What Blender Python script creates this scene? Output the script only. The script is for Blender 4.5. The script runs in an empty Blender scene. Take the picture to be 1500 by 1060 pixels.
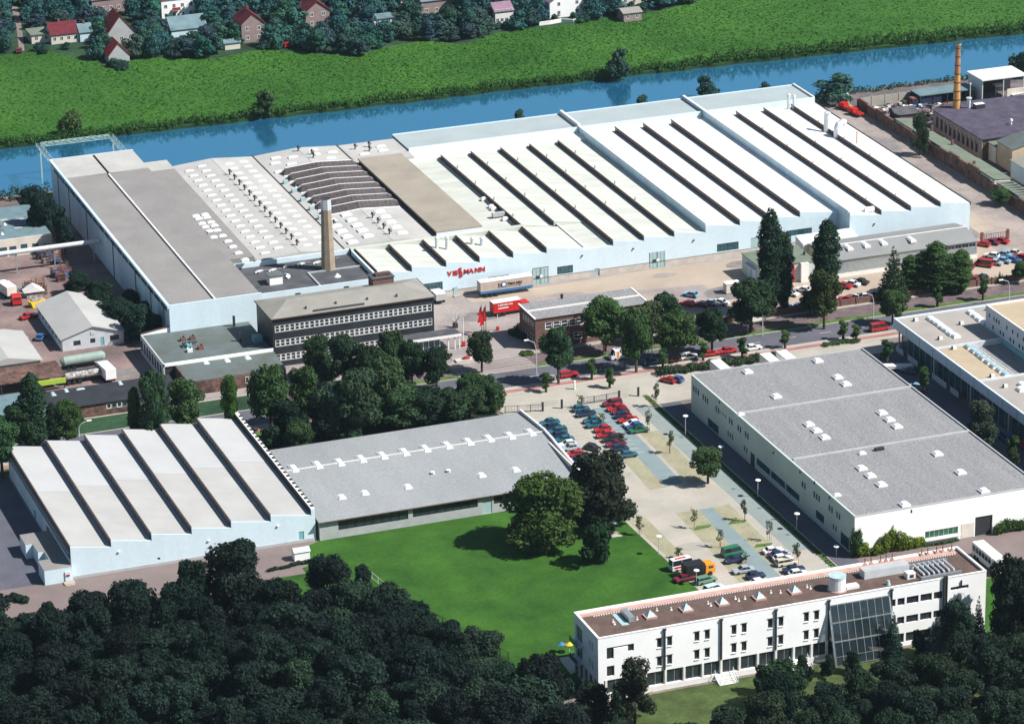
import bpy, bmesh, math, random
import numpy as np
from math import sin, cos, tan, radians, pi, sqrt, atan2
rnd = random.Random(7)
scn = bpy.context.scene
C = scn.collection
D = bpy.data
# ---------------------------------------------------------------- camera
FPX, PITCH, YAW, ROLL, CAMH = 5248.0, radians(21.07), radians(70.35), radians(-1.055), 295.0
_F = np.array([cos(YAW), sin(YAW), 0.0]); _R = np.array([sin(YAW), -cos(YAW), 0.0]); _Z = np.array([0, 0, 1.0])
_D = _F*cos(PITCH) - _Z*sin(PITCH); _U = _F*sin(PITCH) + _Z*cos(PITCH)
_R2 = _R*cos(ROLL) + _U*sin(ROLL); _U2 = -_R*sin(ROLL) + _U*cos(ROLL)
cam = D.cameras.new('camera'); camo = D.objects.new('camera', cam); C.objects.link(camo)
import mathutils
camo.matrix_world = mathutils.Matrix([[_R2[0], _U2[0], -_D[0], 0], [_R2[1], _U2[1], -_D[1], 0], [_R2[2], _U2[2], -_D[2], CAMH], [0, 0, 0, 1]])
cam.sensor_width = 36.0; cam.lens = 36.0*FPX/1500.0; cam.clip_start = 5; cam.clip_end = 12000
scn.camera = camo

def P(u, v, z=0.0):
    """ground position (metres) seen at a point of the survey photo, at height z"""
    d = _D*FPX + _R2*(u-750) + _U2*(530-v); t = (z-CAMH)/d[2]
    return d[0]*t, d[1]*t
def Hat(u, vb, vt, z0=0.0):
    """height of a thing standing at (u, vb) whose top shows at row vt"""
    x, y = P(u, vb, z0); lo, hi = z0, z0+80
    for _ in range(24):
        m = (lo+hi)/2; q = np.array([x, y, m-CAMH]); v = 530-FPX*(q@_U2)/(q@_D)
        if v > vt: lo = m
        else: hi = m
    return lo-z0
# ---------------------------------------------------------------- sky, sun, exposure
SUN_EL, SUN_AZ = radians(46.5), atan2(-0.56, 0.83)
w = D.worlds.new('World'); scn.world = w; w.use_nodes = True
nt = w.node_tree; bg = nt.nodes['Background']; sky = nt.nodes.new('ShaderNodeTexSky')
sky.sky_type = 'NISHITA'; sky.sun_disc = False; sky.sun_elevation = SUN_EL
sky.sun_rotation = radians(90)-SUN_AZ; sky.altitude = 100; sky.air_density = 1.2; sky.dust_density = 0.6; sky.ozone_density = 2.5
nt.links.new(sky.outputs[0], bg.inputs[0]); bg.inputs[1].default_value = 0.055
sl = D.lights.new('sun', 'SUN'); so = D.objects.new('sun', sl); C.objects.link(so)
sl.energy = 5.0; sl.angle = radians(0.5); sl.color = (1.0, 0.97, 0.93)
sd = mathutils.Vector((cos(SUN_AZ)*cos(SUN_EL), sin(SUN_AZ)*cos(SUN_EL), sin(SUN_EL)))
so.rotation_euler = sd.to_track_quat('Z', 'Y').to_euler(); so.location = (300, 700, 400)
scn.view_settings.view_transform = 'Standard'; scn.view_settings.look = 'None'
scn.view_settings.exposure = 0.58; scn.view_settings.gamma = 1.0; scn.view_settings.use_curve_mapping = False
scn.cycles.max_bounces = 5; scn.cycles.diffuse_bounces = 2; scn.cycles.glossy_bounces = 3; scn.cycles.transmission_bounces = 3
scn.cycles.transparent_max_bounces = 6; scn.cycles.caustics_reflective = False; scn.cycles.caustics_refractive = False
# ---------------------------------------------------------------- materials
M = {}
def mat(name, c, rough=0.8, var=0.12, scale=0.5, c2=None, fine=0.0, fscale=6.0, metal=0.0, spec=0.3, bump=0.0, bscale=4.0, objcol=False, stretch=None, coat=0.0):
    m = D.materials.new(name); m.use_nodes = True; n = m.node_tree.nodes; L = m.node_tree.links; b = n['Principled BSDF']
    b.inputs['Roughness'].default_value = rough; b.inputs['Metallic'].default_value = metal; b.inputs['Specular IOR Level'].default_value = spec
    b.inputs['Coat Weight'].default_value = coat
    geo = n.new('ShaderNodeNewGeometry'); mp = n.new('ShaderNodeMapping'); L.new(geo.outputs['Position'], mp.inputs[0])
    if stretch: mp.inputs['Scale'].default_value = stretch
    nz = n.new('ShaderNodeTexNoise'); nz.inputs['Scale'].default_value = scale; nz.inputs['Detail'].default_value = 5; nz.inputs['Roughness'].default_value = 0.6
    L.new(mp.outputs[0], nz.inputs[0])
    rp = n.new('ShaderNodeValToRGB'); L.new(nz.outputs[0], rp.inputs[0])
    a = [x*(1-var) for x in c]; z = [min(1, x*(1+var)) for x in (c2 or c)]
    rp.color_ramp.elements[0].position = 0.34; rp.color_ramp.elements[1].position = 0.66
    rp.color_ramp.elements[0].color = (*a, 1); rp.color_ramp.elements[1].color = (*z, 1)
    out = rp.outputs[0]
    if fine > 0:
        n2 = n.new('ShaderNodeTexNoise'); n2.inputs['Scale'].default_value = fscale; n2.inputs['Detail'].default_value = 3; L.new(geo.outputs['Position'], n2.inputs[0])
        r2 = n.new('ShaderNodeMapRange'); r2.inputs[1].default_value = 0.3; r2.inputs[2].default_value = 0.7; r2.inputs[3].default_value = 1-fine; r2.inputs[4].default_value = 1+fine
        L.new(n2.outputs[0], r2.inputs[0]); mx = n.new('ShaderNodeMix'); mx.data_type = 'RGBA'; mx.blend_type = 'MULTIPLY'; mx.inputs[0].default_value = 1
        cc = n.new('ShaderNodeCombineColor')
        for i in range(3): L.new(r2.outputs[0], cc.inputs[i])
        L.new(out, mx.inputs[6]); L.new(cc.outputs[0], mx.inputs[7]); out = mx.outputs[2]
    if objcol:
        oi = n.new('ShaderNodeObjectInfo'); mx = n.new('ShaderNodeMix'); mx.data_type = 'RGBA'; mx.blend_type = 'MULTIPLY'; mx.inputs[0].default_value = 1
        L.new(out, mx.inputs[6]); L.new(oi.outputs['Color'], mx.inputs[7]); out = mx.outputs[2]
    L.new(out, b.inputs['Base Color'])
    if bump > 0:
        bn = n.new('ShaderNodeTexNoise'); bn.inputs['Scale'].default_value = bscale; bn.inputs['Detail'].default_value = 3; L.new(geo.outputs['Position'], bn.inputs[0])
        bb = n.new('ShaderNodeBump'); bb.inputs['Strength'].default_value = bump; bb.inputs['Distance'].default_value = 0.3; L.new(bn.outputs[0], bb.inputs['Height']); L.new(bb.outputs[0], b.inputs['Normal'])
    M[name] = m; return m
mat('white_wall', (.92,.92,.90), .7, .03, .3, fine=.03)
mat('paleblue_wall', (.62,.745,.80), .6, .035, .25, fine=.03, fscale=1.2, stretch=(1,1,.12))
mat('bluegrey_wall', (.56,.72,.80), .6, .12, .15, stretch=(1,1,.15))
mat('green_wall', (.50,.58,.53), .7, .06, .2)
mat('plinth', (.52,.47,.42), .9, .12, .6)
mat('roof_white', (.72,.72,.69), .55, .07, .35, fine=.05, stretch=(.25,1,1))
mat('roof_cream', (.50,.515,.46), .7, .10, .35, fine=.06, stretch=(.25,1,1))
mat('roof_river', (.33,.385,.39), .8, .06, .1, fine=.05)
mat('glass_saw', (.11,.115,.13), .3, .35, .9, spec=.5)
mat('band_teal', (.05,.095,.11), .5, .2, .3)
mat('roof_dome', (.42,.41,.385), .8, .10, .12, fine=.08, fscale=3)
mat('roof_grey', (.23,.22,.21), .9, .06, .1, c2=(.245,.232,.22), fine=.12, fscale=2.5)
mat('roof_tan', (.30,.265,.215), .9, .10, .12, fine=.10, fscale=2.5)
mat('roof_beige', (.42,.34,.235), .9, .07, .15, fine=.06)
mat('roof_saw2', (.26,.25,.22), .85, .1, .2, fine=.1)
mat('roof_black', (.028,.030,.036), .85, .25, .3, fine=.15)
mat('roof_green', (.15,.18,.135), .9, .12, .3, fine=.1)
mat('roof_dome2', (.34,.31,.28), .9, .08, .15, fine=.08)
mat('roof_flat', (.265,.28,.285), .88, .05, .1, c2=(.28,.295,.30), fine=.12, fscale=2, stretch=(1,.25,1))
mat('bluegrey_wall2', (.50,.56,.62), .6, .05, .2)
mat('navy_sheet', (.02,.03,.07), .6, .2, 1)
mat('brick_orange', (.42,.20,.10), .85, .2, .6, fine=.15, fscale=3)
mat('lime', (.35,.50,.06), .7, .1, 1)
mat('orange_wood', (.55,.28,.10), .6, .1, 1)
mat('leaf_green', (.10,.22,.05), .8, .1, 1)
mat('roof_bitumen', (.075,.078,.085), .85, .25, .3, fine=.15)
mat('roof_moss', (.12,.135,.115), .9, .2, .2, c2=(.10,.125,.13), fine=.15)
mat('roof_felt', (.235,.235,.24), .9, .08, .5, c2=(.235,.232,.232), fine=.30, fscale=2.2, stretch=(1,.12,1))
mat('roof_sheet', (.235,.24,.235), .75, .08, .1, fine=.06, fscale=3)
mat('roof_saw', (.39,.388,.37), .7, .07, .12, fine=.06)
mat('roof_sawlight', (.43,.435,.43), .6, .05, .12, fine=.04)
mat('roof_purple', (.075,.065,.095), .9, .25, .3, fine=.25, fscale=1.5)
mat('roof_slate', (.13,.20,.22), .8, .15, .4)
mat('roof_red', (.115,.014,.022), .8, .25, .8, fine=.15)
mat('roof_brightred', (.34,.032,.035), .7, .15, .8)
mat('roof_mauve', (.25,.15,.20), .8, .15, .8)
mat('gravel_brown', (.115,.075,.062), .95, .2, .4, fine=.2, fscale=3)
mat('deck_pink', (.48,.30,.25), .9, .15, .6)
mat('cap_white', (.78,.76,.72), .6, .06, .5)
mat('cap_grey', (.42,.43,.43), .7, .08, .5)
mat('dark_trim', (.035,.035,.04), .6, .1, 1)
mat('brown_trim', (.10,.06,.045), .7, .2, 1)
mat('glass_dark', (.030,.038,.045), .12, .3, .8, spec=.6)
mat('glass_teal', (.03,.09,.11), .12, .4, .5, spec=.7)
mat('glass_green', (.03,.13,.07), .15, .5, .9, spec=.6)
mat('glass_brown', (.07,.045,.035), .35, .35, .9, spec=.5)
mat('skylight', (.80,.84,.88), .25, .05, 1, spec=.5)
mat('skylight_glass', (.45,.58,.62), .15, .15, 1, spec=.7)
mat('office_cladding', (.022,.028,.034), .5, .25, .3, spec=.4)
mat('brick', (.155,.085,.07), .9, .15, .8, fine=.2, fscale=5)
mat('brick_dark', (.085,.05,.045), .9, .3, .5, c2=(.14,.08,.06), fine=.35, fscale=1.6)
mat('brick_yellow', (.55,.29,.10), .85, .15, .6, fine=.15, fscale=3)
mat('concrete', (.36,.33,.28), .9, .1, .5, fine=.08)
mat('concrete_tan', (.33,.265,.19), .9, .12, .5)
mat('render_tan', (.50,.40,.27), .9, .1, .4)
mat('render_mauve', (.30,.22,.21), .9, .12, .6)
mat('render_cream', (.66,.60,.52), .9, .08, .4)
mat('steel', (.45,.50,.52), .35, .1, 1, metal=.6)
mat('steel_pale', (.62,.66,.68), .4, .08, 1, metal=.2)
mat('red_paint', (.50,.018,.018), .45, .08, 1)
mat('blue_paint', (.05,.16,.35), .45, .1, 1)
mat('teal_paint', (.18,.42,.45), .6, .1, 1)
mat('monitor_glass', (.055,.048,.052), .4, .3, 1, spec=.4)
mat('tank_green', (.26,.33,.29), .5, .1, .6)
mat('orange_paint', (.75,.28,.02), .45, .1, 1)
mat('yellow_paint', (.75,.50,.03), .45, .1, 1)
mat('white_paint', (.80,.80,.78), .45, .04, 1)
mat('black_paint', (.02,.02,.022), .4, .1, 1)
mat('tan_tarp', (.47,.39,.33), .8, .08, .6)
mat('rust', (.22,.08,.05), .9, .4, 1.5)
mat('scrap', (.30,.28,.27), .7, .6, 1.2, fine=.5, fscale=1.5)
mat('paint', (1,1,1), .3, .03, 1, objcol=True, spec=.5, coat=.5)
mat('car_glass', (.02,.025,.03), .1, .1, 1, spec=.7)
mat('tyre', (.02,.02,.02), .9, .1, 1)
mat('bark', (.07,.055,.04), .95, .3, 2)
# ground covers
mat('ground_soil', (.16,.13,.115), .95, .25, .06, c2=(.20,.17,.15), fine=.15, fscale=1.5)
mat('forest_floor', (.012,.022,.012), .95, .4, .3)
mat('asphalt', (.105,.105,.125), .9, .15, .08, fine=.15, fscale=2)
mat('alley_asphalt', (.10,.10,.125), .9, .12, .15, fine=.18, fscale=3)
mat('yard_paving', (.27,.235,.225), .92, .14, .09, c2=(.31,.27,.25), fine=.12, fscale=1.6)
mat('yard_tan', (.38,.31,.245), .92, .12, .07, fine=.08)
mat('yard_dark', (.085,.085,.10), .92, .3, .12, c2=(.14,.115,.11), fine=.2, fscale=1.5)
mat('yard_brown', (.15,.115,.115), .92, .24, .07, c2=(.22,.155,.14), fine=.16, fscale=1.5)
mat('yard_grey', (.25,.22,.21), .92, .2, .09, c2=(.30,.25,.22), fine=.12, fscale=1.4)
mat('lot_paving', (.36,.34,.285), .92, .07, .12, c2=(.40,.36,.31), fine=.06, fscale=2)
mat('lot_stain', (.33,.315,.27), .92, .08, .3, fine=.08)
mat('asphalt_worn', (.20,.18,.175), .92, .2, .3, fine=.15)
mat('lot_olive', (.30,.28,.185), .95, .12, .25, fine=.12, fscale=2)
mat('lot_teal', (.20,.255,.26), .9, .08, .2, fine=.08)
mat('lot_grey', (.23,.27,.255), .9, .08, .2, fine=.08)
mat('cycle_red', (.33,.15,.14), .9, .15, .3)
mat('kerb', (.45,.42,.37), .9, .1, .5)
mat('tram_bed', (.15,.11,.11), .95, .3, .3, fine=.25, fscale=2)
mat('rail', (.30,.27,.26), .4, .1, 1, metal=.7)
mat('line_paint', (.62,.61,.58), .8, .1, 1)
mat('lawn_olive_shade', (.055,.082,.022), .95, .3, .25, fine=.2, fscale=1.5)  # olive front lawn with its shade mixed into the colour
mat('lawn', (.020,.084,.005), .95, .22, .10, c2=(.032,.098,.008), fine=.16, fscale=1.2)
mat('verge_grass', (.075,.13,.03), .95, .3, .4, fine=.25, fscale=2)
mat('meadow', (.024,.102,.006), .95, .2, .03, c2=(.036,.112,.010), fine=.35, fscale=.8, bump=.6, bscale=.9)
mat('bank_grass', (.012,.035,.012), .95, .3, .5)
mat('village_ground', (.018,.050,.022), .95, .4, .06, fine=.3, fscale=.6)
mat('brown_path', (.19,.15,.14), .95, .12, .12, fine=.1)

def leafmat(name, trans=.25, var=.35):
    m = D.materials.new(name); m.use_nodes = True; n = m.node_tree.nodes; L = m.node_tree.links; b = n['Principled BSDF']
    b.inputs['Roughness'].default_value = .75; b.inputs['Specular IOR Level'].default_value = .2
    oi = n.new('ShaderNodeObjectInfo'); geo = n.new('ShaderNodeNewGeometry')
    nz = n.new('ShaderNodeTexNoise'); nz.inputs['Scale'].default_value = .45; nz.inputs['Detail'].default_value = 4; L.new(geo.outputs['Position'], nz.inputs[0])
    mr = n.new('ShaderNodeMapRange'); mr.inputs[1].default_value = .3; mr.inputs[2].default_value = .7; mr.inputs[3].default_value = 1-var; mr.inputs[4].default_value = 1+var; L.new(nz.outputs[0], mr.inputs[0])
    m2 = n.new('ShaderNodeMapRange'); m2.inputs[3].default_value = .8; m2.inputs[4].default_value = 1.2; L.new(oi.outputs['Random'], m2.inputs[0])
    mu = n.new('ShaderNodeMath'); mu.operation = 'MULTIPLY'; L.new(mr.outputs[0], mu.inputs[0]); L.new(m2.outputs[0], mu.inputs[1])
    vs = n.new('ShaderNodeVectorMath'); vs.operation = 'SCALE'; L.new(oi.outputs['Color'], vs.inputs[0]); L.new(mu.outputs[0], vs.inputs['Scale'])
    L.new(vs.outputs[0], b.inputs['Base Color'])
    tr = n.new('ShaderNodeBsdfTranslucent'); L.new(vs.outputs[0], tr.inputs[0]); ms = n.new('ShaderNodeMixShader'); ms.inputs[0].default_value = trans
    L.new(b.outputs[0], ms.inputs[1]); L.new(tr.outputs[0], ms.inputs[2]); L.new(ms.outputs[0], n['Material Output'].inputs[0]); M[name] = m
leafmat('leaf')
# water
m = D.materials.new('water'); m.use_nodes = True; n = m.node_tree.nodes; L = m.node_tree.links; b = n['Principled BSDF']
b.inputs['Base Color'].default_value = (.02,.215,.44,1); b.inputs['Roughness'].default_value = .6
gl = n.new('ShaderNodeBsdfGlossy'); gl.inputs['Color'].default_value = (.52,.92,1,1); gl.inputs['Roughness'].default_value = .10
ms = n.new('ShaderNodeMixShader'); ms.inputs[0].default_value = .76; L.new(b.outputs[0], ms.inputs[1]); L.new(gl.outputs[0], ms.inputs[2]); L.new(ms.outputs[0], n['Material Output'].inputs[0])
geo = n.new('ShaderNodeNewGeometry'); nz = n.new('ShaderNodeTexNoise'); nz.inputs['Scale'].default_value = 1.2; nz.inputs['Detail'].default_value = 4; L.new(geo.outputs['Position'], nz.inputs[0])
bp = n.new('ShaderNodeBump'); bp.inputs['Strength'].default_value = .03; bp.inputs['Distance'].default_value = .05; L.new(nz.outputs[0], bp.inputs['Height']); L.new(bp.outputs[0], gl.inputs['Normal']); M['water'] = m
# curtain glass: see-through, tinted
m = D.materials.new('curtain_glass'); m.use_nodes = True; n = m.node_tree.nodes; L = m.node_tree.links; b = n['Principled BSDF']
b.inputs['Base Color'].default_value = (.018,.03,.035,1); b.inputs['Roughness'].default_value = .08; b.inputs['Specular IOR Level'].default_value = .8; b.inputs['Alpha'].default_value = .86; M['curtain_glass'] = m
# ---------------------------------------------------------------- mesh helpers
class MB:
    def __init__(s): s.v = []; s.f = []; s.m = []
    def face(s, pts, m=0):
        k = len(s.v); s.v += [tuple(p) for p in pts]; s.f.append(tuple(range(k, k+len(pts)))); s.m.append(m)
    def box(s, x0, x1, y0, y1, z0, z1, m=0, mt=None):
        k = len(s.v); s.v += [(x0,y0,z0),(x1,y0,z0),(x1,y1,z0),(x0,y1,z0),(x0,y0,z1),(x1,y0,z1),(x1,y1,z1),(x0,y1,z1)]
        for i, q in enumerate(((0,3,2,1),(4,5,6,7),(0,1,5,4),(1,2,6,5),(2,3,7,6),(3,0,4,7))):
            s.f.append(tuple(k+j for j in q)); s.m.append(mt if (i == 1 and mt is not None) else m)
        return s
    def prism(s, prof, a, b, axis='y', m=0, mf=None):
        """extrude profile (list of 2-D points, counter-clockwise) along an axis: 'y' -> (x,z), 'x' -> (y,z), 'z' -> (x,y)"""
        k = len(s.v); n = len(prof)
        def mk(p, t): return (p[0], t, p[1]) if axis == 'y' else ((t, p[0], p[1]) if axis == 'x' else (p[0], p[1], t))
        s.v += [mk(p, a) for p in prof] + [mk(p, b) for p in prof]
        s.f.append(tuple(range(k, k+n))); s.m.append(m); s.f.append(tuple(range(k+2*n-1, k+n-1, -1))); s.m.append(m)
        for i in range(n):
            j = (i+1) % n; s.f.append((k+i, k+n+i, k+n+j, k+j)); s.m.append(mf[i] if mf else m)
        return s
    def cyl(s, x, y, z0, z1, r0, r1=None, n=12, m=0, mt=None):
        r1 = r0 if r1 is None else r1; k = len(s.v)
        for z, r in ((z0, r0), (z1, r1)):
            for i in range(n): a = 2*pi*i/n; s.v.append((x+r*cos(a), y+r*sin(a), z))
        for i in range(n): j = (i+1) % n; s.f.append((k+i, k+j, k+n+j, k+n+i)); s.m.append(m)
        s.f.append(tuple(range(k+n, k+2*n))); s.m.append(m if mt is None else mt); s.f.append(tuple(range(k+n-1, k-1, -1))); s.m.append(m)
        return s
    def tube(s, pts, r, n=6, m=0):
        pts = [mathutils.Vector(p) for p in pts]; rr = r if isinstance(r, (list, tuple)) else [r]*len(pts); k0 = len(s.v)
        for i, p in enumerate(pts):
            d = (pts[min(i+1, len(pts)-1)]-pts[max(i-1, 0)]).normalized(); a = d.orthogonal().normalized() if i == 0 else (a-d*a.dot(d)).normalized(); b = d.cross(a)
            for j in range(n): t = 2*pi*j/n; s.v.append(tuple(p+(a*cos(t)+b*sin(t))*rr[i]))
        for i in range(len(pts)-1):
            for j in range(n): q = (j+1) % n; s.f.append((k0+i*n+j, k0+i*n+q, k0+(i+1)*n+q, k0+(i+1)*n+j)); s.m.append(m)
        s.f.append(tuple(range(k0+n-1, k0-1, -1))); s.m.append(m); e = k0+(len(pts)-1)*n; s.f.append(tuple(range(e, e+n))); s.m.append(m)
        return s
    def mesh(s, name, mats, off=(0,0,0)):
        me = D.meshes.new(name); me.from_pydata([(p[0]-off[0], p[1]-off[1], p[2]-off[2]) for p in s.v], [], s.f)
        for q in (mats if isinstance(mats, (list, tuple)) else [mats]): me.materials.append(M[q])
        me.polygons.foreach_set('material_index', s.m); me.update(); return me
def link(name, me, parent=None, loc=(0,0,0), rz=0, scale=None, color=None):
    o = D.objects.new(name, me); C.objects.link(o); o.parent = parent; o.location = loc
    if rz: o.rotation_euler = (0, 0, rz)
    if scale: o.scale = scale
    if color: o.color = (*color, 1)
    return o
class Thing:
    """a top-level thing: an Empty at its base; parts are given in world coordinates unless rot is used"""
    def __init__(s, name, label, cat, loc, group=None, rz=0):
        o = D.objects.new(name, None); C.objects.link(o); o.location = loc; o.rotation_euler = (0, 0, rz); o.empty_display_size = .5
        o['label'] = label; o['category'] = cat
        if group: o['group'] = group
        s.o = o; s.loc = loc
    def part(s, name, mb, mats, parent=None, stuff=False, local=False):
        o = link(name, mb.mesh(name, mats, (0,0,0) if local else s.loc), parent or s.o)
        if stuff: o['kind'] = 'stuff'
        return o
    def inst(s, name, me, wx, wy, wz, rz=0, parent=None, scale=None):
        return link(name, me, parent or s.o, (wx-s.loc[0], wy-s.loc[1], wz-s.loc[2]), rz, scale)
def clip(poly, yk, above):
    out = []
    for i in range(len(poly)):
        a, b = poly[i], poly[(i+1) % len(poly)]; ia = (a[1] >= yk) if above else (a[1] <= yk); ib = (b[1] >= yk) if above else (b[1] <= yk)
        if ia: out.append(a)
        if ia != ib: t = (yk-a[1])/(b[1]-a[1]); out.append((a[0]+t*(b[0]-a[0]), yk))
    return out
def hz(y): return 0.0 if y >= 575 else (-1.2 if y <= 560 else -1.2*(575-y)/15)
def sheet(name, poly, dz, m, kind='structure', bot=None):
    mb = MB()
    for lo, hi in ((575, None), (560, 575), (None, 560)):
        q = list(poly)
        if lo is not None: q = clip(q, lo, True)
        if hi is not None and q: q = clip(q, hi, False)
        if len(q) >= 3:
            ar = sum(q[i][0]*q[(i+1) % len(q)][1]-q[(i+1) % len(q)][0]*q[i][1] for i in range(len(q)))
            if abs(ar) < 1e-6: continue
            if ar < 0: q = q[::-1]
            mb.face([(x, y, hz(y)+dz) for x, y in q])
    o = link(name, mb.mesh(name, m)); o['kind'] = kind; return o
def pts(*l): return [P(*q) for q in l]
def rect(x0, x1, y0, y1): return [(x0,y0),(x1,y0),(x1,y1),(x0,y1)]
def wall_open(mb, axis, c, t, u0, u1, z0, z1, ops, m=0):
    """wall slab with real openings. axis 'y': wall face at y=c, thickness t going +y; axis 'x': face at x=c, thickness +x. ops: (u0,u1,z0,z1)"""
    us = sorted({u0, u1, *[q for o in ops for q in o[:2] if u0 < q < u1]}); zs = sorted({z0, z1, *[q for o in ops for q in o[2:] if z0 < q < z1]})
    for j in range(len(zs)-1):
        run = None
        for i in range(len(us)-1):
            a, b, zc = us[i], us[i+1], (zs[j]+zs[j+1])/2; hole = any(o[0] < (a+b)/2 < o[1] and o[2] < zc < o[3] for o in ops)
            if hole:
                if run: _seg(mb, axis, c, t, run[0], run[1], zs[j], zs[j+1], m); run = None
            else: run = (run[0], b) if run else (a, b)
        if run: _seg(mb, axis, c, t, run[0], run[1], zs[j], zs[j+1], m)
def _seg(mb, axis, c, t, a, b, z0, z1, m):
    if axis == 'y': mb.box(a, b, c, c+t, z0, z1, m)
    else: mb.box(c, c+t, a, b, z0, z1, m)
_wc = {}
def win(T, axis, c, a, b, z0, z1, nx=1, nz=1, frame='white_paint', glass='glass_dark', fw=.07, depth=.12, name='window'):
    """a window (frame mesh + pane child) set at plane c, sharing mesh data between alike windows"""
    W, Hh = round(b-a, 2), round(z1-z0, 2); key = (axis, W, Hh, nx, nz, frame, glass, fw)
    if key not in _wc:
        f = MB(); g = MB()
        def bx(mb, u0, u1, w0, w1, d0, d1):
            mb.box(u0, u1, d0, d1, w0, w1) if axis == 'y' else mb.box(d0, d1, u0, u1, w0, w1)
        bx(f, 0, W, 0, fw, 0, .1); bx(f, 0, W, Hh-fw, Hh, 0, .1); bx(f, 0, fw, fw, Hh-fw, 0, .1); bx(f, W-fw, W, fw, Hh-fw, 0, .1)
        for i in range(1, nx): q = W*i/nx; bx(f, q-fw*.4, q+fw*.4, fw, Hh-fw, .005, .09)
        for i in range(1, nz): q = Hh*i/nz; bx(f, fw, W-fw, q-fw*.4, q+fw*.4, .012, .085)
        bx(g, fw*.5, W-fw*.5, fw*.5, Hh-fw*.5, .05, .07)
        _wc[key] = (f.mesh('window', frame), g.mesh('pane', glass))
    fm, gm = _wc[key]
    x, y = (a, c-depth) if axis == 'y' else (c-depth, a)
    o = T.inst(name, fm, x, y, z0); link('pane', gm, o); return o
# ================================================================ GROUND, RIVER, ROADS
FB, NB = 926.0, 884.0   # far and near river bank lines
_b = random.Random(3)
def bank(y, x0, x1, step, amp):
    r = []; x = x0
    while x < x1: r.append((x, y+_b.uniform(-amp, amp))); x += step
    r.append((x1, y)); return r
nb = [(-600, 880), (120, 878)] + [(150, 881), (170, 885), (186, 887)] + bank(884.2, 190, 500, 7, .5) + [(700, 880), (2200, 860)]
fbk = [(-600, 940), (120, 936)] + [(q[0], q[1] + max(0, (330-q[0])*.018) - max(0, (q[0]-370)*.045)) for q in bank(FB, 150, 520, 5, .6)] + [(700, 915), (2200, 880)]
def fb_at(x):
    for (a, b), (c, d) in zip(fbk, fbk[1:]):
        if a <= x <= c: return b+(d-b)*(x-a)/(c-a)
    return FB
sheet('ground', [(-600, -900), (2200, -900)] + nb[::-1], 0, 'ground_soil')
sheet('far_ground', fbk + [(2200, 7000), (-600, 7000)], 0, 'village_ground')
sheet('river_water', rect(-600, 2200, 860, 960), -.9, 'water')
mb = MB()
for l, s in ((nb, 1), (fbk, -1)):
    for a, b in zip(l, l[1:]):
        q = [(a[0], a[1], 0), (b[0], b[1], 0), (b[0], b[1]+s*.3, -1.2), (a[0], a[1]+s*.3, -1.2)]
        mb.face(q if s < 0 else q[::-1])
o = link('river_bank', mb.mesh('river_bank', 'bank_grass')); o['kind'] = 'structure'
# meadow over the river
top = [(150, 1022), (190, 1018)] + [(203.5, 1016.7), (216.4, 1018), (228.4, 999.7), (231.3, 990.7), (240, 998), (249.8, 994.3), (262, 988), (276.6, 993), (293.6, 979.3), (302, 974), (310.7, 979.7), (324.3, 981.9), (334.3, 973.5), (348, 981.3), (370, 981.6), (386.4, 983.6), (399.9, 983.6), (419.7, 991), (460, 1003), (520, 1015), (600, 1020)]
sheet('meadow', [q for q in fbk if 140 <= q[0] <= 600] + top[::-1], .01, 'meadow')
# works grounds
sheet('west_yard', rect(100, 187, 722, 884) , .01, 'yard_brown')
sheet('works_yard', rect(180, 347, 724.5, 768.5), .014, 'yard_paving')
sheet('worn_paving', [(300, 755), (318, 752), (334, 758), (340, 766), (312, 767), (288, 766), (262, 765), (262, 762)], .02, 'yard_tan')
sheet('car_park_paving', rect(318, 420, 726.5, 757), .018, 'yard_tan')
sheet('side_road', rect(394.6, 413.8, 700, 884), .022, 'yard_grey')
sheet('worn_wheel_track', [(396.5, 760), (402, 762), (403.5, 800), (402, 840), (404, 862), (398, 866), (396, 830), (397.5, 800)], .027, 'yard_tan')
sheet('river_path', rect(187, 414, 868, 884), .006, 'verge_grass')
sheet('scrap_yard', rect(414.2, 520, 740, 883), .01, 'yard_dark')
# street: from the south: pavement, cycle path, kerb, road, verge, tram bed, brown wall
sheet('verge', rect(60, 560, 715.6, 718.2), .03, 'verge_grass')
sheet('west_verge', rect(60, 196, 715.82, 724.4), .05, 'village_ground')
sheet('tram_bed', rect(60, 560, 718.0, 724.4), .035, 'tram_bed')
mb = MB()
for yy in (718.9, 720.3, 721.7, 723.1): mb.box(196, 560, yy-.06, yy+.06, .03, .12)
o = link('tram_rail', mb.mesh('tram_rail', 'rail')); o['kind'] = 'structure'
sheet('road', rect(60, 560, 706.2, 715.6), .03, 'asphalt')
sheet('junction', [(243, 715.5), (262, 715.5), (261, 726), (243, 726)], .042, 'yard_paving')
mb = MB(); mb.box(60, 560, 706.0, 706.2, 0, .14); mb.box(60, 243, 715.6, 715.8, 0, .14); mb.box(262, 560, 715.6, 715.8, 0, .14); mb.box(262, 560, 724.2, 724.5, 0, .2); mb.box(60, 236, 724.2, 724.5, 0, .2)
o = link('kerb', mb.mesh('kerb', 'kerb')); o['kind'] = 'structure'
sheet('pavement', rect(60, 560, 701.6, 706.0), .05, 'lot_paving')
sheet('cycle_path', rect(60, 560, 703.2, 704.8), .06, 'cycle_red')
sheet('street_south_verge', rect(60, 232, 699.5, 703), .07, 'verge_grass')
mb = MB()
for k in range(28): x = 150+k*9.0; mb.box(x, x+3, 710.85, 710.97, .034, .04)
o = link('road_markings', mb.mesh('road_markings', 'line_paint')); o['kind'] = 'structure'
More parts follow.
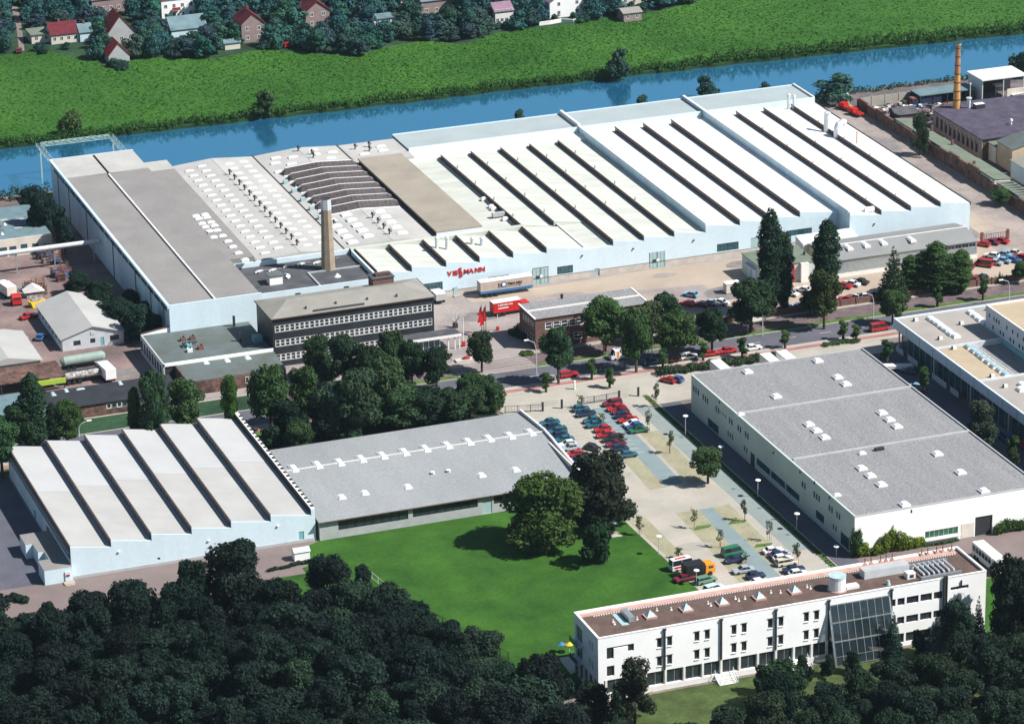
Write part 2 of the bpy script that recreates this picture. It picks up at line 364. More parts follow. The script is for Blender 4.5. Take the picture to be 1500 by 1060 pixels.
# staff car park
sheet('car_park', rect(244.8, 278.0, 588, 702), .012, 'lot_paving')
sheet('gate_forecourt', [(245.2,702),(245.2,684),(278.6,684.2),(324.8,684.2),(341,694.2),(341,702)], .016, 'lot_paving')
sheet('alley', rect(278.8, 283.6, 585, 684), .028, 'alley_asphalt')
sheet('east_alley', rect(324.8, 341, 560, 694), .024, 'alley_asphalt')
sheet('green_strip', rect(277.2, 278.4, 588, 690.5), .024, 'verge_grass')
mb = MB(); mb.box(278.4, 278.6, 588, 684, 0, .14)
o = link('alley_kerb', mb.mesh('alley_kerb', 'kerb')); o['kind'] = 'structure'
sheet('grey_path', rect(272.9, 277.2, 600, 684), .018, 'lot_grey')  # grey paved strip beside the green strip
# parking bays: teal lane with olive bays either side (upper field and lower field)
sheet('teal_lane', [P(868, 598), P(893, 596), P(1000, 706), P(975, 713)], .034, 'lot_teal')
sheet('olive_bays', [P(845, 600), P(868, 598), P(975, 713), P(952, 717)], .03, 'lot_olive')
sheet('olive_bays', [P(937, 634), P(965, 630), P(1037, 702), P(1008, 708)], .03, 'lot_olive')
sheet('teal_lane', [P(1024, 746), P(1044, 743), P(1150, 850), P(1122, 858)], .022, 'lot_teal')
sheet('olive_bays', [P(990, 751), P(1024, 746), P(1122, 858), P(1094, 864)], .02, 'lot_olive')
sheet('olive_bays', [P(1044, 743), P(1068, 738), P(1160, 826), P(1132, 832)], .02, 'lot_olive')
sheet('olive_bays', [P(919, 762), P(946, 758), P(1000, 812), P(985, 822)], .02, 'lot_olive')
for a in (([P(1016, 777), P(1040, 772), P(1042, 768), P(1020, 770)]), ([P(1066, 768), P(1091, 765), P(1094, 761), P(1070, 763)]), ([P(1104, 802), P(1130, 799), P(1132, 794), P(1108, 797)]), ([P(1096, 842), P(1103, 846), P(1110, 836), P(1104, 834)])):
    sheet('planting_bed', a, .03, 'verge_grass')
sheet('paved_step', [P(892, 778), P(902, 776), P(912, 785), P(897, 787)], .03, 'lot_paving')
mb = MB()
def bayline(u, v, L=4.2):
    x, y = P(u, v); mb.box(x, x+L, y-.05, y+.05, .04, .046)
for k in range(13): bayline(806+k*5.0, 617+k*5.3)
for k in range(12): bayline(847+k*6.3, 601+k*5.9)
for k in range(8): bayline(890+k*6.3, 590+k*6.3)
o = link('bay_markings', mb.mesh('bay_markings', 'line_paint')); o['kind'] = 'structure'
_p = random.Random(17)
def blot(cx, cy, rx, ry, m, dz, nm='asphalt_patch'):
    n = 9; sheet(nm, [(cx+cos(2*pi*i/n)*rx*_p.uniform(.7, 1.15), cy+sin(2*pi*i/n)*ry*_p.uniform(.7, 1.15)) for i in range(n)], dz, m)
for i, (cx, cy, rx, ry, m_) in enumerate(((300, 750, 9, 4, 'yard_grey'), (322, 745, 7, 5, 'asphalt_worn'), (312, 762, 3.5, 1.6, 'yard_grey'), (283, 757, 8, 3, 'yard_grey'), (262, 752, 6, 4, 'asphalt_worn'), (252, 745, 5, 6, 'yard_grey'), (333, 762, 5, 3, 'asphalt_worn'), (160, 756, 6, 4, 'brown_path'), (153, 780, 5, 9, 'yard_grey'), (172, 748, 7, 3, 'asphalt_worn'), (160, 812, 9, 6, 'yard_grey'), (178, 820, 5, 9, 'yard_brown'), (404, 790, 3, 9, 'asphalt_worn'), (400, 768, 5, 3, 'yard_tan'), (407, 835, 3, 10, 'asphalt_worn'))):
    blot(cx, cy, rx, ry, m_, .034+.003*i)
for i, (cx, cy, rx, ry) in enumerate(((256, 650, 3, 2), (256, 610, 4, 2), (270, 692, 6, 2), (300, 690, 6, 2), (255, 694, 4, 2), (262, 672, 2, 5))): blot(cx, cy, rx, ry, 'lot_stain', .038+.003*i, 'paving_stain')
# lawns
sheet('lawn', [(183.5, 639.5), (186.6, 641.3), (246.5, 641.3), (247.5, 641), (247.9, 622.5), (248.6, 594), (250, 567), (213.6, 566), (213.4, 562), (196, 562), (189, 585), (183, 606), (179, 622)], .02, 'lawn')
sheet('lawn', [P(398, 843), P(430, 835), P(462, 826), P(520, 832), P(505, 870), P(420, 880)], .012, 'lawn')
sheet('front_lawn', rect(216, 330, 515, 553.6), .02, 'lawn_olive_shade')
sheet('lower_path', rect(60, 179.5, 627, 642), .016, 'brown_path')
sheet('lower_path', rect(100, 135, 640, 700), .014, 'alley_asphalt')
sheet('south_road', [(279, 592.5), (400, 592.5), (400, 574), (293.2, 574), (279, 586)], .014, 'brown_path')
sheet('east_grass', [(293.4, 574), (330, 574), (330, 540), (293.4, 540)], .012, 'lawn')
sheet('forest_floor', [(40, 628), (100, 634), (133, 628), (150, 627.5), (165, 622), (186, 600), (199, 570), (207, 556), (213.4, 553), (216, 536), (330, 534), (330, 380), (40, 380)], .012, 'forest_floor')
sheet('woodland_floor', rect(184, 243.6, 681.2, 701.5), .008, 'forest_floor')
sheet('woodland_floor', rect(60, 183, 699.2, 702), .008, 'verge_grass')
sheet('village_lane', [P(28, 75), P(36, 75), P(32, 40), P(24, 0), P(18, -60), P(4, -60), P(14, 0), P(24, 40)], .02, 'brown_path')
# ================================================================ MAIN FACTORY
def sky(T, x, y, z, w, l, h=.35, meshes={}, name='skylight', m='skylight', curb='cap_white', rz=0):
    k = (w, l, h, m, curb)
    if k not in meshes:
        mb = MB(); mb.box(-w/2, w/2, -l/2, l/2, -.3, h*.5, 0); a, b = w/2*.92, l/2*.92; c, d = w/2*.55, l/2*.7
        B_ = [(-a,-b,h*.5), (a,-b,h*.5), (a,b,h*.5), (-a,b,h*.5)]; T_ = [(-c,-d,h), (c,-d,h), (c,d,h), (-c,d,h)]
        mb.face(T_, 1)
        for i in range(4): j = (i+1) % 4; mb.face([B_[i], B_[j], T_[j], T_[i]], 1)
        meshes[k] = mb.mesh(name, [curb, m])
    return T.inst(name, meshes[k], x, y, z, rz)
def sawtooth(T, ridges, y0, y1, zv, zp, mroof, x_start=None, tick=2.2, side='roof_panel', gl='glass_brown', curb=True, bars='brown_trim'):
    """bays between successive ridge x positions; the glazed face looks to -x, the roof falls to +x"""
    for i in range(len(ridges)-1):
        a, b = ridges[i], ridges[i+1]; mb = MB(); mb.prism([(a, zv-.6), (b, zv-.6), (b, zv), (a, zp)], y0, y1, 'y')
        T.part(side, mb, mroof)
        if x_start is not None and i == 0 and not x_start: continue
        g = MB(); g.box(a-.06, a-.003, y0+.15, y1-.15, zv+.18, zp-.12); gp = T.part('north_light', g, gl)
        f = MB(); f.box(a-.16, a+.10, y0-.02, y1+.02, zp-.11, zp+.07)
        y = y0+tick
        while y < y1-1: f.box(a-.13, a-.062, y-.07, y+.07, zv+.18, zp-.11, 1); y += tick
        o = link('glazing_bars', f.mesh('glazing_bars', ['brown_trim', bars], T.loc), gp); o['kind'] = 'stuff'
        if curb:
            f = MB(); f.box(a-.5, a-.165, y0, y1, zv-.1, zv+.14); T.part('gutter', f, 'cap_grey')
ZV, ZP, YF, YB = 7.6, 8.9, 768.0, 849.0
T = Thing('factory_hall', 'long white factory hall with saw-tooth roofs and red letters on its pale blue front', 'factory', (239.5, YF, 0))
F = [240.6, 249.3, 258.0, 266.5, 275.1, 283.7, 293.3]
S1 = [284.4, 292.7, 301.0]; S1L = [301.0, 309.1, 317.1, 325.38]
# front block (small saw-teeth), y 768..784
ops = [(251.7,256.9,1.7,4.1), (279.9,284.1,0,4.2), (286.3,290.4,1.7,3.7), (296.0,297.3,0,1.9), (310.4,314.6,0,4.1), (328.4,334.2,1.8,3.8), (347.0,354.0,3.3,4.8), (337.5,341.5,1.3,4.2), (268.5,273.8,3.1,3.5), (276.5,277.4,2.9,3.3)]
mb = MB(); wall_open(mb, 'y', YF, .3, 239.5, 362, 1.5, ZV-.4, [o for o in ops]); T.part('street_wall', mb, 'paleblue_wall')
mb = MB(); wall_open(mb, 'y', YF-.12, .4, 239.5, 362, 0, 1.48, [o for o in ops if o[2] < 1.4]); T.part('plinth', mb, 'plinth')
mb = MB(); mb.box(239.6, 361.5, YF+.32, YF+.5, 0, 7); T.part('inner_wall', mb, 'dark_trim')
mb = MB()
for r in (F, None):
    if r:
        for a, b in zip(r, r[1:]): mb.prism([(a, ZV-.4), (b, ZV-.4), (b, ZV-.02), (a, ZP-.05)], YF, YF+.3, 'y')
for a, b in zip(S1L, S1L[1:]): mb.prism([(a, ZV-.41), (b, ZV-.41), (b, ZV-.32), (a, ZP-.45)], YF, YF+.3, 'y')
S2 = [325.4, 334.6, 342.7, 350.8, 361.9]
for a, b in zip(S2, S2[1:]): mb.prism([(a, ZV-.41), (b, ZV-.41), (b, ZV+.32), (a, ZP+.3)], YF, YF+.3, 'y')
T.part('gable_wall', mb, 'paleblue_wall')
sawtooth(T, F, YF+.3, 785.5, ZV, ZP, 'roof_cream')
mb = MB(); mb.box(239.6, 284.6, 785.5, 787.0, 5, 8.9); T.part('cross_wall', mb, 'roof_cream')
# S1 main, S2, S3
sawtooth(T, S1, 787.1, YB, ZV-.3, ZP-.4, 'roof_cream')
sawtooth(T, S1L, YF+.31, YB, ZV-.3, ZP-.4, 'roof_cream')
mb = MB(); mb.box(293.6, 300.8, YF+.31, 787.0, 5, 7.23); mb.box(293.3, 293.59, YF+.31, 787.0, 5, 7.9, 1); T.part('plain_roof_bay', mb, ['roof_cream', 'cap_white'])
mb = MB(); mb.box(325.4, 325.7, YF+.32, 868.4, 4, 9.6); mb.box(325.25, 325.95, YF+.32, 868.4, 9.601, 9.75, 1); T.part('fire_wall', mb, ['bluegrey_wall', 'cap_white'])
S2b = [325.72, 334.6, 342.7, 350.8, 361.2]
sawtooth(T, S2b, YF+.32, 852.0, ZV+.35, ZP+.35, 'roof_white', x_start=False)
mb = MB(); mb.box(361.2, 361.5, 762.4, 868.9, 4, 9.9); mb.box(361.1, 361.75, 762.4, 868.9, 9.901, 10.05, 1); T.part('fire_wall', mb, ['bluegrey_wall', 'cap_white'])
S3 = [361.75, 370.2, 378.3, 386.5, 394.5]
sawtooth(T, S3, 762.3, 853.0, 7.8, 8.95, 'roof_white', x_start=False)
mb = MB(); wall_open(mb, 'y', 762, .3, 361.8, 394.6, 0, 7.2, []); 
for a, b in zip(S3, S3[1:]): mb.prism([(a, 7.2), (b, 7.2), (b, 7.78), (a, 8.9)], 762, 762.3, 'y')
mb.box(361.501, 361.8, 762.0, 767.9, 0, 9.6); mb.box(394.3, 394.6, 762.3, 870, 0, 7.3); T.part('east_wall', mb, 'paleblue_wall')
mb = MB(); mb.box(394.5, 394.8, 762.0, 868, 7.3, 7.95); T.part('gutter', mb, 'dark_trim')
# back range along the river
for a, b in ((277.6, 325.2), (325.8, 361.0), (361.6, 394.4)):
    mb = MB(); mb.box(a, b, 855.4, 868.6, 0, 9.1); mb.box(a, b, 854.9, 855.39, 6, 9.4, 1); mb.box(a, b, 868.61, 868.9, 0, 9.3, 1); T.part('river_range', mb, ['roof_river', 'paleblue_wall'])
mb = MB(); mb.box(274, 394.4, YB, 854.8, 0, 7.9); T.part('valley_roof', mb, 'roof_white')
mb = MB(); mb.prism([(394.0, 9.0), (394.4, 9.0), (394.4, 9.6), (394.0, 9.6)], 855, 868.8); mb.prism([(325.2, 9.1), (325.9, 9.1), (325.9, 10.2), (325.2, 10.2)], 855, 868.8); T.part('parapet', mb, 'cap_white')
# sheet below brown block
mb = MB(); mb.box(273.95, 283.9, 787.1, 848.9, 0, 7.2); T.part('low_roof', mb, 'roof_cream')
mb = MB(); mb.box(262.3, 273.7, 787.2, 850.0, 0, 9.6); mb.box(262.0, 273.9, 786.9, 850.3, 9.601, 10.0, 1); mb.box(262.0, 273.9, 786.85, 787.19, 5, 9.59, 2); T.part('brown_roof_block', mb, ['brown_trim', 'roof_tan', 'paleblue_wall'])
for k in range(14):
    y = 788.5+k*4.3; win(T, 'x', 262.25, y, y+3.2, 7.6, 8.4, 2, 1, 'cap_grey', 'glass_teal', depth=.1)
# doors and windows in the street front
def bigdoor(x0, x1, z1):
    mb = MB(); xm = (x0+x1)/2
    for a, b in ((x0, xm-.05), (xm+.05, x1)): mb.box(a, b, YF-.05, YF+.1, .05, z1); mb.box(a+.05, a+.18, YF-.11, YF-.051, .05, z1-.05); mb.box(b-.18, b-.05, YF-.11, YF-.051, .05, z1-.05); mb.box((a+b)/2-.06, (a+b)/2+.06, YF-.10, YF-.052, .05, z1-.05)
    o = T.part('gate', mb, 'teal_grey'); mb = MB(); mb.box(xm-1.2, xm-.4, YF-.16, YF-.115, 1.4, 2.2); mb.box(xm-.2, xm+.5, YF-.16, YF-.115, 1.5, 2.3, 1); o2 = link('pane', mb.mesh('pane', ['glass_dark', 'white_paint'], T.loc), o)
mat('teal_grey', (.36,.50,.50), .5, .06, .6)
bigdoor(279.95, 284.05, 4.0); bigdoor(310.5, 314.5, 4.1)
for a, b, z0, z1, nx in ((251.7,256.9,1.7,4.1,6), (286.3,290.4,1.7,3.7,4), (328.4,334.2,1.8,3.8,6), (347.0,354.0,3.3,4.8,6), (268.5,273.8,3.1,3.5,3), (276.5,277.4,2.9,3.3,1)):
    win(T, 'y', YF, a, b, z0, z1, nx, 1, 'dark_trim', 'glass_teal', depth=-.08)
mb = MB(); mb.box(337.6, 341.4, YF+.1, YF+.2, 0, 4.1); mb.box(296.1, 297.2, YF+.1, YF+.2, 0, 1.9); T.part('door', mb, 'teal_grey')
mb = MB(); mb.box(259.4, 261, YF-1.2, YF-.13, 0, .25); mb.box(259.6, 260.6, YF-.2, YF-.13, .25, 2.3, 1); T.part('door', mb, ['concrete', 'teal_grey'])
mb = MB()
for u, v in ((869, 383), (1085, 357), (803, 399)): pass
for x in (262.5, 292.6, 306, 322, 345, 368): mb.box(x, x+.35, YF-.3 if x < 361 else 761.7, YF-.02 if x < 361 else 761.98, 5.6, 5.9)
T.part('wall_lamp', mb, 'dark_trim')
mb = MB(); mb.box(239.4, 361.6, YF-.16, YF-.125, 1.5, 1.58); T.part('flashing', mb, 'brown_trim')
# lettering
def letters(T, txt, x, y, z, size, mt, name='letter', rot=(pi/2, 0, 0), track=1.0, sx=1.0, ext=.06, big=None, parent=None, dirv=(1, 0)):
    cur = 0.0
    for i, ch in enumerate(txt):
        if ch == ' ': cur += size*.4; continue
        cu = D.curves.new('letter', 'FONT'); cu.body = ch; s = size*(big.get(i, (1, 0))[0] if big else 1); cu.size = s; cu.extrude = ext; cu.offset = size*.035
        ob = D.objects.new('letter', cu); C.objects.link(ob); bpy.context.view_layer.update(); dg = bpy.context.evaluated_depsgraph_get()
        me = D.meshes.new_from_object(ob.evaluated_get(dg)); wd = ob.dimensions.x; C.objects.unlink(ob); D.objects.remove(ob)
        me.materials.clear(); me.materials.append(M[mt]); o = D.objects.new(name, me); C.objects.link(o); o.parent = parent or T.o
        dz = (big.get(i, (1, 0))[1]*size if big else 0)
        o.location = (x+dirv[0]*cur-T.loc[0], y+dirv[1]*cur-T.loc[1], z+dz-T.loc[2]); o.rotation_euler = rot; o.scale = (sx, 1, 1)
        cur += wd*sx*track+size*.09
    return cur
wl = letters(T, 'VIE', 258.2, YF-.08, 5.3, 1.55, 'red_paint', sx=1.1)
letters(T, 'S', 260.95, YF-.08, 5.75, 1.7, 'red_paint', sx=1.15); letters(T, 'S', 261.15, YF-.10, 4.62, 1.7, 'red_paint', sx=1.15)
letters(T, 'MANN', 262.35, YF-.08, 5.3, 1.55, 'red_paint', sx=1.1)
# roof vents on S1..S3 and flues
def flue(T, x, y, z, h, r, m='steel_pale', cap=True, name='flue'):
    mb = MB(); mb.cyl(x, y, z, z+h, r, r, 12)
    if cap: mb.cyl(x, y, z+h+.1, z+h+.5, r*1.3, r*.3, 12); mb.cyl(x, y, z+h-.1, z+h+.12, r*.5, r*.5, 8)
    return T.part(name, mb, m)
for u, v, zz, h, r in ((640, 366, 8.2, 3.0, .45), (655, 366, 8.2, 3.0, .45), (692, 360, 8.2, 1.8, .5), (706, 360, 8.2, 1.8, .5), (1155, 158, 8.3, 3.6, .45), (1163, 158, 8.3, 3.2, .4), (1211, 192, 8.2, 5.0, .8)):
    x, y = P(u, v, zz); flue(T, x, y, zz-.5, h+.5, r)
x, y = P(1226, 200, 8.2); mb = MB(); mb.tube([(x, y, 7.8), (x, y, 10.3), (x+.5, y+.3, 11.3), (x+1.8, y+.5, 11.9), (x+2.4, y+.5, 11.5)], .95, 12); T.part('exhaust_duct', mb, 'steel_pale')
x, y = P(1255, 213, 8.2); mb = MB(); mb.cyl(x, y, 7.8, 12, .18, .18, 8); T.part('mast', mb, 'brick_yellow')
mb = MB()
for i in range(26):
    y = 765+i*3.4; mb.cyl(361.75+.9, y, 8.6, 9.15, .16, .16, 6)
for i in range(20):
    y = 770+i*4.0; mb.cyl(326.6, y, 8.9, 9.5, .16, .16, 6)
for r in S3[1:-1]+S2b[1:-1]:
    for i in range(5): y = 772+i*16; mb.cyl(r+.5, y, 8.6, 9.3, .2, .2, 6)
for r in S1[:-1]+S1L[:-1]:
    for i in range(4): y = 795+i*14; mb.cyl(r+.5, y, 8.4, 9.2, .2, .2, 6)
o = T.part('roof_vents', mb, 'cap_grey', stuff=True)
x, y = P(1273, 309, 8.3); mb = MB(); mb.box(x-1.3, x+1.3, y-.5, y+.5, 8.3, 9.1); mb.prism([(y-.5, 9.1), (y+.5, 9.1), (y, 9.45)], x-1.3, x+1.3, 'x'); T.part('roof_hatch', mb, 'cap_white')
for u, v in ((709, 291), (720, 302), (723, 305), (740, 320)):
    x, y = P(u, v, 7.7); sky(T, x, y, 7.6, 1.6, 1.2, .5)
x, y = P(730, 316, 7.7); mb = MB(); mb.box(x-1.6, x+1.6, y-.5, y+.5, 7.6, 8.6, 0); T.part('air_handler', mb, 'cap_grey')
# ---- domed hall (two low gabled bays with many skylights)
T = Thing('domed_hall', 'light grey factory hall roof with rows of white dome skylights and dark ribbed monitors', 'factory', (215.9, 783, 0))
zg = 8.6
def zr(x):
    if x <= 238.4: return zg+.9*(1-abs(x-227.2)/11.2)
    return zg+.9*(1-abs(x-250.6)/12.2)
y0A, y0B, yb = 787.0, 787.0, 867.0
for a, b, y0 in ((216.0, 227.2, y0A), (227.2, 238.4, y0A), (238.4, 250.6, y0B), (250.6, 262.0, y0B)):
    mb = MB(); mb.prism([(a, 0), (b, 0), (b, zr(b)), (a, zr(a))], y0, yb+.0, 'y'); T.part('roof_slope', mb, 'roof_dome')
mb = MB(); mb.prism([(262.05, 0), (277.5, 0), (277.5, zr(262)), (262.05, zr(262))], 850.4, yb, 'y'); T.part('roof_slope', mb, 'roof_dome')
mb = MB(); mb.box(238.25, 238.55, y0A, yb, zg-.1, zg+.12); mb.box(261.3, 261.7, y0A, yb, zg-.02, zg+.17); mb.box(215.9, 216.2, y0A, yb, zg-.1, zg+.3); T.part('valley_gutter', mb, 'dark_trim')
mb = MB(); mb.box(227.1, 227.3, y0A, yb, zg+.8, zg+.95); mb.box(250.5, 250.7, y0A, yb, zg+.8, zg+.95); mb.box(215.7, 215.89, y0A-.5, yb, zg-.2, zg+.5); T.part('ridge_cap', mb, 'cap_grey')
mb = MB(); mb.box(216.0, 262.0, 867.001, 867.3, 0, 8.7); T.part('river_wall', mb, 'dark_trim')
# skylights: measured columns
for k in range(17):
    y = 791.0+k*4.35
    for x, dy in ((219.6, 0), (223.4, 1.6)):
        if y+dy < 864 : sky(T, x, y+dy, zr(x), 2.3, .75, .34)
    for x, dy in ((230.4, .6), (234.6, 1.9)):
        if y+dy < 864: sky(T, x, y+dy, zr(x), 2.3, .75, .34)
for x, yy in ((242, 858), (245.5, 855), (243.3, 862), (247.4, 860), (253.5, 860), (256.5, 856), (254, 864), (258.5, 861), (241, 851), (266, 857), (271.5, 858), (272, 861.5)): sky(T, x, yy, zr(min(x, 262)), 2.6, 1.1, .4)
for k in range(5):
    for x, dy in ((241.6, 0), (246.2, 2.0), (254.6, 1.0)):
        sky(T, x, 790.5+k*4.4+dy, zr(x), 2.6, 1.9, .45)
# ventilator figures along the ridges
def vent(T, x, y, z, meshes={}):
    if not meshes:
        mb = MB(); mb.cyl(0, 0, -.2, 1.0, .16, .16, 8); mb.cyl(0, 0, 1.0, 1.5, .38, .30, 8); mb.tube([(0,0,.5), (.6,.1,.8), (.6,.1,1.1)], .12, 6); meshes[0] = mb.mesh('ventilator', 'dark_trim')
    return T.inst('ventilator', meshes[0], x, y, z)
for k in range(14): vent(T, 227.9, 792+k*4.6, zg+.85)
for k in range(4): vent(T, 251.2, 791+k*4.5, zg+.85)
for x, y in ((250, 864), (252.5, 860), (252, 857), (265, 862), (268, 859), (269, 862.5)): vent(T, x, y, zr(min(x, 262)))
for k in range(6): 
    mb = MB(); y = 803+k*7.6; mb.box(239.2, 240.4, y, y+1, zr(240), zr(240)+.9); T.part('fan_box', mb, 'teal_grey'); vent(T, 241.2, y+1.6, zr(241))
# dark ribbed roof monitors running across the second bay
for k in range(8):
    yA = 812.5+k*4.95; mb = MB(); bars = MB(); cap = MB(); xs = [241.0+i*1.05 for i in range(20)]
    for a, b in zip(xs, xs[1:]):
        za, zb = zr(a)+.05, zr(b)+.05; ha = 1.35*min(1, (a-240.0)/2.0, (262.2-a)/2.0); hb = 1.35*min(1, (b-240.0)/2.0, (262.2-b)/2.0); ha, hb = max(ha, .05), max(hb, .05)
        mb.face([(a, yA, za), (b, yA, zb), (b, yA+1.7, zb+hb), (a, yA+1.7, za+ha)]); mb.face([(b, yA+3.1, zb), (a, yA+3.1, za), (a, yA+1.7, za+ha), (b, yA+1.7, zb+hb)])
        bars.face([(b-.10, yA-.03, zb+.05), (b+.04, yA-.03, zb+.05), (b+.04, yA+1.68, zb+hb+.05), (b-.10, yA+1.68, zb+hb+.05)])
        cap.face([(a, yA+1.65, za+ha+.06), (b, yA+1.65, zb+hb+.06), (b, yA+2.15, zb+hb-.02+.06), (a, yA+2.15, za+ha-.02+.06)])
        cap.face([(a, yA-.45, za-.03), (b, yA-.45, zb-.03), (b, yA-.02, zb+.06), (a, yA-.02, za+.06)])
    o = T.part('roof_monitor', mb, 'monitor_glass'); 
    b2 = link('glazing_bars', bars.mesh('glazing_bars', 'brown_trim', T.loc), o); b2['kind'] = 'stuff'; link('ridge_cap', cap.mesh('ridge_cap', 'cap_white', T.loc), o)
# ---- boiler house flat roof (dark) between warehouse and small saw-teeth
T = Thing('boiler_house', 'flat dark-roofed block round the octagonal chimney with white arc skylights', 'building', (211, 766, 0))
mb = MB(); mb.box(209.6, 240.0, 766, 786.4, 0, 7.5); mb.box(209.5, 240.1, 765.7, 765.99, 0, 8.1, 1); mb.box(239.6, 240.1, 766, 786.4, 7.501, 8.6, 1); mb.box(209.6, 239.5, 786.41, 786.9, 0, 8.7, 1)
T.part('walls', mb, ['roof_bitumen', 'paleblue_wall'])
mb = MB(); mb.box(225.8, 226.2, 766.1, 777, 7.501, 7.8); mb.box(226.3, 239.5, 776.6, 777, 7.501, 7.78); mb.box(232, 232.3, 777.1, 786.3, 7.501, 7.75); T.part('roof_kerb', mb, 'cap_grey')
def arc(x, y, r, a0, a1, z=7.5, w=.8):
    mb = MB(); n = 10; A = [a0+(a1-a0)*i/n for i in range(n+1)]
    for p, q in zip(A, A[1:]):
        c = [(x+(r+s)*cos(t), y+(r+s)*sin(t)) for t, s in ((p, -w/2), (p, w/2), (q, w/2), (q, -w/2))]
        mb.face([(c[0][0], c[0][1], z+.5), (c[1][0], c[1][1], z+.2), (c[2][0], c[2][1], z+.2), (c[3][0], c[3][1], z+.5)][::1])
        mb.face([(c[1][0], c[1][1], z), (c[1][0], c[1][1], z+.2), (c[2][0], c[2][1], z+.2), (c[2][0], c[2][1], z)]); mb.face([(c[0][0], c[0][1], z), (c[0][0], c[0][1], z+.5), (c[3][0], c[3][1], z+.5), (c[3][0], c[3][1], z)])
    T.part('arc_skylight', mb, 'white_paint')
for u, v in ((385, 399), (405, 397), (426, 391), (447, 388), (470, 386), (489, 382)):
    x, y = P(u, v, 7.6); arc(x, y, 1.5, radians(20), radians(190))
x, y = P(412, 405, 7.6); arc(x, y, 1.8, radians(-60), radians(110))
x, y = P(404, 416, 7.5); mb = MB(); mb.box(x-1.6, x+1.6, y-.5, y+2.4, 7.5, 9.6); mb.box(x-1.8, x+1.8, y-.7, y+2.6, 9.601, 9.8, 1); T.part('lift_head', mb, ['white_wall', 'roof_moss'])
mb = MB(); x, y = P(494, 405, 7.5); mb.cyl(x, y, 7.5, 8.3, .9, .1, 10); T.part('roof_dome', mb, 'cap_white')
for x, z in ((219.5, 5.9), (231.5, 5.9)): win(T, 'y', 765.7, x, x+1.2, z, z+1.2, depth=.1, frame='dark_trim')
cx, cy = P(481, 394, 7.5)
T = Thing('octagonal_chimney', 'tall tan concrete chimney with a pale blue top band rising from the dark flat roof', 'chimney', (cx, cy, 7.5))
hc = Hat(481, 394, 291, 7.5); r0, r1 = 1.75, 1.2
mb = MB(); mb.cyl(cx, cy, 7.5, 7.5+hc*.85, r0, r1+.08, 8); T.part('shaft', mb, 'concrete_tan')
mb = MB(); mb.cyl(cx, cy, 7.5+hc*.85+.01, 7.5+hc, r1+.1, r1+.05, 8, 0, 1); T.part('top_band', mb, ['steel_pale', 'dark_trim'])
# ---- grey warehouse on the left
T = Thing('grey_warehouse', 'big grey-roofed warehouse with pale blue walls at the river end of the works', 'warehouse', (187, 758.5, 0))
Zw = 11.0
mb = MB(); mb.prism([(187.3, 0), (197.9, 0), (197.9, Zw-.25), (187.3, Zw-.1)], 758.8, 877.8, 'y', mf=[0,0,0,0]); T.part('roof_bay', mb, 'roof_grey')
mb = MB(); mb.prism([(198.5, 0), (208.9, 0), (208.9, Zw-.1), (198.5, Zw-.25)], 758.8, 877.8, 'y'); T.part('roof_bay', mb, 'roof_grey')
mb = MB(); mb.box(197.91, 198.25, 758.8, 860, 9, Zw+.15, 0); mb.box(198.251, 198.49, 758.8, 877.8, 9, Zw-.28, 1); T.part('valley_gutter', mb, ['cap_white', 'dark_trim'])
mb = MB(); mb.box(187.31, 197.89, 861, 877.7, Zw-.15, Zw+.02); mb.box(198.51, 208.8, 861, 877.7, Zw-.15, Zw+.04); T.part('new_roof_felt', mb, 'roof_dome')
mb = MB(); mb.box(209.0, 215.7, 787, 869, 0, 9.9); T.part('side_aisle', mb, 'roof_grey')
mb = MB(); mb.box(209.0, 215.7, 861, 868.9, 9.901, 9.96); T.part('new_roof_felt', mb, 'roof_dome')
mb = MB(); mb.box(186.98, 209.2, 758.45, 758.79, 0, Zw+.1); T.part('gable_wall', mb, 'paleblue_wall'); mb = MB(); mb.box(187, 209, 877.81, 878.1, 0, Zw); T.part('gable_wall', mb, 'paleblue_wall')
ops = []
y = 761
while y < 874: ops.append((y, y+5.6, 8.7, 9.7)); y += 6.0
mb = MB(); wall_open(mb, 'x', 187.0, .29, 758.8, 877.8, 0, 10.3, ops); T.part('yard_wall', mb, 'bluegrey_wall')
for o_ in ops: win(T, 'x', 187.0, o_[0], o_[1], o_[2], o_[3], 5, 1, 'dark_trim', 'glass_teal', depth=-.05)
mb = MB(); mb.box(186.6, 187.28, 758.4, 878, 10.301, Zw-.02); T.part('eaves_gutter', mb, 'bluegrey_wall')
for y in (763.5, 775.5, 790, 812, 839, 858, 870):
    mb = MB(); mb.cyl(186.88, y, 0, 10.29, .09, .09, 6); T.part('downpipe', mb, 'dark_trim')
for u, v in ((287, 316), (300, 314), (291, 320), (303, 318), (296, 327), (309, 325), (301, 332), (314, 330), (307, 338), (318, 337), (313, 347), (326, 345), (334, 353), (341, 361), (349, 370), (359, 380)):
    x, y = P(u, v, 10.1); sky(T, x, y, 9.9, 1.9, 1.3, .45)
mb = MB(); mb.cyl(209.3, 806, 9.9, 11, .15); T.part('vent_pipe', mb, 'dark_trim')
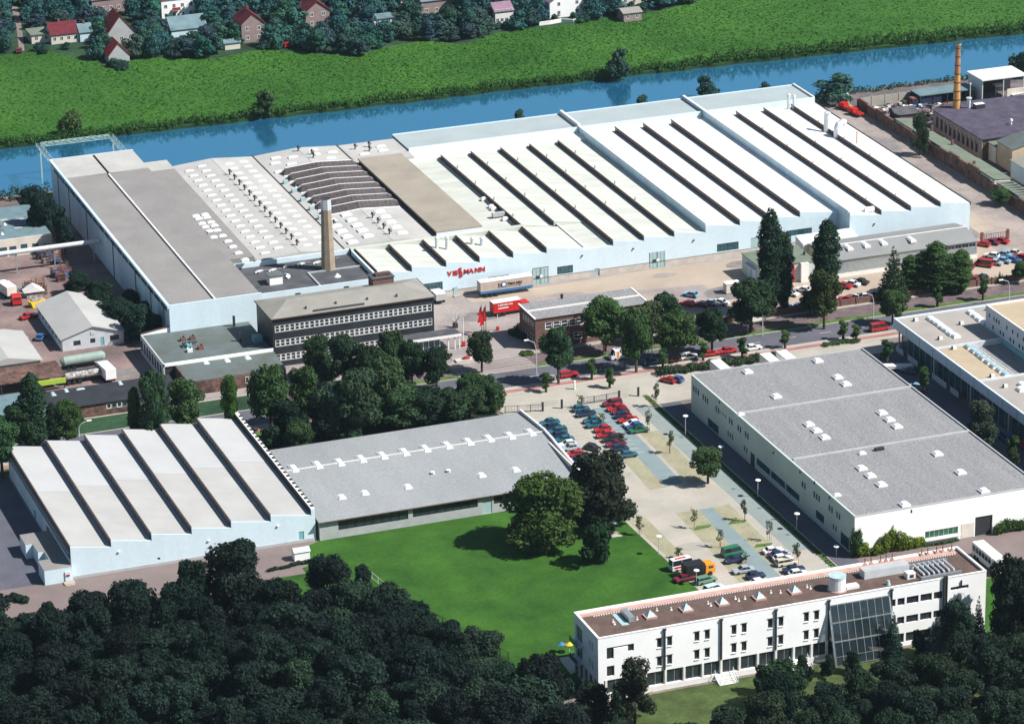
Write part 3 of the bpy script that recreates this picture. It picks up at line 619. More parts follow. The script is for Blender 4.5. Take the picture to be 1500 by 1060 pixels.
# crane gantry over the river
T = Thing('crane_gantry', 'pale steel crane gantry reaching out over the water behind the warehouse', 'gantry', (188.8, 878.2, -1.4))
def truss(T, a, b, name, m='teal_grey', h=.8, r=.08):
    mb = MB(); a = mathutils.Vector(a); b = mathutils.Vector(b); n = max(2, int((b-a).length/1.6)); up = mathutils.Vector((0, 0, h))
    sd_ = (b-a).cross(up).normalized()*.6
    for s_ in (-1, 1): mb.tube([a+sd_*s_, b+sd_*s_], r); mb.tube([a+up+sd_*s_, b+up+sd_*s_], r)
    for i in range(n):
        p, q = a+(b-a)*(i/n), a+(b-a)*((i+1)/n)
        for s_ in (-1, 1): mb.tube([p+sd_*s_, q+up+sd_*s_] if i % 2 else [p+up+sd_*s_, q+sd_*s_], r*.6, 4)
        mb.tube([p+sd_, p-sd_], r*.6, 4); mb.tube([p+up+sd_, q+up-sd_], r*.6, 4)
    return T.part(name, mb, m)
truss(T, (188.9, 878.2, 7.6), (188.9, 901.5, 7.6), 'rail_beam'); truss(T, (208.7, 878.2, 7.6), (208.7, 901.5, 7.6), 'rail_beam'); truss(T, (189.6, 900.6, 7.7), (208.0, 900.6, 7.7), 'bridge_beam')
for x in (188.9, 208.7):
    for y in (885, 899): 
        mb = MB(); mb.box(x-.2, x+.2, y-.2, y+.2, -1.7, 7.5); T.part('leg', mb, 'teal_grey')
# ================================================================ OTHER BUILDINGS
_sc = {}
# ---- dark office block on the street
T = Thing('office_block', 'three-storey black-clad office block with rows of white windows and a grey hipped roof', 'office building', (206, 738.7, 0))
X0, X1, Y0, Y1 = 206.0, 244.8, 738.7, 751.8
ops = [(X0+.5, X1-.4, z, z+1.75) for z in (8.35, 4.85, 1.35)]
mb = MB(); wall_open(mb, 'y', Y0, .3, X0, X1, 0, 11.8, ops); T.part('street_wall', mb, 'office_cladding')
mb = MB(); mb.box(X0, X0+.3, Y0+.301, Y1, 0, 11.8); T.part('end_wall', mb, 'office_cladding'); mb = MB(); mb.box(X1-.3, X1, Y0+.301, Y1, 0, 11.8); T.part('end_wall', mb, 'office_cladding')
mb = MB(); mb.box(X0+.301, X1-.301, Y1-.3, Y1, 0, 11.8); T.part('rear_wall', mb, 'office_cladding')
mb = MB(); mb.box(X0+.31, X1-.31, Y0+.5, Y1-.4, 0, 11.7); T.part('core', mb, 'dark_trim')
for z in (8.35, 4.85, 1.35):
    n = 32; wd = (X1-X0-.9)/n
    for i in range(n): 
        win(T, 'y', Y0, X0+.5+i*wd+.03, X0+.5+(i+1)*wd-.03, z+.02, z+1.73, 1, 2, 'white_paint', 'glass_dark', fw=.14, depth=-.05)
    mb = MB()
    for i in range(4, n, 4): mb.box(X0+.5+i*wd-.22, X0+.5+i*wd+.22, Y0-.05, Y0+.04, z+.02, z+1.73)
    T.part('mullion_panel', mb, 'steel_pale')
e = .35; ym = (Y0+Y1)/2; zr_ = 13.6; L_ = 5.5
A = [(X0-e, Y0-e, 11.82), (X1+e, Y0-e, 11.82), (X1+e, Y1+e, 11.82), (X0-e, Y1+e, 11.82)]; B_ = [(X0+L_, ym, zr_), (X1-L_, ym, zr_)]
mb = MB(); mb.face([A[0], A[1], B_[1], B_[0]]); mb.face([A[1], A[2], B_[1]]); mb.face([A[2], A[3], B_[0], B_[1]]); mb.face([A[3], A[0], B_[0]]); mb.face(A[::-1]); T.part('roof', mb, 'roof_saw2')
mb = MB(); mb.box(X0-e, X1+e, Y0-e-.12, Y0-e, 11.65, 11.88); mb.box(X0-e-.12, X0-e, Y0-e, Y1+e, 11.65, 11.88); mb.box(X1+e, X1+e+.12, Y0-e, Y1+e, 11.65, 11.88); T.part('gutter', mb, 'brown_trim')
mb = MB(); mb.box(233.5, 238.6, 749, 752.6, 11.8, 14.1); mb.box(233.3, 238.8, 748.8, 752.8, 14.101, 14.3, 1); mb.box(234.5, 238, 750, 751.5, 14.301, 14.9, 2); T.part('chimney_stack', mb, ['brick', 'roof_bitumen', 'brick_dark'])
mb = MB(); mb.box(216, 228.2, Y0+.3, Y0+.7, 12.0, 12.45); T.part('snow_guard', mb, 'roof_bitumen')
for u, v in ((448, 451), (492, 444), (538, 438), (581, 433)): x, y = P(u, v, 12.6); mb = MB(); mb.cyl(x, y, 12, 13, .25); T.part('vent_pipe', mb, 'roof_bitumen')
mb = MB(); mb.box(236.5, 249.6, 733.8, 738.2, 3.3, 3.6, 0, 1); mb.box(236.4, 249.7, 733.6, 733.79, 3.1, 3.7, 2); T.part('entrance_canopy', mb, ['white_wall', 'roof_bitumen', 'white_paint'])
mb = MB()
for x in (246.6, 248.2, 249.3): mb.box(x-.12, x+.12, 734, 734.24, 0, 3.29)
T.part('canopy_post', mb, 'white_paint', stuff=True)
mb = MB(); mb.box(236.5, 244.7, 734.6, 734.8, .4, 3.0); T.part('entrance_glazing', mb, 'glass_teal')
mb = MB()
for i in range(7): mb.box(236.5+i*1.35, 236.62+i*1.35, 734.5, 734.59, .4, 3.0)
mb.box(236.4, 244.9, 734.3, 734.9, 0, .399); T.part('entrance_frame', mb, 'white_paint', stuff=True)
# ---- low annexe on the west of the office
T = Thing('canteen_annexe', 'low annexe with a flat moss-dark roof and curved white parapet beside the black office', 'building', (180, 738.5, 0))
mb = MB(); mb.box(180.3, 205.7, 738.8, 758.8, 0, 4.5, 0, 1); T.part('roof_deck', mb, ['dark_trim', 'roof_moss'])
ops = [(740.5+i*2.4, 742.1+i*2.4, 1.0, 3.6) for i in range(8)]
mb = MB(); wall_open(mb, 'x', 180.0, .29, 738.5, 759, 0, 4.7, ops); T.part('end_wall', mb, 'steel_pale')
for o_ in ops: win(T, 'x', 180.0, o_[0], o_[1], o_[2], o_[3], 2, 2, 'dark_trim', 'glass_teal', depth=-.06)
mb = MB(); zz = [(180, 4.8), (184, 5.4), (189, 5.9), (195, 6.6), (199, 7.0), (202.5, 7.0), (205.6, 6.2)]
for (a, za), (b, zb) in zip(zz, zz[1:]): mb.prism([(a, 0), (b, 0), (b, zb), (a, za)], 758.9, 759.2, 'y'); mb.prism([(a, za+.001), (b, zb+.001), (b, zb+.12), (a, za+.12)], 758.8, 759.3, 'y', 1)
T.part('curved_parapet', mb, ['white_wall', 'brown_trim'])
mb = MB(); mb.box(180, 205.9, 738.5, 738.79, 4.0, 4.75); T.part('kerb', mb, 'white_wall')
mb = MB(); mb.prism([(729.3, 0), (738.49, 0), (738.49, 4.0), (729.3, 3.3)], 183, 206, 'x'); T.part('street_range', mb, ['brick', 'roof_moss']) if False else T.part('street_range', mb, 'roof_moss')
mb = MB(); mb.box(183, 206, 729.0, 729.29, 0, 3.1); mb.box(182.7, 182.99, 729, 738.4, 0, 3.9); T.part('street_wall', mb, 'brick_dark')
for i in range(8): win(T, 'y', 729.0, 196.4+i*1.15, 197.2+i*1.15, 1.1, 2.6, 1, 1, 'white_paint', depth=.1)
for u, v in ((302, 531), (333, 528), (363, 524)): x, y = P(u, v, 3.9); sky(T, x, y, 3.75, 1.2, 2.0, .35)
for u, v, mm in ((268, 499, 'brick'), (282, 497, 'brick'), (277, 508, 'teal_paint'), (294, 511, 'rust'), (278, 515, 'white_paint')):
    x, y = P(u, v, 4.5); mb = MB(); mb.box(x-.6, x+.6, y-.5, y+.5, 4.5, 5.3); mb.cyl(x+.2, y, 5.3, 5.7, .2, m=1); T.part('roof_vent', mb, [mm, 'dark_trim'])
x, y = P(277, 505, 4.5); mb = MB(); mb.tube([(x-1.5, y, 5.1), (x+1.8, y-.2, 5.1)], .25); mb.tube([(x-1.5, y, 5.1), (x-1.6, y-1.6, 5.0)], .25); T.part('duct', mb, 'dark_trim')
for u, v, h in ((343, 478, 2.6), (352, 500, 2.2)): x, y = P(u, v, 4.5); mb = MB(); mb.box(x-.25, x+.25, y-.25, y+.25, 4.5, 4.5+h); T.part('vent_pipe', mb, 'dark_trim')
x, y = P(377, 500, 4.5); mb = MB(); mb.box(x-1, x+1, y-1, y+1, 4.5, 6.0); T.part('air_handler', mb, 'teal_paint')
# ---- gabled store
T = Thing('gabled_store', 'small white corrugated store with a pale fibre-cement gable roof in the yard', 'warehouse', (163.3, 767.5, 0))
mb = MB(); ops = [(166.0, 167.7, 1.0, 2.2), (170.0, 171.2, 1.1, 2.2), (174.7, 176.9, 1.1, 2.3), (172.4, 173.3, .1, 2.2)]
wall_open(mb, 'y', 767.5, .25, 163.4, 178, 0, 3.0, ops); T.part('front_wall', mb, 'steel_pale')
mb = MB(); mb.prism([(163.4, 3.001), (178, 3.001), (170.7, 5.15)], 767.5, 767.75, 'y'); T.part('gable', mb, 'steel_pale'); mb = MB(); mb.prism([(163.4, 3.0), (178, 3.0), (170.7, 5.15)], 792.6, 792.9, 'y'); T.part('gable', mb, 'steel_pale')
for o_ in ops[:3]: win(T, 'y', 767.5, o_[0], o_[1], o_[2], o_[3], 2, 1, 'dark_trim', depth=-.08)
mb = MB(); mb.box(172.4, 173.3, 767.6, 767.7, .1, 2.2); T.part('door', mb, 'teal_paint'); mb = MB(); mb.box(170.2, 171.1, 767.4, 767.49, 3.2, 4.0); T.part('gable_panel', mb, 'green_wall')
ops = [(769+i*3.4, 771.2+i*3.4, 1.0, 2.3) for i in range(7)]
mb = MB(); wall_open(mb, 'x', 163.3, .25, 767.8, 792.6, 0, 3.0, ops); T.part('side_wall', mb, 'bluegrey_wall')
for o_ in ops: win(T, 'x', 163.3, o_[0], o_[1], o_[2], o_[3], 2, 1, 'white_paint', 'glass_teal', depth=-.06)
mb = MB(); mb.box(177.7, 178, 767.8, 792.6, 0, 3); T.part('side_wall', mb, 'steel_pale')
mb = MB(); mb.prism([(162.9, 2.85), (170.7, 5.2), (170.7, 5.4), (162.9, 3.05)], 767.1, 793.1, 'y'); T.part('roof_slope', mb, 'roof_saw'); mb = MB(); mb.prism([(170.701, 5.2), (178.4, 2.85), (178.4, 3.05), (170.701, 5.4)], 767.1, 793.1, 'y'); T.part('roof_slope', mb, 'roof_saw')
# ---- black roofed low range along the street
T = Thing('black_roofed_range', 'long low range with a black roof and a band of white-framed windows by the street', 'building', (151, 724.8, 0))
ops = [(163.2, 168.0, 1.5, 2.7), (168.8, 171.8, 1.5, 2.7), (172.8, 175, 1.5, 2.7), (175.6, 179, .8, 2.9)]
mb = MB(); wall_open(mb, 'y', 724.8, .3, 151, 180, 0, 3.0, ops); T.part('street_wall', mb, 'brick_dark')
mb = MB(); mb.box(151, 180, 725.101, 734.8, 0, 2.99); T.part('body', mb, 'brick_dark')
mb = MB(); mb.prism([(724.5, 3.0), (735.2, 3.0), (735.2, 3.5), (724.5, 3.25)], 150.6, 180.3, 'x'); T.part('roof', mb, 'roof_black')
k = 0
for a, b, z0, z1 in ops:
    n = max(1, round((b-a)/1.15)); wd = (b-a)/n
    for i in range(n): win(T, 'y', 724.8, a+i*wd+.04, a+(i+1)*wd-.04, z0, z1, 1, 1 if z1 < 2.8 else 2, 'white_paint' if (k+i) % 3 == 2 or i == 0 else 'steel', 'glass_dark', fw=.16, depth=.02)
    k += n
for u, v in ((97, 572), (118, 570), (176, 561), (78, 577)): x, y = P(u, v, 3.4); sky(T, x, y, 3.3, 1.0 if u != 118 else 2.2, 2.4 if u != 118 else 1.0, .3, m='skylight_glass')
x, y = P(24, 587, 3.4); mb = MB(); mb.cyl(x+3, y, 3.3, 3.9, .7, .5, 8); T.part('vent_pipe', mb, 'cap_grey')
# ---- left edge buildings
T = Thing('flat_workshop', 'flat-roofed workshop with patched slate-blue roofing at the left edge near the river', 'workshop', (150, 838, 0))
mb = MB(); mb.box(146, 177.6, 838.3, 863.8, 0, 4.4, 0, 1); T.part('body', mb, ['render_mauve', 'roof_slate'])
ops = [(164, 166, .1, 2.6), (166.6, 168.4, .1, 2.6), (169.5, 171.2, 1.6, 2.8), (172.4, 174, .1, 2.6)]
mb = MB(); wall_open(mb, 'y', 838.0, .29, 146, 177.6, 0, 4.6, ops); T.part('yard_wall', mb, 'render_cream')
for o_ in ops: win(T, 'y', 838.0, *o_, 2, 1, 'dark_trim', 'glass_teal', depth=-.05)
for k in range(26):
    x = rnd.uniform(158, 175); y = rnd.uniform(841, 861); mb = MB(); mb.box(x, x+rnd.uniform(.8, 3), y, y+rnd.uniform(.5, 1.6), 4.4, 4.44+k*.004); T.part('roof_patch', mb, rnd.choice(['roof_bitumen', 'steel', 'roof_saw', 'roof_moss']))
for u, v in ((7, 329), (3, 343)): x, y = P(u, v, 4.5); mb = MB(); mb.cyl(x, y, 4.4, 5.0, .5, .1, 8); T.part('roof_vent', mb, 'white_paint')
T = Thing('cream_gatehouse', 'cream building with a pale roof cut by the left edge of the yard', 'building', (146, 752, 0))
mb = MB(); mb.box(140, 155.4, 755, 775, 0, 3.6); T.part('walls', mb, 'render_cream'); mb = MB(); mb.prism([(139.8, 3.61), (148, 5.2), (155.9, 3.61)][::-1], 754.6, 775.3, 'y'); T.part('roof', mb, 'roof_saw')
win(T, 'y', 755, 151.6, 153.6, .8, 2.6, 2, 1, 'dark_trim', depth=.05)
T = Thing('open_shed', 'open shed with rust brown roof and lime green tarpaulin at the left edge', 'shed', (146, 741, 0))
mb = MB(); mb.box(143, 158.8, 744.5, 756-1.5, 2.9, 3.1); T.part('roof', mb, 'brick_dark')
for x in (144, 150, 158.4): 
    mb = MB(); mb.box(x-.12, x+.12, 744.7, 744.9, 0, 2.89); T.part('post', mb, 'dark_trim')
mb = MB(); mb.box(152, 158.6, 743.8, 744.3, 1.6, 2.7); T.part('tarpaulin', mb, 'lime')  if 'lime' in M else None
T = Thing('blue_roofed_hut', 'small hut with a slate blue roof at the left edge beside the street', 'hut', (142, 726, 0))
mb = MB(); mb.box(138, 150.0, 723.8, 736, 0, 3.4); T.part('walls', mb, 'render_cream'); mb = MB(); mb.box(137.8, 150.2, 723.5, 736.3, 3.401, 3.7); T.part('roof', mb, 'roof_slate')
win(T, 'y', 723.8, 146.5, 149, 1.2, 2.3, 3, 1, 'white_paint', depth=.05)
# pipe bridge
T = Thing('pipe_bridge', 'pale enclosed pipe bridge running on posts from the left edge to the warehouse wall', 'pipe bridge', (150, 821, 0))
a_, b_ = P(-30, 376, 5.5), P(145, 353, 5.5)
mb = MB(); mb.tube([(a_[0], a_[1], 5.5), (b_[0], b_[1], 5.5)], .62, 10); T.part('conveyor_tube', mb, 'steel_pale')
for t in (.3, .62, .95):
    x, y = a_[0]+(b_[0]-a_[0])*t, a_[1]+(b_[1]-a_[1])*t; mb = MB(); mb.box(x-.15, x+.15, y-.15, y+.15, 0, 4.9); T.part('post', mb, 'steel')
# ---- brick gate building
T = Thing('brick_gatehouse', 'two-storey brown brick building with flat grey roof and white windows beside the works entrance', 'office building', (265.2, 726.3, 0))
opsA = [(267.6+i*1.95, 269.4+i*1.95, 4.6, 6.4) for i in range(13)]; opsB = [(274.6, 276.8, 1.2, 3.0), (278, 280.2, 1.2, 3.0), (282, 284.2, 1.2, 3.0)]
mb = MB(); wall_open(mb, 'y', 726.3, .3, 265.2, 293.2, 0, 7.4, opsA+opsB); T.part('street_wall', mb, 'brick')
opsC = [(727.2+i*1.6, 728.6+i*1.6, 4.6, 6.4) for i in range(5)]; opsD = [(727.2+i*1.6, 728.6+i*1.6, .8, 3.0) for i in range(5)]
mb = MB(); wall_open(mb, 'x', 265.2, .3, 726.601, 736.9, 0, 7.4, opsC+opsD); T.part('end_wall', mb, 'brick')
for o_ in opsA+opsB: win(T, 'y', 726.3, *o_, 1, 2, 'white_paint', fw=.18, depth=-.06)
for o_ in opsC+opsD: win(T, 'x', 265.2, *o_, 1, 2, 'steel_pale', 'glass_teal', fw=.12, depth=-.06)
mb = MB(); mb.box(265.6, 293.2, 726.7, 736.9, 0, 7.3); T.part('core', mb, 'brick_dark')
mb = MB(); mb.box(265.0, 293.4, 726.05, 737.1, 7.401, 7.6, 0, 1); mb.box(265.2, 293.2, 731.3, 731.6, 7.601, 7.9, 2); T.part('roof', mb, ['brown_trim', 'roof_felt', 'cap_white'])
mb = MB(); mb.box(264.9, 265.3, 726, 737.2, 7.61, 7.75); mb.box(293.1, 293.5, 726, 737.2, 7.61, 7.75); T.part('roof_edge', mb, 'cap_white', stuff=True)
x, y = P(823, 437, 7.6); mb = MB(); mb.cyl(x, y, 7.6, 8.6, .3, .4, 8); T.part('vent_pipe', mb, 'dark_trim')
# ---- pump house, white lean-to, long lean-to
T = Thing('pump_house', 'small pale building with green flat roof and blue-grey doors by the poplars', 'building', (330, 745, 0))
mb = MB(); mb.prism([(330.2, 746), (344.2, 744.8), (344.9, 756.6), (330.2, 756.6)], 0, 4.8, 'z'); T.part('walls', mb, 'green_wall')
mb = MB(); mb.prism([(330.0, 745.9), (344.4, 744.6), (345.1, 756.8), (330.0, 756.8)], 4.801, 5.0, 'z'); T.part('roof', mb, 'roof_green')  if 'roof_green' in M else None
for a, b in ((748.0, 750.4), (750.9, 753.0)): 
    mb = MB(); mb.box(330.0, 330.19, a, b, .1, 3.4); T.part('door', mb, 'bluegrey_wall')
mb = MB(); mb.box(329.2, 330.19, 747.6, 753.2, 3.6, 3.75); T.part('door_canopy', mb, 'steel_pale')
for a, b in ((335.5, 337.2), (340.4, 342.4)): mb = MB(); mb.box(a, b, 744.2, 745.0, 0, 4.9); T.part('pier', mb, 'cap_white')
mb = MB(); mb.box(338.6, 338.9, 744.9, 745.2, .1, 4.6); T.part('downpipe', mb, 'red_paint')
for u, v in ((1155, 370), (1178, 373), (1158, 380)): x, y = P(u, v, 5); mb = MB(); mb.cyl(x, y, 5, 5.8, .3); T.part('vent_pipe', mb, 'dark_trim')
T = Thing('white_lean_to', 'white flat-topped lean-to between the factory front and the grey lean-to', 'building', (346.8, 757, 0))
mb = MB(); mb.prism([(757.2, 0), (761.9, 0), (761.9, 5.6), (757.2, 4.7)], 346.8, 361.7, 'x'); T.part('walls', mb, 'roof_white')
T = Thing('white_kiosk', 'small white box kiosk against the blue factory front', 'kiosk', (336, 760, 0))
x, y = P(1103, 366, 0); mb = MB(); mb.box(x-1, x+1, y-.8, y+.8, 0, 2.6); T.part('walls', mb, 'white_wall'); mb = MB(); mb.box(x-1.1, x+1.1, y-.9, y+.9, 2.601, 2.75); T.part('roof', mb, 'cap_white')
T = Thing('long_lean_to', 'long lean-to with grey sheet roof and four ridge skylights under the factory end wall', 'workshop', (348, 743.8, 0))
mb = MB(); mb.prism([(743.8, 4.4), (750.6, 5.8), (750.6, 5.95), (743.6, 4.5)], 347.6, 387.8, 'x'); T.part('roof_slope', mb, 'roof_sheet')
mb = MB(); mb.prism([(750.601, 5.8), (757.0, 4.8), (757.0, 4.95), (750.601, 5.95)], 347.6, 387.8, 'x'); T.part('roof_slope', mb, 'roof_sheet')
mb = MB(); mb.box(347.6, 387.8, 750.5, 750.75, 5.96, 6.1); T.part('ridge_cap', mb, 'cap_white')
ops = [(372+i*1.9, 373.8+i*1.9, 3.0, 4.0) for i in range(8)]
mb = MB(); wall_open(mb, 'y', 744.0, .3, 348, 387.5, 1.0, 4.35, ops); T.part('front_wall', mb, 'steel'); mb = MB(); mb.box(347.9, 387.6, 743.9, 744.3, 0, .99); T.part('plinth', mb, 'cap_white')
for o_ in ops: win(T, 'y', 744.0, *o_, 2, 1, 'cap_grey', depth=-.06)
mb = MB(); mb.box(348, 348.3, 744.3, 757, 0, 4.5); mb.box(387.2, 387.5, 744.3, 757, 0, 4.5); T.part('end_wall', mb, 'render_tan', stuff=True)
for k, u in enumerate((1242, 1267, 1292, 1334)):
    x, y = P(u, 361-k*3.9, 5.9); sky(T, x, y, 5.6, 1.5, 3.6, .5)
T = Thing('mesh_gate', 'grey mesh gate with dark red posts beside the end of the lean-to', 'gate', (389, 757, 0))
a_, b_ = P(1438, 355, 0), P(1476, 350, 0); mb = MB()
for i in range(12): t = i/11; x, y = a_[0]+(b_[0]-a_[0])*t, a_[1]+(b_[1]-a_[1])*t; mb.box(x-.04, x+.04, y-.04, y+.04, .1, 2.0)
mb.tube([(a_[0], a_[1], 2.0), (b_[0], b_[1], 2.0)], .06); mb.tube([(a_[0], a_[1], .2), (b_[0], b_[1], .2)], .06); T.part('gate_leaf', mb, 'dark_trim')
for q in (a_, b_): mb = MB(); mb.box(q[0]-.3, q[0]+.3, q[1]-.3, q[1]+.3, 0, 2.6); T.part('post', mb, 'rust')
# ---- brown boundary wall along the tram line
T = Thing('brown_boundary_wall', 'brown boundary wall with a pale foot running along the tramway', 'wall', (262, 725, 0))
mb = MB()
for i in range(42):
    x = 294+i*4.0
    mb = MB(); mb.box(x+.03, x+3.97, 725.0, 725.35, .25, 1.75); T.part('wall_panel', mb, 'brick')
    if i % 1 == 0: mb = MB(); mb.box(x-.15, x+.15, 724.9, 725.45, 0, 1.9); T.part('post', mb, 'brick_dark')
mb = MB(); mb.box(294, 462, 724.75, 724.99, 0, .24); T.part('foot', mb, 'kerb')
# ---- saw-tooth hall, lower left
T = Thing('sawtooth_hall', 'large saw-tooth roofed hall with pale blue walls beside the dark wood', 'factory', (135.5, 641.9, 0))
R_ = [135.5, 143.8, 152.1, 160.4, 168.6, 176.9, 185.4]
sawtooth(T, R_, 642.25, 698.6, 5.6, 7.0, 'roof_saw', gl='glass_saw', bars='cap_grey')
mb = MB(); mb.box(135.30, 135.43, 642.3, 698.5, 4.3, 6.6); T.part('clerestory_band', mb, 'band_teal')
for a, b in zip(R_, R_[1:]):
    mb = MB(); d = .03; k = (7.0-5.6)/(b-a); mb.face([(a+.15, 672, 7.0-k*.15+d), (b-.55, 672, 5.6+k*.55+d), (b-.55, 698.5, 5.6+k*.55+d), (a+.15, 698.5, 7.0-k*.15+d)]); T.part('new_roof_felt', mb, 'roof_sawlight')
ops = [(153.0, 153.6, 1.2, 1.7), (167.2, 167.9, 1.2, 1.8), (182.6, 183.7, 0, 2.4)]
mb = MB(); wall_open(mb, 'y', 641.9, .3, 135.5, 186.2, .6, 4.9, ops)
for a, b in zip(R_, R_[1:]): mb.prism([(a, 4.901), (b, 4.901), (b, 5.6), (a, 6.95)], 641.9, 642.2, 'y')
mb.prism([(185.4, 4.901), (186.2, 4.901), (186.2, 6.9), (185.4, 6.9)], 641.9, 642.2, 'y'); T.part('front_wall', mb, 'paleblue_wall')
mb = MB(); mb.box(135.45, 186.25, 641.8, 642.1, 0, .59); T.part('plinth', mb, 'cap_grey')
mb = MB(); mb.box(182.6, 183.7, 642, 642.1, 0, 2.3); T.part('door', mb, 'teal_paint')
mb = MB(); mb.box(135.44, 135.8, 642.21, 698.6, 0, 5.7); T.part('west_wall', mb, 'bluegrey_wall')
mb = MB(); mb.box(185.41, 186.2, 642.21, 698.6, 0, 6.85); mb.box(185.41, 186.2, 642.21, 698.6, 6.851, 7.0, 1)
for i in range(26): mb.box(185.7, 186.35, 643+i*2.1, 643.9+i*2.1, 7.001, 7.1, 0)
T.part('east_parapet', mb, ['dark_trim', 'cap_white'])
mb = MB(); mb.box(135.6, 186, 698.61, 698.9, 0, 5.6); T.part('north_wall', mb, 'paleblue_wall')
# painted marks on the west wall
for y, z, w_, h_, mm in ((662, 2.6, 3.0, 1.5, 'red_paint'), (660.2, 1.7, 1.4, 1.4, 'red_paint'), (690, 2.0, 4, 2.4, 'bluegrey_wall'), (674, 1.2, 2.2, 2.2, 'teal_paint'), (681, 2.6, 2.6, 1.6, 'cap_white'), (656, 2.0, 2, 1.5, 'blue_paint')):
    mb = MB(); n = 9; mb.face([(135.40, y+cos(2*pi*i/n)*w_/2*(1+.3*sin(i*2.3)), z+sin(2*pi*i/n)*h_/2*(1+.3*cos(i*1.7))) for i in range(n)][::-1]); T.part('wall_painting', mb, mm)
# stepped porch
for i, (xa, ya, yb_) in enumerate(((129.2, 655.0, 660.5), (130.7, 650.5, 655.0), (132.0, 646.5, 650.5), (129.8, 641.0, 646.5))):
    mb = MB(); mb.box(xa, 135.48, ya+.01, yb_-.01, 0, 3.1, 0, 1); T.part('stepped_porch', mb, ['paleblue_wall', 'roof_grey'])
mb = MB(); mb.box(133.9, 135.0, 640.8, 640.99, .3, 2.3); T.part('door', mb, 'bluegrey_wall'); mb = MB(); mb.box(134.1, 134.8, 640.7, 640.79, 1.3, 1.7); T.part('door_sign', mb, 'red_paint')
mb = MB(); mb.box(133.4, 135.6, 639.3, 640.79, 0, .29); mb.box(133.6, 135.4, 638.9, 639.29, 0, .15); T.part('door_step', mb, 'yard_tan')
for x, y, z in ((145, 641.6, 4.3), (163.5, 641.6, 3.6), (178, 641.6, 4.4)): mb = MB(); mb.box(x, x+.5, y, y+.28, z, z+.2); T.part('wall_lamp', mb, 'cap_white')
# ---- low flat-pitched hall beside it
T = Thing('low_hall', 'long low grey-roofed hall with a line of rooflights between saw-tooth hall and car park', 'workshop', (186.8, 641.2, 0))
ops = [(190.8, 205.8, 1.7, 3.7), (206.8, 220.9, 1.9, 3.7), (221.9, 224, .1, 3.4), (224.4, 243.4, 2.0, 3.7)]
mb = MB(); wall_open(mb, 'y', 641.2, .3, 186.8, 244.4, 0, 4.0, ops); T.part('front_wall', mb, 'cap_grey')
for a, b, z0, z1 in (ops[0], ops[1], ops[3]):
    n = round((b-a)/1.85); wd = (b-a)/n
    for i in range(n): win(T, 'y', 641.2, a+i*wd+.02, a+(i+1)*wd-.02, z0, z1, 1, 1, 'office_cladding', 'glass_dark', depth=-.06, fw=.1)
mb = MB(); mb.box(221.9, 224, 641.3, 641.4, .1, 3.4); T.part('door', mb, 'teal_grey')
mb = MB(); mb.box(186.8, 244.4, 641.6, 680.6, 0, 3.9); T.part('core', mb, 'cap_grey')
mb = MB(); mb.prism([(640.7, 4.05), (665.8, 5.6), (665.8, 5.7), (640.7, 4.2)], 186.6, 244.6, 'x'); T.part('roof_slope', mb, 'roof_flat')
mb = MB(); mb.prism([(665.801, 5.6), (681.0, 4.4), (681.0, 4.5), (665.801, 5.7)], 186.6, 244.6, 'x'); T.part('roof_slope', mb, 'roof_flat')
mb = MB(); mb.box(186.6, 244.6, 665.7, 665.9, 5.71, 5.84); T.part('ridge_cap', mb, 'cap_white')
mb = MB(); mb.prism([(680.9, 4.4), (665.8, 5.6), (660, 5.3), (660, 6.0), (666, 6.3), (680.9, 5.2)][::-1], 244.61, 245.0, 'x'); T.part('gable_coping', mb, 'cap_white')
mb = MB(); mb.prism([(641, 4.0), (660, 5.2), (660, 5.9), (641, 4.7)], 244.61, 245.0, 'x'); mb.box(243.6, 243.9, 641, 660, 4.5, 5.6); T.part('gable_coping', mb, ['cap_white'], stuff=True)
mb = MB(); mb.box(186.5, 245, 640.55, 640.69, 4.0, 4.2); T.part('gutter', mb, 'brown_trim')
for u, v in ((430, 685), (465, 680), (497, 676), (529, 671), (560, 666), (592, 661), (623, 656), (655, 651), (686, 646), (716, 641), (747, 637), (777, 632)):
    x, y = P(u, v, 5.8); sky(T, x, y, 5.45, 1.5, 4.2, .5)
for u, v in ((500, 727), (534, 721), (597, 712), (705, 695), (755, 687)): x, y = P(u, v, 4.9); sky(T, x, y, 4.6, 1.6, 2.4, .5)
for u, v in ((632, 658), (650, 657), (634, 694), (657, 691)): x, y = P(u, v, 5.0); mb = MB(); mb.cyl(x, y, 4.6, 5.5, .35, .5, 8); T.part('roof_vent', mb, 'cap_white')
# ---- big hall with felt roof on the right
T = Thing('felt_roofed_hall', 'big hall with grey felt roof in three fields and climbing plants on its white front', 'factory', (283.6, 593, 0))
X0, X1, Y0, Y1, Z = 283.6, 324.9, 593.0, 677.3, 8.7
opsF = [(299.2, 306.6, 1.3, 2.9), (310.4, 314.3, 0, 4.2)]
mb = MB(); wall_open(mb, 'y', Y0, .35, X0, X1, 0, Z, opsF); T.part('front_wall', mb, 'white_wall')
opsL = [(675.5, 676.4, 5.3, 6.7), (674.2, 675.1, 5.3, 6.7), (672.9, 673.8, 5.3, 6.7)]
for y in (670.2, 669.0, 667.8, 663.0, 661.8, 655.6, 654.4, 651.0, 649.8, 647.0, 645.8, 617.8, 616.6, 612.0, 610.8, 609.6, 604.6, 603.4, 601.0, 599.8): opsL.append((y, y+.8, 5.2, 6.6))
for y in (661.0, 659.4, 658.0): opsL.append((y-.0, y+.5, 5.6, 6.3))
for y in (656.5, 655.3, 654.1, 647.6, 646.4, 602.6, 601.4): opsL.append((y, y+.7, 1.9, 3.2))
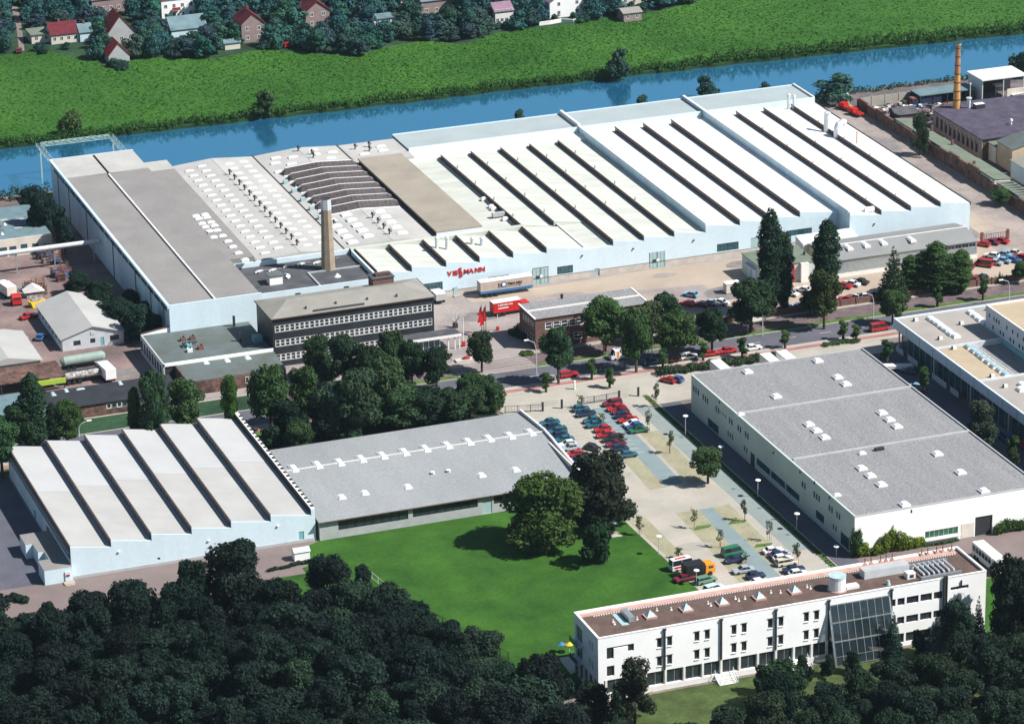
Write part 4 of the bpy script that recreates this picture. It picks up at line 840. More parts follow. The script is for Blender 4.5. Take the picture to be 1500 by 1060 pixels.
opsL += [(634.5, 641.5, 1.3, 2.9), (626.8, 634.1, 1.3, 2.9), (619.6, 626.4, 1.3, 2.9), (607.5, 611.5, 1.2, 3.0), (642.5, 644.8, 0, 3.0), (595.5, 599.5, .3, 3.0), (662, 668, .2, 2.2)]
uo = []; 
for o_ in opsL:
    if not any(abs(o_[0]-q[0]) < .3 and abs(o_[2]-q[2]) < 1 for q in uo): uo.append(o_)
opsL = [o_ for i, o_ in enumerate(uo) if not any(o_[0] < q[1] and q[0] < o_[1] and o_[2] < q[3] and q[2] < o_[3] for q in uo[:i])]
mb = MB(); wall_open(mb, 'x', X0, .35, Y0+.351, Y1, 0, Z, opsL); T.part('alley_wall', mb, 'green_wall')
for o_ in opsL: win(T, 'x', X0, *o_, 4 if o_[1]-o_[0] > 3 else 1, 1, 'dark_trim', 'glass_teal', depth=-.12, fw=.08)
win(T, 'y', Y0, *opsF[0], 7, 1, 'cap_grey', 'glass_green', depth=-.12, fw=.12)
mb = MB(); mb.box(310.4, 314.3, Y0+.25, Y0+.33, 0, 4.15); T.part('door', mb, 'dark_trim'); mb = MB(); mb.box(307.3, 310.2, Y0-.06, Y0-.003, .1, 3.2); T.part('door_panel', mb, 'render_cream')
mb = MB(); mb.box(298.9, 307, Y0-.5, Y0-.003, .9, 1.1); T.part('sill', mb, 'cap_white')
mb = MB(); mb.box(X0+.36, X1, Y0+.36, Y1, 0, Z-.25); T.part('core', mb, 'dark_trim')
ys = [Y0, 624.5, 652.0, Y1]
for a, b in zip(ys, ys[1:]): mb = MB(); mb.box(X0+.36, X1-.2, a+.36, b-.02, Z-.249, Z+.0); T.part('roof_field', mb, 'roof_felt')
mb = MB()
for y in ys[1:-1]: mb.box(X0+.8, X1-.21, y-.15, y+.34, Z-.1, Z+.32)
T.part('seam_wall', mb, 'cap_grey', stuff=True)
mb = MB(); mb.box(X0-.05, X1+.1, Y0-.05, Y0+.34, Z+.001, Z+.12); mb.box(X0-.05, X0+.34, Y0+.341, Y1+.1, Z+.001, Z+.12, 1); mb.box(X1-.19, X1+.1, Y0+.341, Y1+.1, Z-.3, Z+.28, 2); mb.box(X0+.341, X1-.2, Y1-.1, Y1+.15, Z+.001, Z+.22); T.part('roof_edge', mb, ['cap_grey', 'green_wall', 'cap_grey'])
for u, v in ((1095, 543), (1137, 579), (1198, 527), (1227, 551), (1239, 561), (1292, 603), (1303, 613), (1314, 623), (1185, 620), (1196, 629), (1208, 639), (1373, 663), (1262, 684), (1275, 695), (1291, 708), (1226, 723), (1325, 737), (1407, 690), (1441, 717), (1263, 662), (1085, 605)):
    x, y = P(u, v, Z+.4); sky(T, x, y, Z-.0, 2.0, 2.0, .65) if u not in (1226, 1263, 1085) else sky(T, x, y, Z, 1.6, 1.1, .5)
x, y = P(1288, 659, Z); mb = MB(); mb.box(x-1, x+1, y-.4, y+.4, Z, Z+.6); T.part('air_handler', mb, 'dark_trim')
for u, v in ((1172, 692), (1193, 708), (1054, 590), (1133, 664), (1215, 730), (1335, 750)): x, y = P(u, v, Z); mb = MB(); mb.cyl(x, y, Z-.1, Z+.5, .18); T.part('vent_pipe', mb, 'dark_trim')
# ---- office and showroom at the right edge
T = Thing('showroom', 'low showroom with beige roof fields, barrel rooflights and blue glazed side at the right edge', 'office building', (341, 600, 0))
X0, Y1, Z = 341.0, 694.6, 7.6
mb = MB(); mb.box(344.5, 384, 600, Y1-3, 0, 5.3); T.part('core', mb, 'dark_trim')
mb = MB(); mb.box(X0, X0+.4, 596, Y1, 5.4, Z+.25); mb.box(X0+.401, 384, Y1-.4, Y1, 5.4, Z+.25); T.part('fascia', mb, 'paleblue_wall')
mb = MB(); mb.box(X0+.401, 384, 596, Y1-.401, 5.4, 5.7); T.part('soffit', mb, 'cap_grey')
for k in range(14):
    y = 600+k*6.75; mb = MB(); mb.box(X0-.03, X0-.004, y, y+.08, 5.45, Z+.2); T.part('panel_joint', mb, 'dark_trim')
for k in range(31):
    y = 600+k*3.0; mb = MB(); mb.box(342.6, 342.7, y+.06, y+2.94, .9 if (k % 7) else 0, 5.35); o = T.part('glass_pane', mb, 'glass_teal')
for k in range(32): 
    y = 600+k*3.0; mb = MB(); mb.box(342.45, 342.72, y-.06, y+.06, 0, 5.38); T.part('glazing_post', mb, 'cap_grey')
for y0_, y1_ in ((690, 693.5), (682.5, 687.5), (668, 675), (662, 666), (650, 655)):
    mb = MB(); mb.box(341.3, 341.5, y0_, y1_, .1, 1.4); T.part('low_panel', mb, 'paleblue_wall')
for k in range(5): mb = MB(); mb.box(341.2, 341.5, 620+k*18, 620.3+k*18, 0, 5.38); T.part('post', mb, 'steel_pale')
for x0, x1, y0, y1, z, mm in ((341.41, 384, 674.0, 694.19, Z, 'roof_dome2'), (341.41, 350.0, 652.5, 673.2, Z, 'roof_beige'), (341.41, 384, 597, 651.6, Z, 'roof_dome2'), (350.3, 357.7, 652.5, 673.2, Z-.9, 'roof_felt'), (357.8, 384, 652.5, 673.2, Z-.9, 'roof_felt')):
    mb = MB(); mb.box(x0, x1, y0, y1, 5.71, z); T.part('roof_field', mb, mm)
mb = MB(); mb.box(341.42, 384, 673.21, 673.99, 5.71, Z+.25); mb.box(341.42, 384, 651.61, 652.49, 5.71, Z+.25); mb.box(350.01, 350.29, 652.5, 673.2, 5.71, Z+.1); T.part('seam_wall', mb, 'steel_pale', stuff=True)
def barrel(T, x, y, z, w_=1.8, l=1.9, meshes={}, m='skylight_glass'):
    if m not in meshes:
        mb = MB(); mb.box(-w_/2, w_/2, -l/2, l/2, 0, .35); n = 6
        for i in range(n):
            a, b = pi*i/n, pi*(i+1)/n; mb.face([(cos(a)*w_*.46, -l*.46, .35+.45*sin(a)), (cos(a)*w_*.46, l*.46, .35+.45*sin(a)), (cos(b)*w_*.46, l*.46, .35+.45*sin(b)), (cos(b)*w_*.46, -l*.46, .35+.45*sin(b))][::-1], 1)
        for s_ in (-1, 1):
            q = [(cos(pi*i/n)*w_*.46, s_*l*.46, .35+.45*sin(pi*i/n)) for i in range(n+1)]; mb.face(q if s_ < 0 else q[::-1], 1)
        meshes[m] = mb.mesh('barrel_skylight', ['cap_white', m])
    T.inst('barrel_skylight', meshes[m], x, y, z)
for l, m_ in (([(1364, 466), (1370, 470), (1376, 474), (1382, 479), (1388, 483), (1394, 488), (1400, 491)], 'skylight'), ([(1423, 457), (1430, 462), (1436, 467), (1443, 472)], 'skylight'), ([(1420, 507), (1428, 513), (1435, 518), (1441, 523), (1449, 529), (1457, 535), (1466, 541), (1474, 547)], 'skylight_glass')):
    for u, v in l: x, y = P(u, v, Z+.4); barrel(T, x, y, Z-.01, m=m_)
for u, v in ((1498, 563), (1496, 570)): x, y = P(u, v, Z+.3); barrel(T, x, y, Z-.01, m='skylight')
for u, v in ((1341, 470), (1377, 497), (1397, 511), (1408, 475), (1453, 552), (1472, 567), (1447, 454)): x, y = P(u, v, Z); mb = MB(); mb.box(x-.3, x+.6, y-.3, y+.3, Z, Z+.6); mb.cyl(x-.5, y-.2, Z, Z+.8, .2, m=1); T.part('roof_vent', mb, ['cap_white', 'dark_trim'])
T = Thing('office_tower', 'taller pale office wing with small dark windows and a sandy roof at the right edge', 'office building', (357.8, 650, 7))
mb = MB(); ops = []
for k, y in enumerate((679.5, 677.2, 676.0, 674.8, 671.0, 668.2, 665.8, 663, 660.2, 657.5, 655)): ops.append((y, y+.7, 10.6, 11.6))
for k, y in enumerate((677.6, 674.0, 672.6, 669.2, 667.6, 664.8, 663.2, 661.4, 658.4, 656.8, 654)): ops.append((y, y+.7, 8.4, 9.4))
wall_open(mb, 'x', 357.8, .3, 640, 681.6, 7.7, 13.0, ops); T.part('side_wall', mb, 'bluegrey_wall2')
for o_ in ops: win(T, 'x', 357.8, *o_, 1, 1, 'dark_trim', 'glass_dark', depth=-.06, fw=.06)
mb = MB(); mb.box(358.11, 392, 640, 681.6, 6.5, 12.7, 0, 1); T.part('core', mb, ['cap_grey', 'roof_beige'])
mb = MB(); mb.box(357.75, 358.1, 640, 681.9, 13.001, 13.15); mb.box(358.101, 392, 681.61, 681.9, 12.4, 13.15); T.part('roof_edge', mb, 'cap_white'); mb = MB(); mb.box(357.5, 357.79, 652.6, 681.5, 6.7, 7.9); T.part('base_band', mb, 'teal_paint')
# ---- white three-storey building, lower right
X0, X1, Y0, Y1, Z = 213.8, 293.1, 554.7, 567.0, 11.4
T = Thing('white_office', 'long white three-storey building with brown gravel roof and a tilted glass bay', 'office building', (X0, Y0, -1.2))
def ux(u): return 213.9+(u-877)*.13945
ops = []
for u in (960, 974.5, 1013.7, 1028.6, 1067.3, 1082, 1120, 1135.6, 1173, 1188):
    x = ux(u); ops += [(x, x+1.0, 7.45, 9.4), (x, x+1.0, 3.7, 5.65)]
ops += [(215.5, 216.9, 6.9, 9.25), (216.9, 219.7, 8.9, 9.25), (219.7, 220.9, 7.8, 9.25), (219.7, 220.9, 4.0, 5.5), (215.5, 217, 3.4, 5.5)]
cols = [ux(u) for u in (972, 998.8, 1025.5, 1052.3, 1079, 1105.7, 1132, 1158.3, 1184.8)]
g = [215.3, 219.4, 223.2]+cols+[260.0]
gl_ops = [(a+.25, b-.25, -.1, 2.65) for a, b in zip(g, g[1:])]
ops += gl_ops
for a, b in ((273.3, 274.1), (274.5, 276.0), (276.4, 278.9), (279.3, 281.7), (282.1, 284.0)):
    ops += [(a, b, 7.4, 8.9), (a, b, 3.5, 5.0), (a, b, -.4, 1.5)]
ops += [(285.6, 289.4, 8.6, 9.3)]
mb = MB(); wall_open(mb, 'y', Y0, .35, X0, 260.2, -1.2, Z, [o for o in ops if o[1] < 260.3]); wall_open(mb, 'y', Y0, .35, 272.8, X1, -1.2, Z, [o for o in ops if o[0] > 272]); wall_open(mb, 'y', Y0, .35, 260.21, 272.79, 9.95, Z, []); T.part('front_wall', mb, 'white_wall')
for o_ in ops:
    w_ = o_[1]-o_[0]; win(T, 'y', Y0, *o_, 1 if w_ < 1.6 else 2, 1, 'dark_trim' if o_ not in gl_ops else 'cap_grey', 'glass_dark', depth=-.24, fw=.07)
opsW = [(557.3, 558.1, 7.6, 9.3), (558.6, 559.4, 7.6, 9.3), (557.3, 558.1, 3.8, 5.5), (558.6, 559.4, 3.8, 5.5), (562.8, 566, 6.4, 9.6), (562.8, 566, 2.9, 5.8)]+[(555.4+i*2.4, 557.3+i*2.4, -.9, 2.5) for i in range(5)]
mb = MB(); wall_open(mb, 'x', X0, .35, Y0+.351, Y1, -1.2, Z, opsW); T.part('end_wall', mb, 'white_wall')
for o_ in opsW: win(T, 'x', X0, *o_, 1 if o_[1]-o_[0] < 1 else 2, 1, 'steel_pale', 'glass_teal', depth=-.24, fw=.08)
for z in (6.2, 2.7): mb = MB(); mb.box(X0-1.3, X0-.01, 562.4, 566.3, z, z+.15); mb.box(X0-1.3, X0-1.2, 562.4, 566.3, z+.151, z+1.1, 1); T.part('balcony', mb, ['steel_pale', 'glass_teal'])
mb = MB(); mb.box(X1-.35, X1, Y0+.351, Y1, -1.2, Z); mb.box(X0+.351, X1-.351, Y1-.35, Y1, -1.2, Z); T.part('rear_wall', mb, 'white_wall')
mb = MB(); mb.box(X0+.6, 260.5, Y0+.6, Y1-.4, -1.2, 10.9); mb.box(272.5, X1-.4, Y0+.6, Y1-.4, -1.2, 10.9); mb.box(260.51, 272.49, Y0+4, Y1-.4, -1.2, 10.9); mb.box(260.51, 272.49, Y0+.36, Y0+3.99, 10.0, 10.9); T.part('core', mb, 'dark_trim')
mb = MB(); mb.box(X0+.36, X1-.36, Y0+.36, Y1-.36, 10.901, 11.0); T.part('roof', mb, 'gravel_brown')
mb = MB(); mb.box(X0-.06, X1+.06, Y0-.06, Y0+.4, Z+.001, Z+.12); mb.box(X0-.06, X0+.4, Y0+.401, Y1+.06, Z+.001, Z+.12); mb.box(X1-.4, X1+.06, Y0+.401, Y1+.06, Z+.001, Z+.12); mb.box(X0+.401, X1-.401, Y1-.36, Y1+.06, Z+.001, Z+.12); T.part('parapet_cap', mb, 'cap_white')
mb = MB(); mb.box(X0+.5, X1-1, Y1-1.9, Y1-.37, 11.001, 11.12); T.part('roof_walkway', mb, 'deck_pink')
mb = MB()
for i in range(150): x = X0+3+i*.5; mb.box(x, x+.26, Y1-2.35, Y1-2.1, 11.001, 11.13)
o = T.part('paving_slabs', mb, 'cap_white', stuff=True)
for u in (970.5, 1052, 1131.4, 1209, 1302):
    x = ux(u); mb = MB(); mb.box(x-.13, x+.13, Y0-.34, Y0-.02, 2.9, 10.9); mb.box(x-.3, x+.3, Y0-.36, Y0-.02, 10.901, 11.2); T.part('downpipe', mb, 'dark_trim')
x = ux(1381); mb = MB(); mb.box(x-.2, x+.2, Y0-.5, Y0-.02, -1, 12.0); mb.box(x+.4, x+.55, Y0-.5, Y0-.02, -1, 12.0); T.part('flue_duct', mb, 'dark_trim', stuff=True)
x = ux(1407); mb = MB(); mb.box(x-.06, x+.06, Y0-.3, Y0-.02, 9.35, 10.5); T.part('downpipe', mb, 'dark_trim')
for c_ in cols+[215.3, 219.4, 223.2]: mb = MB(); mb.box(c_-.2, c_+.2, Y0-.16, Y0-.003, -.1, 2.8); T.part('column', mb, 'cap_white')
mb = MB(); mb.box(X0-.1, 260.2, Y0-.25, Y0-.003, -1.2, -.15); T.part('plinth', mb, 'cap_white')
# window canopies (brown reveals)
mb = MB()
for o_ in ops[:20]: mb.box(o_[0]-.16, o_[1]+.12, Y0-.14, Y0-.003, o_[3], o_[3]+.08); mb.box(o_[0], o_[1], Y0-.16, Y0-.003, o_[2]-.09, o_[2]-.01, 1)
T.part('window_hoods', mb, ['brown_trim', 'cap_white'], stuff=True)
# glass bay
def gy(z): return Y0-.05-3.6*max(0, (9.9-z))/10.8
xs_ = [260.4+i*(272.6-260.4)/8 for i in range(9)]; zs_ = [9.85, 6.7, 3.3, .6, -1.0]
for j in range(4):
    for a, b in zip(xs_, xs_[1:]):
        z1, z0 = zs_[j], zs_[j+1]; mb = MB(); mb.face([(a+.05, gy(z0), z0+.06), (b-.05, gy(z0), z0+.06), (b-.05, gy(z1), z1-.06), (a+.05, gy(z1), z1-.06)]); T.part('glass_pane', mb, 'curtain_glass')
mb = MB()
for x in xs_: mb.tube([(x, gy(9.85)-.03, 9.85), (x, gy(-1)-.03, -1.0)], .055, 4)
for z in zs_: mb.tube([(xs_[0], gy(z)-.04, z), (xs_[-1], gy(z)-.04, z)], .05 if z not in (6.7, 3.3) else .15, 4)
T.part('glazing_bars', mb, 'steel', stuff=True)
for x in (260.25, 272.75): mb = MB(); mb.prism([(gy(9.9), 9.95), (gy(-1.1), -1.15), (gy(-1.1)+.6, -1.15), (Y0-.01, 9.0)][::-1], x-.12, x+.12, 'x'); T.part('side_fin', mb, 'steel')
for z in (6.4, 2.9, -1.19): mb = MB(); mb.box(260.52, 272.48, gy(z)+.25, Y0+3.98, z-.12, z+.1); T.part('floor_slab', mb, 'concrete')
for z in (6.5, 3.0):
    for k in range(9): x = rnd.uniform(261.2, 271); y = rnd.uniform(gy(z)+.6, Y0+1.5); mb = MB(); mb.box(x, x+1.1, y, y+.7, z+.02, z+.8); T.part('table', mb, rnd.choice(['orange_wood', 'leaf_green', 'orange_wood', 'cap_white']))
# garden stairs
for xs0, xs1 in ((ux(1043), ux(1068)), (ux(1152), ux(1177))):
    o = None; mb = MB()
    for i in range(6): mb.box(xs0, xs1, Y0-.55-i*.42, Y0-.18-i*.42, -.3-i*.17-.12, -.3-i*.17)
    st = T.part('garden_stair', mb, 'cap_white', stuff=True); mb = MB()
    for x in (xs0-.1, xs1+.1): mb.tube([(x, Y0-.3, .8), (x, Y0-2.8, -.2)], .07); mb.tube([(x, Y0-.3, -.3), (x, Y0-2.8, -1.2)], .1); mb.tube([(x, Y0-.3, 1.0), (x, Y0-.3, -.2)], .06); mb.tube([(x, Y0-2.8, -.2), (x, Y0-2.8, -1.2)], .06)
    l_ = link('handrail', mb.mesh('handrail', 'steel_pale', T.loc), st)
# roof furniture
for u, v in ((952, 901), (1005, 891), (1058, 882), (1112, 874), (1164, 865)):
    x, y = P(u, v, 11.3); mb = MB(); mb.box(x-1.1, x+1.1, y-1.1, y+1.1, 11.0, 11.35); a = .85; t_ = (x, y, 12.5); c4 = [(x-a, y-a, 11.36), (x+a, y-a, 11.36), (x+a, y+a, 11.36), (x-a, y+a, 11.36)]
    for i in range(4): mb.face([c4[i], c4[(i+1) % 4], t_], 1)
    T.part('pyramid_skylight', mb, ['deck_pink', 'skylight_glass'])
x, y = P(1226, 863, 11.0); mb = MB(); mb.cyl(x, y, 11.0, 13.9, 1.65, 1.65, 20, 0, 1); mb.cyl(x, y, 11.001, 11.15, 1.95, 1.95, 20, 2); mb.cyl(x, y, 13.6, 14.0, 1.72, 1.72, 20, 1, 1); T.part('water_tank', mb, ['white_paint', 'skylight_glass', 'deck_pink'])
mb = MB(); mb.box(x+1.6, x+4.2, y-1.0, y+.5, 11.0, 11.6); T.part('tank_plinth', mb, 'white_paint')
x, y = P(915, 904, 11.2); mb = MB(); mb.box(x-1.6, x-.2, y-2.8, y+2.4, 11.0, 11.1, 1); mb.box(x+.0, x+1.2, y-2.2, y+2.0, 11.1, 12.1); T.part('air_handler', mb, ['steel', 'teal_grey'])
x, y = P(1307, 838, 11.3); mb = MB(); mb.box(x-6.0, x+3.4, y-.4, y+1.9, 11.0, 12.6, 0, 1); T.part('air_handler', mb, ['steel_pale', 'cap_grey'])
x, y = P(1335, 842, 11.3); mb = MB(); mb.box(x-1.3, x+.4, y-1.0, y+.5, 11.0, 12.2); mb.box(x-.8, x, y-1.05, y-1.003, 11.3, 11.9, 1); T.part('air_handler', mb, ['white_paint', 'dark_trim'])
x0_, y0_ = P(1348, 838, 11.6)
for k in range(7):
    mb = MB(); xx = x0_+k*1.05; mb.tube([(xx, y0_-1.6, 11.9), (xx, y0_+3.2, 11.9), (xx, y0_+3.2, 11.1)], .22, 6); mb.tube([(xx, y0_-1.6, 11.9), (xx, y0_-1.6, 11.1)], .2, 6); T.part('vent_duct', mb, 'steel_pale')
mb = MB(); mb.box(x0_-1, x0_+7.5, y0_-2.6, y0_-2.2, 11.0, 11.8); mb.box(x0_-1, x0_+7.5, y0_+3.6, y0_+3.9, 11.0, 11.8); T.part('duct_screen', mb, 'steel', stuff=True)
for u in (1267, 1276, 1290, 1298, 1307, 1350, 1359, 1372, 1381, 1394):
    x, y = P(u, 826-(u-1267)*.16, 11.2); mb = MB(); mb.box(x-.08, x+.08, y-.08, y+.08, 11.0, 12.5); mb.box(x-.3, x+.3, y-.25, y+.25, 11.121, 11.4, 1); T.part('railing_post', mb, ['rust', 'deck_pink'])
for u, v in ((928, 906), (933, 907), (983, 893), (1037, 884), (1041, 887), (1077, 877), (1082, 880), (1143, 868), (1182, 860), (1187, 862), (1129, 868), (1091, 877), (962, 894), (898, 911), (900, 914)):
    x, y = P(u, v, 11); mb = MB(); mb.cyl(x, y, 11, 11.6, .16, .12, 6); mb.cyl(x, y, 11.0, 11.08, .3, .3, 6); T.part('vent_pipe', mb, 'cap_white')
x, y = P(1301, 856, 11); mb = MB(); mb.cyl(x, y, 11, 11.9, .5, .25, 10); T.part('roof_vent', mb, 'teal_grey')
# ================================================================ VEGETATION
def leaf_mesh(name, blobs, n, size, seed, flat=0.0):
    """crown of many small leaf-clump faces over a union of blobs ((x,y,z),(rx,ry,rz))"""
    g = np.random.default_rng(seed); cs = np.array([b[0] for b in blobs], float); rs = np.array([b[1] for b in blobs], float)
    wts = (rs.prod(1)**(2/3)); wts /= wts.sum(); idx = g.choice(len(blobs), n, p=wts); d = g.normal(size=(n, 3)); d /= np.linalg.norm(d, axis=1)[:, None]
    rad = g.uniform(.62, 1.06, n)[:, None]; p = cs[idx]+d*rs[idx]*rad
    keep = np.ones(n, bool)
    for c, r in zip(cs, rs): keep &= (((p-c)/r)**2).sum(1) > .30
    p, d, idx = p[keep], d[keep], idx[keep]; n = len(p)
    nn = d*1.0+g.normal(size=(n, 3))*.55+np.array([0, 0, .25]); nn /= np.linalg.norm(nn, axis=1)[:, None]
    a = np.cross(nn, g.normal(size=(n, 3))); a /= np.linalg.norm(a, axis=1)[:, None]; b = np.cross(nn, a)
    s = (size*g.uniform(.6, 1.35, n))[:, None]; v = np.empty((n, 4, 3)); v[:, 0] = p-a*s*.5; v[:, 1] = p+b*s*.36; v[:, 2] = p+a*s*.5+nn*s*.1; v[:, 3] = p-b*s*.36
    me = D.meshes.new(name); me.vertices.add(n*4); me.vertices.foreach_set('co', v.reshape(-1)); me.loops.add(n*4); me.loops.foreach_set('vertex_index', np.arange(n*4, dtype=np.int32))
    me.polygons.add(n); me.polygons.foreach_set('loop_start', np.arange(0, n*4, 4, dtype=np.int32)); me.polygons.foreach_set('loop_total', np.full(n, 4, dtype=np.int32)); me.materials.append(M['leaf']); me.update(); me.validate(); return me
def trunk_mesh(H, r, limbs, seed, spread):
    q = random.Random(seed); mb = MB(); mb.tube([(0, 0, -.3), (0, 0, H*.3), (q.uniform(-.2, .2), q.uniform(-.2, .2), H*.62), (q.uniform(-.3, .3), 0, H*.85)], [r*1.25, r, r*.6, r*.25], 7)
    for i in range(limbs):
        a = 2*pi*i/limbs+q.uniform(-.4, .4); z0 = H*q.uniform(.3, .5); L_ = spread*q.uniform(.6, .9); mb.tube([(0, 0, z0), (cos(a)*L_*.5, sin(a)*L_*.5, z0+L_*.45), (cos(a)*L_, sin(a)*L_, z0+L_*.8)], [r*.5, r*.35, r*.12], 5)
    return mb.mesh('trunk', 'bark')
KIND = {}
def mk_broad(seed, W=9.0, H=10.0, n=5200, base=.20, size=.62, nb=20, sr=(.13, .21)):
    q = random.Random(seed); bl = []
    for i in range(nb):
        t = q.random(); z = H*(base+.10+(.93-base-.10)*t); env = sqrt(max(.05, 1-((t-.42)/.62)**2)); a = q.uniform(0, 2*pi); rr = W/2*env*q.uniform(.25, .72)
        s = W*q.uniform(*sr); bl.append(((rr*cos(a), rr*sin(a), min(z, H-s*.8)), (s*q.uniform(.9, 1.3), s*q.uniform(.9, 1.3), s*q.uniform(.7, .95))))
    bl.append(((0, 0, H*.55), (W*.27, W*.27, H*.25)))
    return (leaf_mesh('crown', bl, n, size, seed), trunk_mesh(H, .28, 5, seed, W*.36), H, W)
for i in range(5): KIND['broad%d' % i] = mk_broad(11+i, nb=34+3*i, n=10500, size=.48, base=.24, sr=(.09, .17))
for i in range(2): KIND['dense%d' % i] = mk_broad(41+i, W=12, H=11, nb=58, n=17000, base=.05, size=.5, sr=(.08, .15))
KIND['shrub0'] = mk_broad(61, W=5, H=4, nb=12, n=2200, base=-.02, size=.42); KIND['shrub1'] = mk_broad(62, W=5, H=3.4, nb=10, n=1900, base=-.05, size=.4)
KIND['far0'] = mk_broad(71, W=9, H=9, nb=14, n=1500, base=.03, size=.95); KIND['far1'] = mk_broad(72, W=8, H=10, nb=14, n=1500, base=.03, size=.95); KIND['far2'] = mk_broad(73, W=10, H=8, nb=18, n=1700, base=.0, size=.95)
def mk_poplar(seed, W=6.0, H=25.0):
    q = random.Random(seed); bl = []
    for i in range(60):
        t = i/59; z = H*(.06+.90*t); env = max(.3, 1-abs((t-.52)/.54)**4.5); a = q.uniform(0, 2*pi); rr = W/2*env*q.uniform(.05, .36); bl.append(((rr*cos(a), rr*sin(a), z), (W*.30*max(env, .3), W*.30*max(env, .3), H*.055)))
    return (leaf_mesh('crown', bl, 22000, .46, seed), trunk_mesh(H, .35, 4, seed, 1.2), H, W)
KIND['poplar0'] = mk_poplar(81); KIND['poplar1'] = mk_poplar(82)
def mk_conifer(seed, W=6.0, H=13.0):
    q = random.Random(seed); bl = []
    for l in range(13):
        t = l/12; z = H*(.08+.86*t); R_ = W/2*(1-t)**.9+.25; m_ = max(3, int(9*(1-t))+2)
        for k in range(m_): a = 2*pi*k/m_+l*.7+q.uniform(-.2, .2); bl.append(((R_*.62*cos(a), R_*.62*sin(a), z-R_*.12), (R_*.42, R_*.42, .42)))
    return (leaf_mesh('crown', bl, 5200, .42, seed), trunk_mesh(H, .22, 2, seed, .8), H, W)
KIND['conifer0'] = mk_conifer(91); KIND['conifer1'] = mk_conifer(92)
def mk_young(seed, W=2.2, H=5.0, n=420):
    q = random.Random(seed); bl = []
    for i in range(9): a = q.uniform(0, 2*pi); r_ = q.uniform(.1, .75); bl.append(((r_*cos(a), r_*sin(a), H*(.42+.5*i/8)), (.42, .42, .5)))
    mb = MB(); mb.tube([(0, 0, -.1), (0, 0, H*.95)], [.07, .03], 5)
    for i in range(7): a = q.uniform(0, 2*pi); z = H*(.35+.07*i); mb.tube([(0, 0, z), (.6*cos(a), .6*sin(a), z+.6)], [.035, .015], 4)
    for s_ in (-.4, .4): mb.tube([(s_, 0, 0), (s_, 0, 1.7)], .04, 4)
    return (leaf_mesh('crown', bl, n, .30, seed), mb.mesh('trunk', 'stake'), H, W)
mat('stake', (.30,.13,.09), .9, .2, 2)
KIND['young0'] = mk_young(101); KIND['young1'] = mk_young(102, n=260); KIND['street0'] = mk_broad(111, W=3.0, H=5.0, nb=12, n=1500, base=.15, size=.36)
def mk_birch(seed):
    q = random.Random(seed); bl = []
    for i in range(34): t = q.random(); a = q.uniform(0, 2*pi); r_ = 4.0*(1-t*.6)*q.uniform(.2, .9); bl.append(((r_*cos(a), r_*sin(a), 2+8.3*t), (1.05, 1.05, 1.35)))
    return (leaf_mesh('crown', bl, 8500, .42, seed), trunk_mesh(11, .2, 7, seed, 3.4), 11, 9)
KIND['loose0'] = mk_birch(121)
G_STREET, G_DARK, G_FOREST_SHADE, G_VILL_HAZE, G_POP = (.046,.094,.026), (.022,.052,.021), (.0085,.023,.016), (.030,.098,.095), (.014,.042,.020)  # wood green holds painted shade, village green the blue of haze
def tree(kind, x, y, h, w_, label, col=G_STREET, name='tree', cat='tree', group=None, z=None):
    cm, tm, H0, W0 = KIND[kind]; r = D.objects.new(name, None); C.objects.link(r); r.location = (x, y, hz(y) if z is None else z); r.rotation_euler = (0, 0, rnd.uniform(0, 6.28)); sx = w_/W0; r.scale = (sx, sx, h/H0)
    r['label'] = label; r['category'] = cat
    if group: r['group'] = group
    j = rnd.uniform(.86, 1.16); c = link('crown', cm, r, color=(col[0]*j*rnd.uniform(.9, 1.15), col[1]*j, col[2]*j*rnd.uniform(.9, 1.1)))
    if tm and kind[:3] != 'far' and name != 'shrub': link('trunk', tm, r)
    return r
def tp(kind, u, vb, vt, wpx, label, col=G_STREET, name='tree', cat='tree', group=None, wf=1.0, ymin=None):
    """tree from its foot (u, vb), the row of its top and its width in the survey photo"""
    x, y = P(u, vb, hz(P(u, vb)[1])); z = hz(y); h = Hat(u, vb, vt, z)
    if ymin and y < ymin: y = ymin+rnd.uniform(0, 12); h = rnd.uniform(6.5, 11)
    dist = sqrt(x*x+y*y+CAMH*CAMH); return tree(kind, x, y, h, wpx*dist/FPX*(1.04 if kind[:3] != 'pop' else 1.15)*wf, label, col, name, cat, group, z)
YG = (.055,.12,.022)
# --- named single trees
tp('poplar0', 53, 668, 546, 44, 'tall dark poplar, the tallest tree left of the black-roofed range', G_POP, 'poplar_tree')
tp('poplar1', 79, 664, 590, 22, 'narrow young poplar close beside the tall poplar by the black-roofed range', G_POP, 'poplar_tree')
tp('broad0', 100, 660, 585, 50, 'round green tree right of the narrow poplar, before the black roof', G_STREET)
tp('broad1', 4, 700, 612, 66, 'wide green tree cut by the left edge, behind the saw-tooth hall', (.03,.085,.03))
tp('broad4', 30, 672, 590, 60, 'dark round tree behind the tall poplar at the left edge', G_DARK)
tp('poplar1', 200, 655, 566, 24, 'slim upright tree at the right end of the black-roofed range', G_STREET, 'poplar_tree')
tp('broad2', 228, 662, 541, 50, 'tall leafy tree in front of the right end of the black-roofed range', G_DARK)
tp('broad3', 275, 645, 556, 58, 'round tree below the brick range of the low annexe', G_STREET)
tp('broad0', 340, 645, 548, 30, 'narrow yellow-green tree between two round street trees', YG)
tp('broad4', 398, 640, 533, 72, 'large round tree with a bare trunk left of the dark tree group', G_STREET)
tp('broad2', 448, 625, 536, 54, 'spreading tree in front of the left half of the black office', G_STREET)
tp('broad3', 706, 545, 485, 48, 'free-standing round tree on the verge opposite the works entrance', G_DARK)
tp('broad1', 818, 562, 480, 56, 'round tree in front of the brick gatehouse corner', G_DARK)
